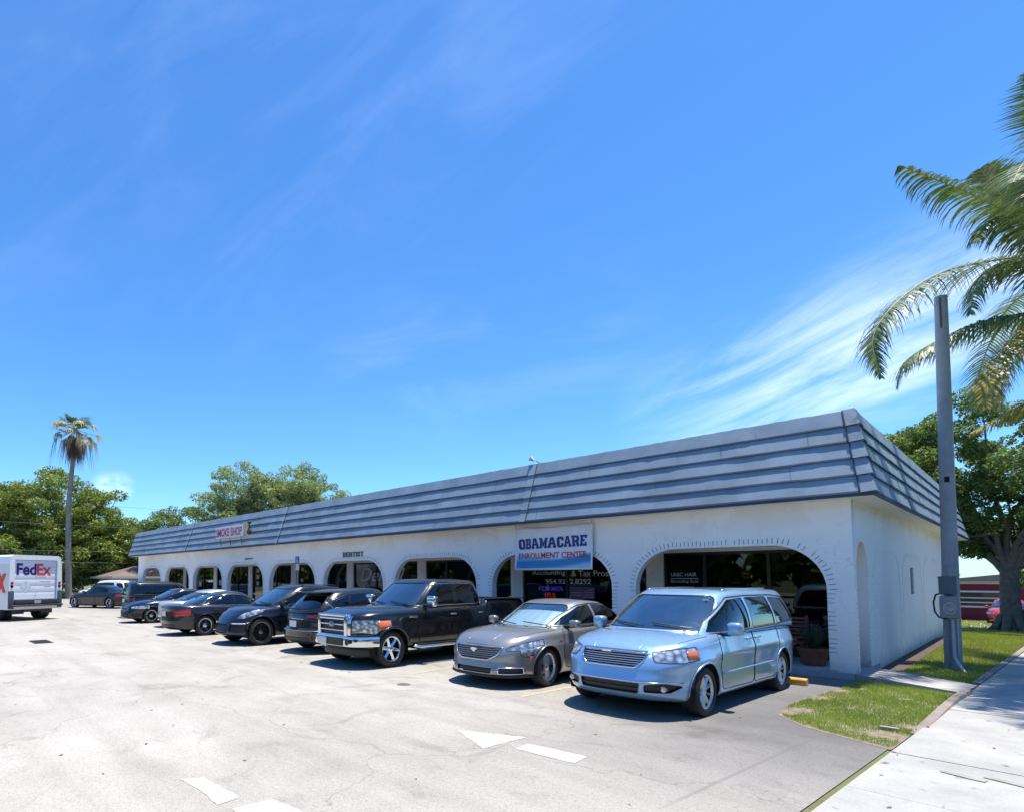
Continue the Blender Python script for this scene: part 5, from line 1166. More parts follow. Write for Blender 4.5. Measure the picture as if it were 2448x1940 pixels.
for x_, y_ in ((-2.8,3.4),(-2.35,3.6),(-1.35,3.4),(-1.05,3.5)):
    d = MB(); d.lathe([(0,0),(.05,0),(.06,.02)],16,'Z',(x_,y_,2.76)); d.build('downlight', LAMP, bld)
# salon furniture silhouettes inside the end shop
fs = MB(); fs.bbox((-3.3,4.5,.1),(-2.2,5.2,1.0),.05); fs.bbox((-2.0,5.0,.1),(-1.2,5.6,1.3),.05); fs.bbox((-4.2,5.5,.1),(-3.5,6.5,1.9),.03); fs.build('counter', mat('dark_counter', (.08,.06,.05), .5), bld)
# ---------------------------------------------------------------- signs
INK = mat('banner_blue_ink', (.012,.035,.20), .5); RINK = mat('banner_red_ink', (.42,.02,.05), .5)
def banner():
    root = empty('banner', (-6.56,-.12,2.78), 0, 'white and blue vinyl banner hung across the arch behind the grey saloon', 'banner'); w, h = 2.45, 1.22; v = []; f = []; nx_, nz_ = 40, 20
    def dy(x, z): return .028*math.sin(x*5+z*3)+.018*math.sin(x*11-z*7)*(1 if z > 0 else .6)+.03*max(0,(z-.3))*math.sin(x*9)
    for j in range(nz_+1):
        for i in range(nx_+1): x = -w/2+w*i/nx_; z = -h/2+h*j/nz_; zz = z-(.035*math.sin(math.pi*i/nx_)*max(0, z/h*2)); v.append((x, dy(x, z), zz))
    for j in range(nz_):
        for i in range(nx_): a = j*(nx_+1)+i; f.append((a, a+1, a+nx_+2, a+nx_+1))
    m = mat('banner_vinyl', (.8,.82,.85), .55); x = NB(m); b = m.node_tree.nodes['Principled BSDF']; t = x.n('TexCoord').outputs['Object']; sp = x.n('SeparateXYZ'); x.l(t, sp.inputs[0])
    # printed swoosh along the foot
    zc = mt(x, 'ADD', sp.outputs[2], mt(x, 'MULTIPLY', mt(x, 'MULTIPLY', sp.outputs[0], sp.outputs[0]), -.10)); fac = sst(x, zc, -.26, -.34)
    wv = x.n('TexWave', wave_type='BANDS', bands_direction='Z'); wv.inputs['Scale'].default_value = .9; wv.inputs['Distortion'].default_value = 9; wv.inputs['Detail'].default_value = 1; wv.inputs['Detail Scale'].default_value = .35; x.l(t, wv.inputs['Vector'])
    blue = ramp(x, [(.2, (.03,.22,.50)), (.55, (.10,.38,.68)), (.9, (.30,.58,.80))]); x.l(wv.outputs['Fac'], blue.inputs[0])
    c = mx(x, fac, (.74,.77,.83), blue.outputs[0]); ed = mt(x, 'MULTIPLY', sst(x, mt(x, 'ABSOLUTE', sp.outputs[0]), 1.17, 1.18), 1.); e2 = sst(x, sp.outputs[2], -.555, -.565); c = mx(x, mt(x, 'MAXIMUM', ed, e2), c, (.78,.80,.84)); x.l(c, b.inputs['Base Color'])
    o = mesh('sheet', v, f, m, root, smooth=180); so = o.modifiers.new('t', 'SOLIDIFY'); so.thickness = .004
    GL = {'O':([(2,0),(8,0),(10,2),(10,10),(8,12),(2,12),(0,10),(0,2)],[(3.7,2.6),(3.7,9.4),(6.3,9.4),(6.3,2.6)]),
     'C':([(2,0),(8,0),(10,2),(10,4.6),(6.4,4.6),(6.4,2.6),(3.7,2.6),(3.7,9.4),(6.4,9.4),(6.4,7.6),(10,7.6),(10,10),(8,12),(2,12),(0,10),(0,2)],),
     'B':([(0,0),(8,0),(10,2),(10,5),(9,6),(10,7),(10,10),(8,12),(0,12),(0,9.8),(1,9.8),(1,2.2),(0,2.2)],[(4.3,2.3),(4.3,5),(6.5,5),(6.5,2.3)],[(4.3,7),(4.3,9.7),(6.5,9.7),(6.5,7)]),
     'A':([(0,0),(4.3,0),(4.3,2.2),(3.7,2.2),(4.0,3.6),(7,3.6),(7.3,2.2),(6.7,2.2),(6.7,0),(11,0),(11,2.2),(10.4,2.2),(7.9,12),(3.1,12),(.6,2.2),(0,2.2)],[(4.6,5.8),(5.5,9.4),(6.4,5.8)]),
     'M':([(0,0),(4.2,0),(4.2,2.2),(3.6,2.2),(3.6,7.3),(5.2,2),(6.8,2),(8.4,7.3),(8.4,2.2),(7.8,2.2),(7.8,0),(12,0),(12,2.2),(11.2,2.2),(11.2,9.8),(12,9.8),(12,12),(8.3,12),(6,5.5),(3.7,12),(0,12),(0,9.8),(.8,9.8),(.8,2.2),(0,2.2)],),
     'R':([(0,0),(4.6,0),(4.6,2.2),(4,2.2),(4,4.6),(5.2,4.6),(6.6,0),(10.4,0),(10.4,2.2),(9.6,2.2),(8.6,5.2),(10,6.6),(10,10),(8,12),(0,12),(0,9.8),(.8,9.8),(.8,2.2),(0,2.2)],[(4,6.9),(4,9.7),(6.5,9.7),(6.5,6.9)]),
     'E':([(0,0),(9.6,0),(9.6,4),(7,4),(7,2.3),(4,2.3),(4,4.9),(6.8,4.9),(6.8,7.2),(4,7.2),(4,9.7),(7,9.7),(7,8.2),(9.6,8.2),(9.6,12),(0,12),(0,9.8),(.8,9.8),(.8,2.2),(0,2.2)],)}
    W_ = {'O':10,'C':10,'B':10,'A':11,'M':12,'R':10.4,'E':9.6}; word = 'OBAMACARE'; tot = sum(W_[c] for c in word)+.9*(len(word)-1); sc = 2.18/tot; x0 = -1.10
    def drape(o):
        for v_ in o.data.vertices: v_.co.y += dy(v_.co.x, v_.co.z)
    for ch in word:
        cu = curve2d([[(p[0]*sc, p[1]*.295/12) for p in q] for q in GL[ch]], .0015); o = cu2mesh(cu, 'letter', INK, root, Matrix.Translation((x0,-.012,-.01+.012*(x0+1.1)))@XZ); drape(o); x0 += (W_[ch]+.9)*sc
    o = text('lettering', 'ENROLLMENT CENTER', -1.10, -.285, 2.18, .165, -.012, RINK, root, bold=.012); drape(o)
    for sxx in (-1.2, 1.2):
        r = MB(); r.tube([(sxx, 0, .60), (sxx*1.01, .02, .72)], .006, 5); r.build('cord', BLKP, root)
banner()
ds = empty('lettering_sign', (-15.59,0,2.78), 0, 'grey DENTIST letters fixed on the white wall above an arch', 'sign')
xx = -.67
for ch, w in zip('DENTIST', (.15,.15,.17,.15,.06,.13,.15)):
    text('letter', ch, xx, 0, w, .20, -.022, mat('weathered_letter', (.16,.18,.20), .6), ds, bold=.03, ext=.02); xx += w+.055
s2 = empty('lettering_sign', (-24.17,0,2.86), 0, 'small blue lettering on the wall above the arch left of the dentist', 'sign'); text('lettering', 'JERRY', -.46, 0, .92, .10, -.015, mat('small_blue_letter', (.03,.05,.25), .6), s2, bold=.02, ext=.012, shear=.2)
# smoke shop box sign standing on brackets on the roof
sm = empty('roof_sign', (-24.85,-.62,3.98), 0, 'white and red smoke shop sign on brackets in front of the blue roof', 'sign')
b = MB(); b.bbox((-1.78,-.05,.02),(1.30,.05,.60),.012); b.build('panel', mat('sign_white', (.72,.70,.76), .5, noise=.06), sm)
text('lettering', 'SMOKE SHOP', -1.70, .10, 2.85, .42, -.055, mat('sign_red', (.50,.012,.05), .5), sm, bold=.022)
b = MB(); b.bbox((1.30,-.05,.06),(1.80,.05,.70),.012); b.build('side_panel', mat('sign_cream', (.52,.46,.24), .5, noise=.35, nscale=5), sm)
hk = MB(); hk.lathe([(0,.0),(.10,.02),(.13,.12),(.09,.22),(.03,.28),(.03,.50),(.08,.53),(.10,.60),(.02,.63)],14,'Z',(1.88,-.03,.08)); hk.tube([(1.9,-.03,.4),(2.05,-.04,.45),(2.1,-.04,.25),(2.0,-.04,.12)],.014,5); hk.build('hookah_cutout', mat('hookah_brown', (.06,.035,.03), .5), sm, 60)
for xq in (-1.35,-.25,.95):
    b = MB(); b.tube([(xq,0,.02),(xq,.05,-.18),(xq-.12,.12,-.34)],.018,6); b.tube([(xq,0,-.0),(xq+.0,.30,.0)],.014,5); b.build('bracket', BLKP, sm)
b = MB(); b.tube([(-1.4,0,-.02),(1.2,0,-.02)],.02,6); b.build('rail', mat('rail_cream', (.5,.5,.4), .6), sm)
# dental window lettering etc.: decals are parts of the building's windows
FROST = mat('frosted_letter', (.42,.48,.52), .7); WHT = mat('white_letter', (.62,.63,.62), .6)
text('window_lettering', 'Dental', -17.72, 1.80, 2.9, .58, 2.045, FROST, bld, shear=.35)
text('window_lettering', 'S', -17.60, 1.35, .30, .34, 2.045, FROST, bld, shear=.3)
text('window_lettering', 'Accounting', -8.72, 2.0, 1.22, .20, 2.045, WHT, bld, bold=.01); text('window_lettering', '& Tax Pros', -7.30, 2.0, 1.22, .18, 2.045, WHT, bld, bold=.01)
text('window_lettering', '954.92', -8.22, 1.765, .72, .155, 2.045, WHT, bld, bold=.015); text('window_lettering', '2.8292', -7.36, 1.765, .72, .155, 2.045, WHT, bld, bold=.015)
text('window_lettering', 'UNIC HAIR', -4.30, 1.99, .66, .10, 2.045, WHT, bld, bold=.02); text('window_lettering', 'Exceeding Style', -4.30, 1.80, .70, .10, 2.045, WHT, bld); 
b = MB(); b.box((-4.30,2.04,1.925),(-3.60,2.046,1.945)); b.build('window_lettering', WHT, bld)
LEDB = mat('led_blue', (.05,.04,.5), emit=(.12,.08,1.0), es=6); LEDR = mat('led_red', (.5,.02,.02), emit=(1.,.06,.03), es=6)
led = empty('led_sign', (-8.2,2.30,1.30), 0, 'dark LED message board reading FORMER in blue and IRS in red', 'sign'); b = MB(); b.bbox((-.55,-.02,-.05),(.60,.06,.45),.01); b.build('case', BLKP, led)
text('lettering', 'FORMER', -.43, .23, .92, .15, -.03, LEDB, led, bold=.01); text('lettering', 'IRS', -.20, .02, .40, .15, -.03, LEDR, led, bold=.01)
po = empty('poster', (-6.95,2.045,1.50), 0, 'purple poster with small print inside the accounting window', 'poster'); b = MB(); b.box((-.42,0,-.18),(.42,.01,.18)); b.build('sheet', mat('purple_poster', (.14,.07,.14), .6), po)
pr_ = MB()
for z_, w_ in ((.10,.18),(.02,.34),(-.06,.30),(-.13,.36)): pr_.box((.40-w_,-.004,z_-.012),(.38,-.002,z_+.012))
for z_ in (.0,-.08): pr_.box((-.38,-.004,z_-.014),(-.02,-.002,z_+.014))
pr_.build('print', mat('pale_print', (.35,.25,.38), .6), po)
# small notices in the left windows
for x_, z_, w_, h_ in ((-22.55,1.75,.22,.16),(-22.5,2.3,.22,.16),(-21.2,1.6,.2,.5),(-27.1,2.25,.28,.2),(-27.1,1.9,.28,.2),(-27.1,1.55,.28,.2),(-31.9,1.5,.5,.3),(-36.3,1.45,.5,.4),(-34.9,1.4,.4,.3)):
    b = MB(); b.box((x_,2.044,z_),(x_+w_,2.052,z_+h_)); b.build('window_notice', mat('paper_notice', (.45,.46,.42), .7, noise=.4, nscale=14), bld)
# blue accessible-parking sign
hs_ = empty('parking_sign', (-18.42,-.80,0), 0, 'blue accessible parking sign on a post before the second dentist arch', 'sign')
b = MB(); b.tube([(0,.02,0),(0,.02,2.84)],.025,8); b.build('post', mat('galvanised_post', (.35,.36,.37), .5, .6), hs_)
b = MB(); b.bbox((-.15,-.012,2.56),(.15,0,2.86),.004); b.build('blue_plate', mat('sign_blue', (.01,.06,.38), .4), hs_)
b = MB(); b.lathe([(.03,0),(.0,0)],12,'Y',(-.02,-.015,2.79)); b.tube([(-.02,-.016,2.75),(-.015,-.016,2.68),(.05,-.016,2.68),(.07,-.016,2.62)],.012,6); b.tube([(.0+.055*math.cos(a),-.016,2.655+.055*math.sin(a)) for a in [math.pi*.75+math.pi*1.1*k/10 for k in range(11)]],.009,6); b.build('symbol', mat('sign_symbol', (.8,.8,.8), .4), hs_)
b = MB(); b.bbox((-.13,-.012,2.27),(.13,0,2.54),.004); lp_ = b.build('lower_plate', mat('pale_yellow_plate', (.60,.62,.48), .5, noise=.15, nscale=20), hs_)
# wheel stop
ws_ = MB(); ws_.prism([(-.085,0),(.085,0),(.07,.10),(.045,.125),(-.045,.125),(-.07,.10)], -.90, .90, 'X'); o = ws_.build('wheel_stop', mat('yellow_wheel_stop', (.66,.36,.07), .7, noise=.25, nscale=7)); o.location = (-1.36,-1.42,0); tag(o, 'yellow painted concrete wheel stop behind the light blue minivan', 'wheel stop')
bv = o.modifiers.new('b', 'BEVEL'); bv.width = .012; bv.segments = 2
# floodlight on the roof edge
fl_ = empty('floodlight', (-7.10,.18,5.20), 0, 'small floodlight leaning out over the blue roof edge', 'lamp'); b = MB(); b.tube([(.12,.05,-.05),(-.02,.0,.10),(-.16,-.08,.22)],.016,6); b.build('arm', BLKP, fl_)
b = MB(); mtx = Matrix.Translation((-.30,-.14,.28))@Matrix.Rotation(R_(35), 4, 'Y'); b.lathe([(0,-.10),(.05,-.09),(.07,0),(.12,.10),(.125,.12),(0,.13)],16,'X'); 
for v_ in b.v: v_.x = -v_.x
b.v = [mtx@v_ for v_ in b.v]; b.build('lamp_head', mat('lamp_shell', (.42,.46,.45), .5, .3), fl_, 50)
fl_.scale = (.62,.62,.62)
# ---------------------------------------------------------------- pole and electrical gear
POLEM = mat('grey_concrete_pole', (.30,.33,.36), .75, noise=.16, nscale=3, bump=.4, bscale=40)
PX, PY = .965, 3.62; lean = Vector((.085,.10,0))
def pp(z): return Vector((PX,PY,0))+lean*(z/8.25)
pol = empty('utility_pole', (PX,PY,0), 0, 'tall grey concrete pole on the lawn beside the end wall', 'pole'); b = MB(); n = 8
zz = [-.1,2,4,6,8.25]; b.tube([pp(z)-Vector((PX,PY,0))+Vector((0,0,z)) for z in zz], [.150-.0045*z for z in zz], 12); b.build('shaft', POLEM, pol, 40)
q = pp(4.1)-Vector((PX,PY,0)); b = MB(); b.box((q.x-.03,q.y-.14,4.05),(q.x+.05,q.y-.08,4.17)); b.build('cable_hole', DARK, pol)
for z in (1.06,.62,2.02): q = pp(z)-Vector((PX,PY,0)); b = MB(); b.lathe([(.150,-.012),(.156,-.012),(.156,.012),(.150,.012)],24,'Z',(q.x,q.y,z)); b.build('strap', STEEL, pol, 40)
q = pp(8.1)-Vector((PX,PY,0)); b = MB(); b.box((q.x-.022,q.y-.125,7.5),(q.x+.012,q.y-.08,8.2)); b.build('top_slot', mat('slot_grey', (.08,.09,.1), .8), pol)
def egear():
    e = empty('meter_box', (PX,PY-.155,0), 0, 'grey electricity meter and breaker boxes strapped to the concrete pole', 'meter box')
    g1 = mat('meter_grey', (.27,.29,.31), .5, .2, noise=.08, nscale=6); g2 = mat('breaker_grey', (.10,.135,.155), .5, .2)
    b = MB(); b.bbox((-.17,-.17,1.60),(.16,0,1.97),.012); b.bbox((-.18,-.18,1.95),(.17,0,1.985),.01); b.build('breaker_box', g2, e, 40)
    b = MB(); b.bbox((-.17,-.17,1.08),(.20,0,1.56),.03); mb1 = b.build('meter_housing', g1, e, 40)
    b = MB(); b.lathe([(.0,-.255),(.075,-.25),(.095,-.22),(.10,-.17)],24,'Y',(.02,0,1.30)); b.build('meter_glass', mat('meter_dome', (.30,.33,.34), .15, coat=1), mb1, 40); b = MB(); b.lathe([(.10,-.175),(.125,-.18),(.125,-.165)],24,'Y',(.02,0,1.30)); b.build('meter_ring', STEEL, mb1, 40)
    b = MB(); b.tube([(-.14,-.09,1.62),(-.24,-.09,1.58),(-.285,-.09,1.42),(-.27,-.09,1.22),(-.20,-.09,1.10),(-.06,-.09,1.06)],.019,8); b.build('cable', BLKP, e, 60)
    b = MB(); b.tube([(-.12,-.12,1.61),(-.10,-.12,1.575),(-.08,-.12,1.55)],.03,8); b.build('connector', STEEL, e, 60)
    b = MB(); b.tube([(.05,-.06,1.09),(.05,-.06,.26),(.08,-.09,.18),(.16,-.30,.09),(.27,-.62,.0),(.28,-.66,-.04)],.034,10); b.build('conduit', mat('pvc_conduit', (.46,.49,.52), .5), e, 60)
    b = MB(); b.tube([(-.06,-.05,1.09),(-.06,-.05,.0)],.024,8); b.build('conduit', mat('steel_conduit', (.25,.27,.29), .5, .4), e, 60)
    b = MB(); b.tube([(.13,-.03,1.09),(.13,-.03,.35)],.015,8); b.build('conduit', STEEL, e, 60)
egear(); bpy.data.objects['meter_box'].scale = (.86,.86,1)
# ---------------------------------------------------------------- porch things
TERRA = mat('terracotta', (.20,.07,.035), .8, noise=.25, nscale=6)
pt = empty('potted_plant', (-.86,.75,.12), 0, 'spiky dark plant in a terracotta pot at the corner of the arcade', 'plant'); b = MB(); b.lathe([(0,0),(.19,0),(.27,.30),(.29,.31),(.29,.37),(.26,.37),(.25,.33),(0,.32)],24,'Z'); b.build('pot', TERRA, pt, 40)
pl_ = MB()
for k in range(120):
    a = random.uniform(0, 6.28); l = random.uniform(.4,.85); tl = random.uniform(.15,1.1); d = Vector((math.cos(a), math.sin(a), 0)); s = Vector((-d.y, d.x, 0))*.011; P = [Vector((0,0,.33))+d*.05, Vector((0,0,.33))+d*(l*.5*math.sin(tl)+.03)+Vector((0,0,l*.62*math.cos(tl*.5))), Vector((0,0,.33))+d*(l*math.sin(tl)+.05)+Vector((0,0,l*math.cos(tl)*.8-.10*l))]
    pl_.add([P[0]-s, P[0]+s, P[1]+s, P[1]-s, P[2]], [(0,1,2,3),(3,2,4)])
pl_.build('leaves', mat('dark_spiky_leaf', (.035,.06,.04), .5, noise=.5, nscale=5), pt)
bn_ = empty('bench', (-1.75,1.45,.12), 0, 'reddish wooden slatted bench inside the arcade behind the minivan', 'bench'); WD = mat('red_brown_wood', (.16,.055,.03), .5, noise=.3, nscale=6)
for i in range(6): b = MB(); b.bbox((-.65,-.20,.45+.0),(.65,-.16,.50),.008) if False else b.bbox((-.65,-.02+.0,.48+i*.085),(.65,.015,.53+i*.085),.008); b.build('back_slat', WD, bn_)
b = MB(); b.bbox((-.65,-.42,.40),(.65,-.02,.44),.01); b.build('seat', WD, bn_)
for sx_ in (-.6,.6): b = MB(); b.bbox((sx_-.03,-.40,0),(sx_+.03,-.34,.40),.008); b.bbox((sx_-.03,.015,0),(sx_+.03,.055,1.0),.008); b.build('leg', WD, bn_)
# ---------------------------------------------------------------- delivery truck
def truck():
    # rear corners found from the picture: heading almost along the lot, rear towards the camera
    L0 = Vector((-28.0,-9.82,0)); wv = Vector((-.364,.932,0)).normalized(); hdv = Vector((wv.x*0-wv.y, wv.x, 0)); 
    if hdv.x > 0: hdv = -hdv
    W_ = 2.5; c = L0+wv*W_/2; rz = math.atan2(hdv.y, hdv.x)
    # local: x forward, rear at x=0; left side +y
    root = empty('delivery_truck', c, rz, 'white delivery truck seen from behind, purple and orange lettering on its roller door', 'truck')
    WT = mat('truck_white', (.74,.75,.77), .35, noise=.05, nscale=2, coat=.4); GT = mat('truck_grey', (.45,.47,.50), .5); DK = mat('truck_dark', (.03,.035,.045), .6); h = W_/2
    # y in local: left side is +y. which corner is left of the picture? L0 (nearer)
    sgn = 1 if (Matrix.Rotation(rz, 4, 'Z')@Vector((0,1,0))).dot(L0-c) > 0 else -1
    b = MB(); z0, z1 = .52, 3.0; sec = [(-h,z0),(-h-.0,1.6),(-h+.03,2.6),(-h+.09,2.92),(-h+.20,z1),(h-.20,z1),(h-.09,2.92),(h-.03,2.6),(h,1.6),(h,z0)]
    n = len(sec); v = [(0,p[0],p[1]) for p in sec]+[(5.2,p[0],p[1]) for p in sec]; f = [(i, (i+1)%n, n+(i+1)%n, n+i) for i in range(n)]+[tuple(range(n,2*n))]
    # rear frame round the door opening
    dz0, dz1, dh = .98, 2.78, h-.24; v += [(0,-dh,dz0),(0,-dh,dz1),(0,dh,dz1),(0,dh,dz0)]; q = 2*n
    f += [(0,1,2,q+1,q),(2,3,4,q+1),(4,5,q+2,q+1),(5,6,7,q+2),(7,8,9,q+3,q+2),(9,0,q,q+3)]
    v += [(.10,-dh,dz0),(.10,-dh,dz1),(.10,dh,dz1),(.10,dh,dz0)]; f += [(q,q+1,q+5,q+4),(q+1,q+2,q+6,q+5),(q+2,q+3,q+7,q+6),(q+3,q,q+4,q+7)]
    b.add(v, f); b.build('box_body', WT, root)
    d = MB()
    for i in range(6): za = dz0+.01+i*(dz1-dz0-.02)/6; d.bbox((.085,-dh+.02,za+.004),(.12,dh-.02,za+(dz1-dz0-.02)/6-.004),.004)
    dr = d.build('roller_door', mat('door_white', (.66,.69,.76), .45, noise=.04), root, 40)
    FR = lambda y, z, x=.082: Matrix.Translation((x, y, z))@Matrix(((0,0,-1,0),(-1,0,0,0),(0,1,0,0),(0,0,0,1)))
    PUR = mat('truck_purple', (.035,.012,.16), .45); ORG = mat('truck_orange', (.66,.06,.04), .45)
    text('lettering', 'Fed', 0,0, .92, .54, 0, PUR, dr, bold=.03, frame=FR(dh-.12, 2.08)); text('lettering', 'Ex', 0,0, .70, .54, 0, ORG, dr, bold=.03, frame=FR(dh-.12-.94, 2.08))
    text('lettering', 'Express', 0,0, .48, .10, 0, mat('faint_orange', (.62,.40,.38), .5), dr, frame=FR(dh-1.02, 1.94))
    dm = MB(); dm.add([(.080,.45,1.28),(.080,.72,1.28+.27),(.080,.45,1.82),(.080,.18,1.55)], [(0,1,2,3)]); dm.build('diamond_mark', mat('pale_mark', (.52,.60,.64), .6, noise=.2, nscale=10), dr)
    fl2 = MB()
    for z_, w_ in ((1.80,.5),(1.68,.45),(1.56,.3)): fl2.box((.080,-.72,z_-.012),(.084,-.72+w_,z_+.012))
    fl2.build('small_print', mat('pale_grey_print', (.5,.54,.6), .6), dr)
    hn = MB(); hn.tube([(.07,-.05,1.28),(.06,.02,1.10),(.07,.05,1.02)],.012,6); hn.build('pull_strap', GT, dr)
    bp_ = MB(); bp_.bbox((-.10,-dh,.74),(.02,dh,.97),.02); bp_.bbox((-.22,-h+.05,.66),(.0,h-.05,.73),.015); bpo = bp_.build('bumper_step', DK, root, 40)
    pq = MB(); pq.bbox((-.115,-.17,.78),(-.10,.14,.92),.004); pq.build('number_plate', mat('plate_grey', (.35,.36,.38), .5), bpo)
    for s in (1,-1):
        c1 = MB(); c1.bbox((-.03,min(s*(h-.22),s*(h+.005)),.56),(.06,max(s*(h-.22),s*(h+.005)),1.36),.015); c1.build('corner_guard', mat('guard_grey', (.05,.07,.09), .6), root, 40)
        for z_, m_, nm in ((1.72,REDL,'tail_light'),(1.57,GLOSSB,'reverse_light')):
            l = MB(); l.lathe([(0,-.025),(.06,-.02),(.07,0)],18,'X',(-.0,s*(h-.13),z_)); l.build(nm, m_, root, 40)
        mk = MB(); mk.bbox((-.01,min(s*(h-.2),s*(h-.06)),1.38),(.0,max(s*(h-.2),s*(h-.06)),1.46),.003); mk.build('reflector', PLATE, root)
        for x_ in (1.1,4.6):
            w = MB(); w.lathe([(.12,-.12),(.22,-.13),(.37,-.12),(.40,-.06),(.40,.06),(.37,.12),(.22,.13),(.12,.12)],28,'Y',(x_, s*(h-.22 if x_ < 2 else h-.14),.40)); wo_ = w.build('wheel', RUBBER, root, 40); r = MB(); r.lathe([(0,.0),(.2,.03),(.21,0)],20,'Y',(x_, s*(h-.09 if x_ > 2 else h-.22+.12),.40)); r.build('rim', GT, wo_, 40)
            if x_ < 2: w = MB(); w.lathe([(.12,-.12),(.37,-.12),(.40,-.06),(.40,.06),(.37,.12),(.12,.12)],28,'Y',(x_, s*(h-.50),.40)); w.build('wheel', RUBBER, root, 40)
    ch_ = MB(); ch_.box((.1,-.5,.42),(5.0,.5,.60)); ch_.tube([(1.1,-.9,.40),(1.1,.9,.40)],.07,8); ch_.box((.25,-.95,.30),(.28,-.40,.62)); ch_.box((.25,.40,.30),(.28,.95,.62)); ch_.build('chassis', DK, root)
    cb = MB(); P = [(5.2,.52),(5.2,2.75),(5.55,2.70),(6.05,1.55),(6.75,1.35),(6.85,.52)]; cb.prism(P, -h+.1, h-.1, 'Y'); cb.build('cab', WT, root)
    # side lettering, its last letter shows at the frame edge
    FS = Matrix.Translation((.16+.42, sgn*(h+.006), 1.25))@(Matrix(((-1,0,0,0),(0,0,1,0),(0,1,0,0),(0,0,0,1))) if sgn > 0 else Matrix(((1,0,0,0),(0,0,-1,0),(0,1,0,0),(0,0,0,1))))
    text('side_lettering', 'x', 0,0, .72, .86, 0, ORG, root, bold=.05, frame=Matrix.Translation((.95,sgn*(h+.004),1.28))@Matrix(((-1,0,0,0),(0,0,sgn,0),(0,1,0,0),(0,0,0,1))))
    return root
truck()
# ---------------------------------------------------------------- vegetation
def leafmat(name, cols, trans=.35, rough=.5):
    m = bpy.data.materials.new(name); m.use_nodes = True; MATS[name] = m; t = m.node_tree; t.nodes.clear(); x = NB(m)
    g = x.n('NewGeometry'); r = ramp(x, [(i/(len(cols)-1), c) for i, c in enumerate(cols)]); x.l(g.outputs['Random Per Island'], r.inputs[0])
    tc_ = x.n('TexCoord').outputs['Object']; n_ = nz(x, tc_, .45, 4, .6); v_ = ramp(x, [(.3, (.75,.78,.8)), (.7, (1.25,1.2,1.05))]); x.l(n_, v_.inputs[0]); c = mx(x, 1., r.outputs[0], v_.outputs[0], 'MULTIPLY')
    d = x.n('BsdfPrincipled'); d.inputs['Roughness'].default_value = rough; d.inputs['Specular IOR Level'].default_value = .35; x.l(c, d.inputs['Base Color'])
    tr = x.n('BsdfTranslucent'); x.l(mx(x, 1., c, (1.3,1.5,.6), 'MULTIPLY'), tr.inputs[0]); ms_ = x.n('MixShader'); ms_.inputs[0].default_value = trans; x.l(d.outputs[0], ms_.inputs[1]); x.l(tr.outputs[0], ms_.inputs[2]); o = x.n('OutputMaterial'); x.l(ms_.outputs[0], o.inputs[0]); return m
LF_Y = leafmat('yellow_green_leaves', [(.09,.135,.028),(.165,.21,.045),(.30,.33,.09)]); LF_D = leafmat('olive_leaves', [(.09,.14,.045),(.15,.21,.07),(.23,.29,.12)]); LF_G = leafmat('grey_green_leaves', [(.15,.20,.09),(.24,.29,.13),(.35,.38,.23)])
LF_R = leafmat('dark_ficus_leaves', [(.055,.09,.03),(.11,.17,.05),(.21,.27,.09)]); BARK = mat('grey_bark', (.16,.14,.125), .9, noise=.35, nscale=5, bump=.8, bscale=14)
def np_mesh(name, V, nper, m, parent):
    n = len(V)//nper; me = bpy.data.meshes.new(name); me.vertices.add(len(V)); me.vertices.foreach_set('co', V.astype(np.float32).ravel()); me.loops.add(len(V)); me.loops.foreach_set('vertex_index', np.arange(len(V), dtype=np.int32))
    me.polygons.add(n); me.polygons.foreach_set('loop_start', (np.arange(n)*nper).astype(np.int32)); me.update(calc_edges=True); me.validate(); me.materials.append(m); return link(bpy.data.objects.new(name, me), parent)
def leaves(cent, rad, n, size, rng, flat=.75, up=.5):
    """n leaf quads spread in lumpy clusters: cent (k,3) cluster centres, rad (k,) radii"""
    w = rad**2; k = rng.choice(len(cent), n, p=w/w.sum()); d = rng.normal(size=(n, 3)); d /= np.linalg.norm(d, axis=1)[:, None]; r = rad[k]*rng.uniform(.25, 1, n)**.45
    p = cent[k]+d*r[:, None]*np.array([1, 1, flat]); nrm = rng.normal(size=(n, 3))+d*.7+np.array([0, 0, up]); nrm /= np.linalg.norm(nrm, axis=1)[:, None]
    a = np.cross(nrm, rng.normal(size=(n, 3))); a /= np.linalg.norm(a, axis=1)[:, None]; b = np.cross(nrm, a); s = size*rng.uniform(.6, 1.3, n)[:, None]
    return np.stack([p-a*s, p-b*s*.45, p+a*s, p+b*s*.45], 1).reshape(-1, 3)
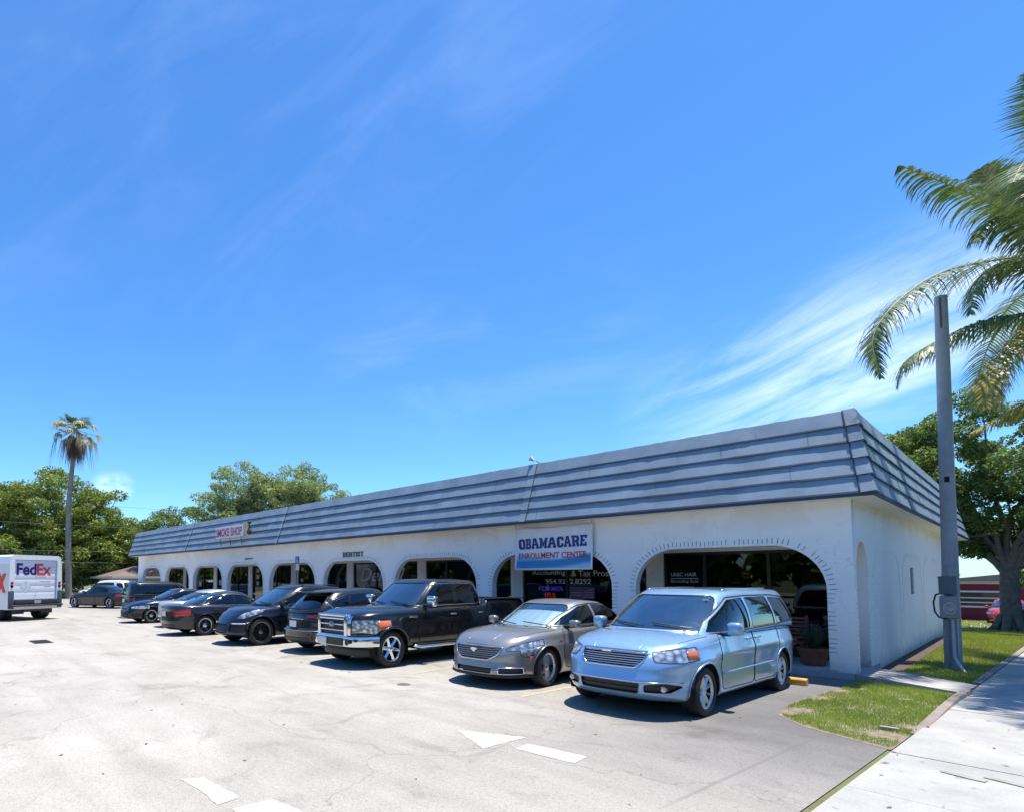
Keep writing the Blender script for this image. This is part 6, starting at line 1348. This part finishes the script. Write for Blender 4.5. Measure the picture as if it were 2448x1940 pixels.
def tree(name, loc, th, tr, blobs, nleaf, size, lm, label, seed, ncl=90, group=None, flat=.7, cat='tree', rc=(.5,1.1), limbs=14, fork=.5, top=None):
    rng = np.random.default_rng(seed); root = empty(name, loc, 0, label, cat, group); cs = []; rs = []; vol = np.array([b[3]*b[4]*b[5] for b in blobs]); vol = vol**.7
    for b, k in zip(blobs, (vol/vol.sum()*ncl).astype(int)+1):
        d = rng.normal(size=(k, 3)); d /= np.linalg.norm(d, axis=1)[:, None]; r = rng.uniform(.2, 1, k)**.4; cs.append(np.array(b[:3])+d*r[:, None]*np.array(b[3:])); rs.append(rng.uniform(rc[0], rc[1], k))
    cs = np.concatenate(cs); rs = np.concatenate(rs); np_mesh('crown', leaves(cs, rs, nleaf, size, rng, flat), 4, lm, root)
    t = MB(); c0 = np.mean(cs, 0); base = Vector((0,0,-.2)); fk = Vector((c0[0]*.15, c0[1]*.15, th)); pts = [base, Vector((.05,0,th*.15)), Vector((fk.x*.4,fk.y*.4,th*.5)), fk]; t.tube(pts, [tr*1.5, tr*1.08, tr*.9, tr*.8], 10)
    for i in rng.choice(len(cs), min(limbs, len(cs)), replace=False):
        e = Vector(cs[i]); sc_ = (e-fk).length; m1 = fk.lerp(e, .3)+Vector(rng.uniform(-.12,.12,3))*sc_+Vector((0,0,.12*sc_)); md = fk.lerp(e, .65)+Vector(rng.uniform(-.12,.12,3))*sc_; st = pts[2].lerp(fk, rng.uniform(.5,1)); t.tube([st, st.lerp(m1,.5)+Vector(rng.uniform(-.06,.06,3))*sc_, m1, md, e], [tr*rng.uniform(.4,.55), tr*.36, tr*.28, tr*.16, tr*.05], 7)
    t.build('trunk', BARK, root, 60); return root
# big yellow-green tree mass left, two crowns
tree('shade_tree', (-66,-1.0,0), 3.2, .45, [(0,0,8.6,5.5,5.5,4.6),(-2.5,-4,7.0,4.5,4.8,4.8),(0,-7,6,4,4,4.5),(2.5,4.2,6.8,4.5,4.2,4.6),(3.0,.5,4.4,4,6.5,3.6),(3.2,-4,3.4,3,4,3)], 110000, .155, LF_Y, 'large yellow-green shade tree behind the truck and the tall palm', 11, 560, rc=(.6,1.4), flat=.55)
tree('shade_tree', (-68,-12,0), 3, .4, [(0,0,7.2,5,6,4.8),(2,4,5.6,4,4.5,4.6),(3,6,3.5,3,4,3.2)], 40000, .155, LF_Y, 'yellow-green tree cut by the left edge of the photo, left of the palm', 12, 240, rc=(.6,1.3), flat=.55)
tree('shade_tree', (-62.5,5.8,0), 2.5, .3, [(0,0,5.4,3.6,3.3,3.2),(1,1.8,3.4,2.8,2.6,2.8),(.5,-2.5,4,3,3,3)], 32000, .14, LF_Y, 'yellow-green tree at the right end of the tree mass, behind the brown roofed house', 13, 180, rc=(.5,1.1), flat=.55)
tree('hedge_tree', (-61.5,-3.5,0), 1.5, .2, [(0,0,2.6,2.2,6.5,2.8),(0,7,2.4,2,4,2.4)], 26000, .14, LF_D, 'dark understorey bush between the palm trunk and the white SUV', 17, 130, rc=(.5,1.1))
tree('oak_tree', (-55,9.0,0), 3.5, .25, [(0,0,7.3,2.6,3.2,1.9),(1.5,2.6,7.3,2.4,2.8,1.8),(.5,-2.6,6.5,2.2,2.1,1.6)], 19000, .105, LF_D, 'small round tree left of the two taller trees over the roof end', 14, 130, rc=(.4,.85))
tree('oak_tree', (-50,12.6,0), 4.5, .35, [(0,0,10.2,3.0,3.0,2.9),(-.5,-2.2,8.2,2.8,2.6,2.4),(1,2.6,8.6,2.6,3.0,2.8),(0,0,7,3,4,2)], 40000, .11, LF_G, 'grey-green tree rising highest over the left end of the blue roof', 15, 230, rc=(.4,.9))
tree('oak_tree', (-49,18.6,0), 4.5, .35, [(0,0,11.2,3.2,3.2,2.5),(.8,3.2,10.0,2.6,2.8,1.9),(0,-2.6,9.6,2.8,2.8,2.6),(0,0,8.5,3,5,1.8)], 40000, .11, LF_G, 'grey-green tree on the right of the pair seen over the blue roof', 16, 230, rc=(.4,.9))
# trees across the lot and street behind the camera: unseen, added to darken reflections in paint and glass
rng0 = np.random.default_rng(44)
tl_c = np.array([(x_+rng0.uniform(-2,2), -52+rng0.uniform(-3,3), rng0.uniform(1.5,7.5)) for x_ in np.arange(-150, 32, 1.6) for _ in range(3)]+[(-150+rng0.uniform(-2,2), y_, rng0.uniform(1.5,8)) for y_ in np.arange(-50, -14, 1.8) for _ in range(3)]+[(30+rng0.uniform(-2,2), y_, rng0.uniform(1.5,7)) for y_ in np.arange(-50, 60, 1.8) for _ in range(3)])
o = np_mesh('unseen_tree_line', leaves(tl_c, rng0.uniform(1.3,2.6,len(tl_c)), 110000, .85, rng0, .8), 4, LF_D, None); tag(o, 'dense unseen tree line added behind the camera to darken reflections', 'trees', None, 'stuff')
# big tree right, trunk on the lawn beyond the pole
RT = tree('ficus_tree', (.95,22.2,-.35), 3.0, .34, [(0,1.5,8.4,5.0,4.0,2.2),(-2.6,-.2,7.2,2.6,2.8,1.7),(2.0,-1,6.6,3.6,3,2.0),(-.6,1,5.4,2.2,2.5,1.6),(1.8,2,4.4,3,2.5,1.3),(-1.3,1.5,4.0,1.7,2,1.0),(1.6,4,3.2,2.6,2,1.6)], 105000, .085, LF_R, 'large spreading dark green tree whose trunk stands on the lawn beyond the pole', 21, 340, rc=(.32,.72), limbs=15)
rb = MB()
for a in range(7): c, s = math.cos(a*.9), math.sin(a*.9); rb.tube([(c*.25,s*.25,.7),(c*.5,s*.5,.2),(c*.95,s*.95,-.15)],[.16,.15,.06],8)
rb.tube([(.1,0,-.1),(.7,.3,1.2),(.9,.6,3.0)],[.3,.22,.15],8); rb.build('root_flare', BARK, RT, 60)
tree('ficus_tree', (6.0,27,-.4), 2.5, .3, [(0,0,5.0,3.2,3,3.4),(-2,-1,3.4,2,2,1.7)], 20000, .10, LF_R, 'leafy green tree at the right frame edge behind the big trunk', 22, 110, rc=(.35,.8))
tree('shrub', (3.9,20.5,-.25), .6, .06, [(0,0,1.3,1.3,1.2,1.3)], 5000, .07, LF_R, 'bushy shrub beside the big trunk at the right edge', 23, 40, cat='shrub', rc=(.25,.5), limbs=8)
# fronds
def frondmat(name, a, b, c): return leafmat(name, [a, b, c], .16, .4)
FG = frondmat('green_frond', (.055,.10,.035), (.105,.165,.06), (.24,.28,.16)); FYL = frondmat('yellow_frond', (.15,.15,.03), (.34,.28,.05), (.48,.40,.12)); FP = mat('frond_stem', (.30,.30,.12), .5)
def bez(P, n=26):
    P = [Vector(p) for p in P]; out = []
    for s in range(n):
        t = s/(n-1)*(len(P)-1); i = min(int(t), len(P)-2); u = t-i; p0 = P[max(0,i-1)]; p1 = P[i]; p2 = P[i+1]; p3 = P[min(len(P)-1,i+2)]
        out.append(.5*((2*p1)+(p2-p0)*u+(2*p0-5*p1+4*p2-p3)*u*u+(3*p1-p0-3*p2+p3)*u**3))
    return out
def frond(P, L_, root, m, seed, droop=.55, n=95, start=.06, w=.026, ragged=.10):
    rng = random.Random(seed); n = int(n*1.5); L_ *= 1.12; C_ = bez(P, 40); mb = MB(); mb.tube(C_, [.028*(1-i/42)+.004 for i in range(40)], 6); st = mb.build('frond_stem', FP, None, 60); V = []
    for k in range(n):
        t = start+(1-start)*k/(n-1); x = t*39; i = min(int(x), 38); p = C_[i].lerp(C_[i+1], x-i); tg = (C_[i+1]-C_[i]).normalized(); sd = tg.cross(Vector((0,0,1))); sd = sd.normalized() if sd.length > .05 else Vector((1,0,0)); up = sd.cross(tg)
        ll = L_*(math.sin(math.pi*min(1, t*.85+.14))**.7)*rng.uniform(.82,1.08)
        for s in (1,-1):
            if rng.random() < ragged: continue
            d = (sd*s*.85+tg*.55+up*rng.uniform(-.1,.25)).normalized(); dr = droop*rng.uniform(.7,1.3); pts = [p]; cur = p; dd = d
            for q in range(4): dd = (dd+Vector((0,0,-1))*dr*(.25+.22*q)).normalized(); cur = cur+dd*ll/4; pts.append(cur)
            for q in range(4):
                wa = w*(1-.0*q) if q < 2 else w*(1-(q-1)*.30); wb = w*(1-max(0,q)*.28); a = tg*wa; b = tg*wb if q < 3 else tg*.002
                V += [pts[q]-a, pts[q]+a, pts[q+1]+b, pts[q+1]-b]
    V = np.array([tuple(v_) for v_ in V]); o = np_mesh('frond', V, 4, m, root); st.parent = o; return o
cp = Vector((3.25,6.35,8.25)); cpa = empty('coconut_palm', (3.45,6.5,0), 0, 'coconut palm beside the pavement with fronds hanging in over the grey pole', 'palm tree'); off = Vector((3.45,6.5,0))
def rel(P): return [Vector(p)-off for p in P]
frond(rel([(3.18,6.33,8.12),(2.79,5.4,8.62),(2.31,4.37,8.83),(1.70,3.03,8.51),(1.15,1.92,8.09),(.66,.88,7.36),(.38,.36,6.6),(.52,.12,5.75)]), .95, cpa, FG, 1, .75, 110)
frond(rel([(3.18,6.33,8.12),(2.23,5.97,8.12),(1.5,5.58,8.03),(.87,5.15,7.71),(.3,4.78,7.25),(.10,4.72,6.65)]), .85, cpa, FG, 2, .8, 100)
frond(rel([(3.2,6.35,8.56),(2.75,5.8,9.3),(2.33,5.32,10.0),(1.56,4.1,10.55),(1.04,3.18,10.78),(.62,2.53,10.98)]), .80, cpa, FG, 3, 1.1, 100, ragged=.35)
frond(rel([(3.22,6.37,9.0),(3.0,6.3,10.9),(2.75,6.2,12.4),(2.6,6.0,13.9)]), 1.25, cpa, FG, 4, .12, 90)
frond(rel([(3.18,6.33,8.12),(2.56,4.35,7.43),(2.1,3.2,6.75),(1.82,2.4,5.96),(1.76,2.05,5.25)]), .80, cpa, FYL, 5, .9, 90)
frond(rel([(3.25,6.9,8.0),(3.21,7.91,7.3),(2.6,7.85,6.6),(1.9,7.7,6.25),(1.15,7.4,5.75)]), .75, cpa, FYL, 6, .9, 80)
frond(rel([(3.2,6.3,8.4),(2.7,6.0,9.6),(2.2,5.6,10.3),(1.75,5.1,10.2),(1.55,4.8,9.7)]), .8, cpa, FG, 7, .9, 80, ragged=.25)
frond(rel([(3.3,6.2,8.5),(3.1,4.6,9.6),(2.9,2.6,9.9),(2.75,.9,9.3),(2.7,-.1,8.4)]), 1.0, cpa, FG, 8, .5, 90); frond(rel([(3.3,6.2,8.4),(3.6,4.4,8.9),(3.9,2.6,8.7),(4.1,1.2,7.8)]), 1.0, cpa, FG, 9, .6, 80)
frond(rel([(3.2,6.3,8.4),(2.6,6.1,9.9),(2.0,5.7,11.0),(1.7,5.3,11.6)]), 1.05, cpa, FG, 12, .3, 80); frond(rel([(3.2,6.3,8.4),(2.5,6.2,9.2),(1.9,5.9,9.4),(1.5,5.5,8.9),(1.4,5.3,8.2)]), .85, cpa, FG, 13, .9, 70, ragged=.3)
frond(rel([(3.2,6.4,8.3),(2.7,6.9,8.6),(2.2,7.3,8.2),(1.8,7.5,7.2),(1.7,7.5,6.2)]), .8, cpa, FYL, 14, 1.0, 80)
for i, (tx, ty) in enumerate(((2.35,-.6),(3.0,-1.6),(3.7,-1.0),(2.45,.9),(3.3,.3))):
    e_ = Vector((tx, ty, 8.3+.3*(i%2))); m1 = cp.lerp(e_, .45)+Vector((0,0,1.1)); m2 = cp.lerp(e_, .8)+Vector((0,0,.9)); frond(rel([cp, m1, m2, e_]), 1.0, cpa, FG, 40+i, .45, 60)
for i, a in enumerate((-.6,.1,.8,1.5,2.1)):
    d = Vector((math.cos(a), math.sin(a), 0)); frond(rel([cp, cp+d*1.4+Vector((0,0,.9)), cp+d*2.8+Vector((0,0,.9)), cp+d*4+Vector((0,0,-.3)), cp+d*4.4+Vector((0,0,-1.4))]), .95, cpa, FG, 20+i, .6, 60)
b = MB(); b.tube([(0,0,-.1),(.02,0,.4),(.05,-.05,3),(-.05,-.1,6),(-.2,-.15,8.4)],[.24,.17,.14,.125,.12],12); b.build('trunk', mat('palm_bark', (.22,.20,.17), .9, noise=.3, nscale=5, bump=.6, bscale=8), cpa, 60)
co = MB(); co.bbox((-.35,-.35,7.9),(-.1,-.1,8.2),.1); co.bbox((-.1,-.45,7.8),(.15,-.2,8.1),.1); co.build('coconut', mat('coconut_husk', (.30,.20,.04), .6), cpa, 60)
# tall fan palm at left
fpm = empty('fan_palm', (-57.9,-.85,0), 0, 'tall thin fan palm with dead hanging skirt, standing behind the truck', 'palm tree')
b = MB(); b.tube([(-.25,.25,0),(-.1,.1,4),(0,0,8),(.28,.30,13.6)],[.27,.23,.20,.16],10); b.build('trunk', mat('fan_palm_bark', (.22,.20,.18), .9, noise=.25, nscale=3), fpm, 60)
def fans(n, el0, el1, lmin, lmax, m, seed, spread=1.25, droopy=0., stem=1.0, blades=16):
    rng = np.random.default_rng(seed); V = []; hub = np.array([.28,.30,14.3])
    for k in range(n):
        a = rng.uniform(0, 6.28); e = rng.uniform(el0, el1); d = np.array([math.cos(a)*math.cos(e), math.sin(a)*math.cos(e), math.sin(e)]); s = stem*rng.uniform(.7,1.2); c = hub+d*s+np.array([0,0,rng.uniform(-.5,.1)]); V += [hub-[0,0,.03], hub+[0,0,.03], c+[0,0,.015], c-[0,0,.015]]
        u = np.cross(d, [0,0,1]); u /= np.linalg.norm(u)+1e-9; w = np.cross(u, d); L_ = rng.uniform(lmin, lmax)
        for j in range(blades):
            t = (j/(blades-1)-.5)*2*spread; q = d*math.cos(t)+u*math.sin(t); tip = c+q*L_*rng.uniform(.8,1.05)+np.array([0,0,-(droopy+.25)*L_*rng.uniform(.6,1.1)]); md = c+q*L_*.55+w*.02; sd = np.cross(q, w); sd = sd/(np.linalg.norm(sd)+1e-9)*.035
            V += [c, md-sd, tip, md+sd]
    return np.array(V)
np_mesh('crown', np.concatenate([fans(15,.15,1.35,.8,1.1,None,3,1.25,0,1.0)]), 4, FG, fpm)
np_mesh('dry_fronds', fans(16,-.5,.5,.7,1.0,None,5,1.1,.5,1.25), 4, leafmat('dry_frond', [(.22,.19,.11),(.36,.31,.18),(.45,.42,.30)], .2), fpm)
np_mesh('skirt', fans(46,-1.5,-.8,.6,1.2,None,6,.5,1.0,.8,9), 4, leafmat('dead_skirt', [(.07,.05,.04),(.13,.09,.06),(.20,.15,.10)], .1), fpm)
hg = fans(7,-.9,-.3,.9,1.4,None,9,.35,1.6,1.3,7); np_mesh('hanging_fronds', hg, 4, MATS['dead_skirt'], fpm)
fpm.scale = (1.12,1.12,1.115)
# grass
def inside(P, poly):
    x, y = P[:, 0], P[:, 1]; c = np.zeros(len(P), bool); n = len(poly); j = n-1
    for i in range(n):
        xi, yi = poly[i]; xj, yj = poly[j]; k = ((yi > y) != (yj > y)) & (x < (xj-xi)*(y-yi)/(yj-yi+1e-12)+xi); c ^= k; j = i
    return c
rng = np.random.default_rng(5)
def grass(poly, n, h, w, label_m, name='grass', hole=None, bare=None):
    P = np.array(poly); lo, hi = P.min(0), P.max(0); p = rng.uniform(lo, hi, (n*2, 2)); p = p[inside(p, poly)][:n]
    if bare is not None:
        for bx, by, br in bare: p = p[np.hypot(p[:,0]-bx, (p[:,1]-by)) > br*rng.uniform(.6,1.2,len(p))]
    cl = np.sin(p[:,0]*5.1+1)*np.sin(p[:,1]*3.7)+np.sin(p[:,0]*13+p[:,1]*9)*.5; keep = rng.uniform(-1.9, 1.2, len(p)) < cl+.7; p = p[keep]; n = len(p)
    z = np.array([gz(a, b) for a, b in p]); a = rng.uniform(0, 6.28, n); hh = h*rng.uniform(.5,1.3,n); ln = rng.uniform(.0,.8,n)*hh; b = np.stack([p[:,0], p[:,1], z-.01], 1); s = np.stack([np.cos(a), np.sin(a), 0*a], 1)*w*.5; a2 = rng.uniform(0,6.28,n); t = b+np.stack([np.cos(a2)*ln, np.sin(a2)*ln, hh+.01], 1)
    o = np_mesh(name, np.stack([b-s, b+s, t], 1).reshape(-1, 3), 3, label_m, None); tag(o, kind='stuff'); return o
GR = leafmat('bright_grass', [(.16,.25,.04),(.27,.36,.07),(.42,.46,.14)], .4); GR2 = leafmat('dry_lawn', [(.22,.26,.05),(.36,.38,.09),(.50,.47,.18)], .35)
o = grass(patch, 48000, .038, .009, GR, 'grass_patch', bare=[(.5,-3.2,.08),(.9,-1.7,.10),(.2,-1.1,.14),(1.15,-4.75,.30),(-.05,-4.2,.22),(.05,-3.9,.2),(1.28,-4.0,.15),(-.05,-2.6,.22),(-.0,-1.6,.25)]); tag(o, 'bright green grass patch between the end stall and the pavement', 'grass')
lawn = [(.36,1.30),(1.42,.86),(1.60,5),(1.75,9),(1.98,14),(2.3,24),(-.4,24),(-.2,14),(.12,12),(.22,9),(.3,5)]
o = grass(lawn, 60000, .05, .014, GR2, 'lawn_grass', bare=[(PX,PY-.2,.32)]); tag(o, 'sunlit yellow-green lawn between the end wall and the pavement', 'grass')
o = grass([(-6,20),(9,20),(11,46),(-8,46)], 26000, .09, .05, GR2, 'far_lawn_grass'); tag(o, 'lawn in front of the maroon house at far right', 'grass')
q_ = rng.uniform((1.35,-13),(3.2,3),(90,2)); a_ = rng.uniform(0,6.28,90); l_ = rng.uniform(.015,.045,90)[:,None]; c3 = np.column_stack([q_, np.full(90,.034)]); e1_ = np.column_stack([np.cos(a_),np.sin(a_),a_*0+.08]); e2_ = np.column_stack([-np.sin(a_),np.cos(a_),a_*0])
q2 = rng.uniform((-14,-13.5),(1.1,-1),(90,2)); q2 = q2[~inside(q2, patch)]; a2_ = rng.uniform(0,6.28,len(q2)); l2 = rng.uniform(.01,.035,len(q2))[:,None]; c4 = np.column_stack([q2, np.full(len(q2),.008)]); f1 = np.column_stack([np.cos(a2_),np.sin(a2_),a2_*0+.1]); f2 = np.column_stack([-np.sin(a2_),np.cos(a2_),a2_*0])
LV = np.concatenate([np.stack([c3-e1_*l_, c3-e2_*l_*.4, c3+e1_*l_, c3+e2_*l_*.4],1).reshape(-1,3), np.stack([c4-f1*l2, c4-f2*l2*.5, c4+f1*l2, c4+f2*l2*.5],1).reshape(-1,3)])
o = np_mesh('leaf_litter', LV, 4, leafmat('fallen_leaf', [(.10,.08,.06),(.18,.15,.10),(.28,.24,.16)], .1), None); tag(o, 'dry leaf bits scattered on the pavement and asphalt', 'litter', None, 'stuff')
# fallen stick and pale stones
st_ = MB(); st_.bbox((1.03,-4.42,.02),(1.22,-4.36,.05),.01); o = st_.build('broken_tile', mat('tile_grey', (.3,.28,.26), .8)); tag(o, 'small broken tile lying at the edge of the green grass patch', 'debris')
# ---------------------------------------------------------------- distant buildings
MAR = mat('maroon_wall', (.16,.012,.03), .7, noise=.1); TRIM = mat('white_trim', (.62,.60,.62), .6); RFG = mat('pale_roof', (.24,.21,.20), .8, noise=.15)
mh = empty('house', (-.9,41,-1.0), R_(-4), 'maroon house with white louvred window at far right', 'house'); b = MB(); b.box((-2.6,0,0),(6,7,2.75)); b.build('wall', MAR, mh)
b = MB(); b.prism([(-2.8,2.75),(6.2,2.75),(1.6,3.3)], -.4, 7.4, 'Y'); b.build('roof', RFG, mh)
b = MB(); b.box((-1.7,-.06,1.0),(1.0,0,1.12)); b.box((-1.7,-.06,2.0),(1.0,0,2.12)); b.box((-1.5,-.05,1.3),(1.0,-.01,1.38)); b.box((-1.5,-.05,1.6),(1.0,-.01,1.68)); wn = b.build('window', TRIM, mh)
b = MB(); b.box((-1.5,-.04,1.12),(1.0,-.02,2.0)); b.build('pane', GLOSSB, wn); b = MB(); b.box((-2.75,-.1,2.55),(6.1,-.02,2.75)); b.build('fascia', TRIM, mh); b = MB(); b.box((-2.66,-.03,0),(-2.56,.02,2.6)); b.build('corner_board', TRIM, mh)
pf_ = empty('panel_fence', (-2.9,36,-.75), R_(0), 'pale panel fence and gate between the end wall and the maroon house', 'fence'); PF = mat('pale_fence', (.40,.41,.37), .8, noise=.15)
for i in range(6): b = MB(); b.bbox((-3.4+i*.68,-.02,.0),(-2.76+i*.68,.02,1.75),.01); b.build('panel', PF, pf_)
for i in range(7): b = MB(); b.bbox((-3.46+i*.68,-.05,0),(-3.38+i*.68,.05,1.85),.01); b.build('post', PF, pf_)
wh = empty('outbuilding', (-4.5,42,-1.0), 0, 'cream low house showing between the pole and the maroon house', 'house'); b = MB(); b.box((-4,0,0),(2.6,5,2.4)); b.build('wall', mat('cream_wall', (.42,.38,.31), .8), wh); b = MB(); b.prism([(-4.3,2.4),(2.9,2.4),(-.7,3.0)], -.4, 5.4, 'Y'); b.build('roof', mat('white_roof', (.34,.33,.33), .7), wh)
flat('driveway', [(-1.6,24.5),(2.4,24.5),(1.8,40.9),(-2.2,40.9)], -.33, mat('drive_grey', (.30,.29,.28), .9, noise=.15)); red.location = (.25,36,gz(0,36)+.0)
dv = bpy.data.objects['driveway']
for v_ in dv.data.vertices: v_.co.z = gz(0, v_.co.y)+.004
BRF = mat('brown_shingle', (.17,.12,.105), .9, noise=.25, nscale=5, bump=.5, bscale=20); lh = empty('house', (-53.5,3.0,0), R_(0), 'low house with brown shingle roof seen left of the arcade end', 'house')
b = MB(); b.box((-6,-.6,0),(0,9,2.05)); b.build('wall', mat('taupe_wall', (.27,.25,.22), .8), lh)
b = MB(); b.add([(.5,-1.2,2.05),(.5,9.6,2.05),(-3,6.5,3.15),(-3,2.0,3.15),(-6.5,-1.2,2.05),(-6.5,9.6,2.05)], [(0,1,2,3),(3,2,5,4),(0,3,4),(1,5,2)]); b.add([(.5,-1.2,2.05),(.5,9.6,2.05),(-6.5,9.6,2.05),(-6.5,-1.2,2.05)], [(0,1,2,3)]); b.build('roof', BRF, lh)
b = MB(); b.box((.45,-1.25,1.90),(.55,9.65,2.10)); b.box((-6.5,-1.28,1.90),(.45,-1.2,2.10)); b.build('fascia', mat('fascia_pale', (.48,.44,.42), .7), lh); b = MB(); b.prism([(1.2,2.12),(5.8,2.12),(3.5,2.95)], -.02, .35, 'X'); b.build('gable', mat('gable_brown', (.13,.09,.085), .9), lh)
b = MB(); b.box((-.02,1.4,0),(.04,4.6,1.85)); b.build('garage_door', mat('garage_door_taupe', (.33,.31,.28), .7), lh)
# overhead wires in front of the left trees
WIRE = mat('wire_grey', (.12,.13,.13), .6)
for i, (z0, z1) in enumerate(((9.3,8.9),(7.2,7.0),(4.6,4.9),(3.6,3.8))):
    b = MB(); P = []
    for k in range(25): t = k/24; P.append((-58+4*t, -30+60*t, z0+(z1-z0)*t-1.2*4*t*(1-t)*.3))
    b.tube(P, .012, 5); o = b.build('overhead_wire', WIRE); tag(o, ['topmost thin wire crossing the left trees','second thin wire down, crossing the left trees','third thin wire down, just above the truck roof height','lowest thin wire crossing the left trees'][i], 'wire', 'overhead wires at left')
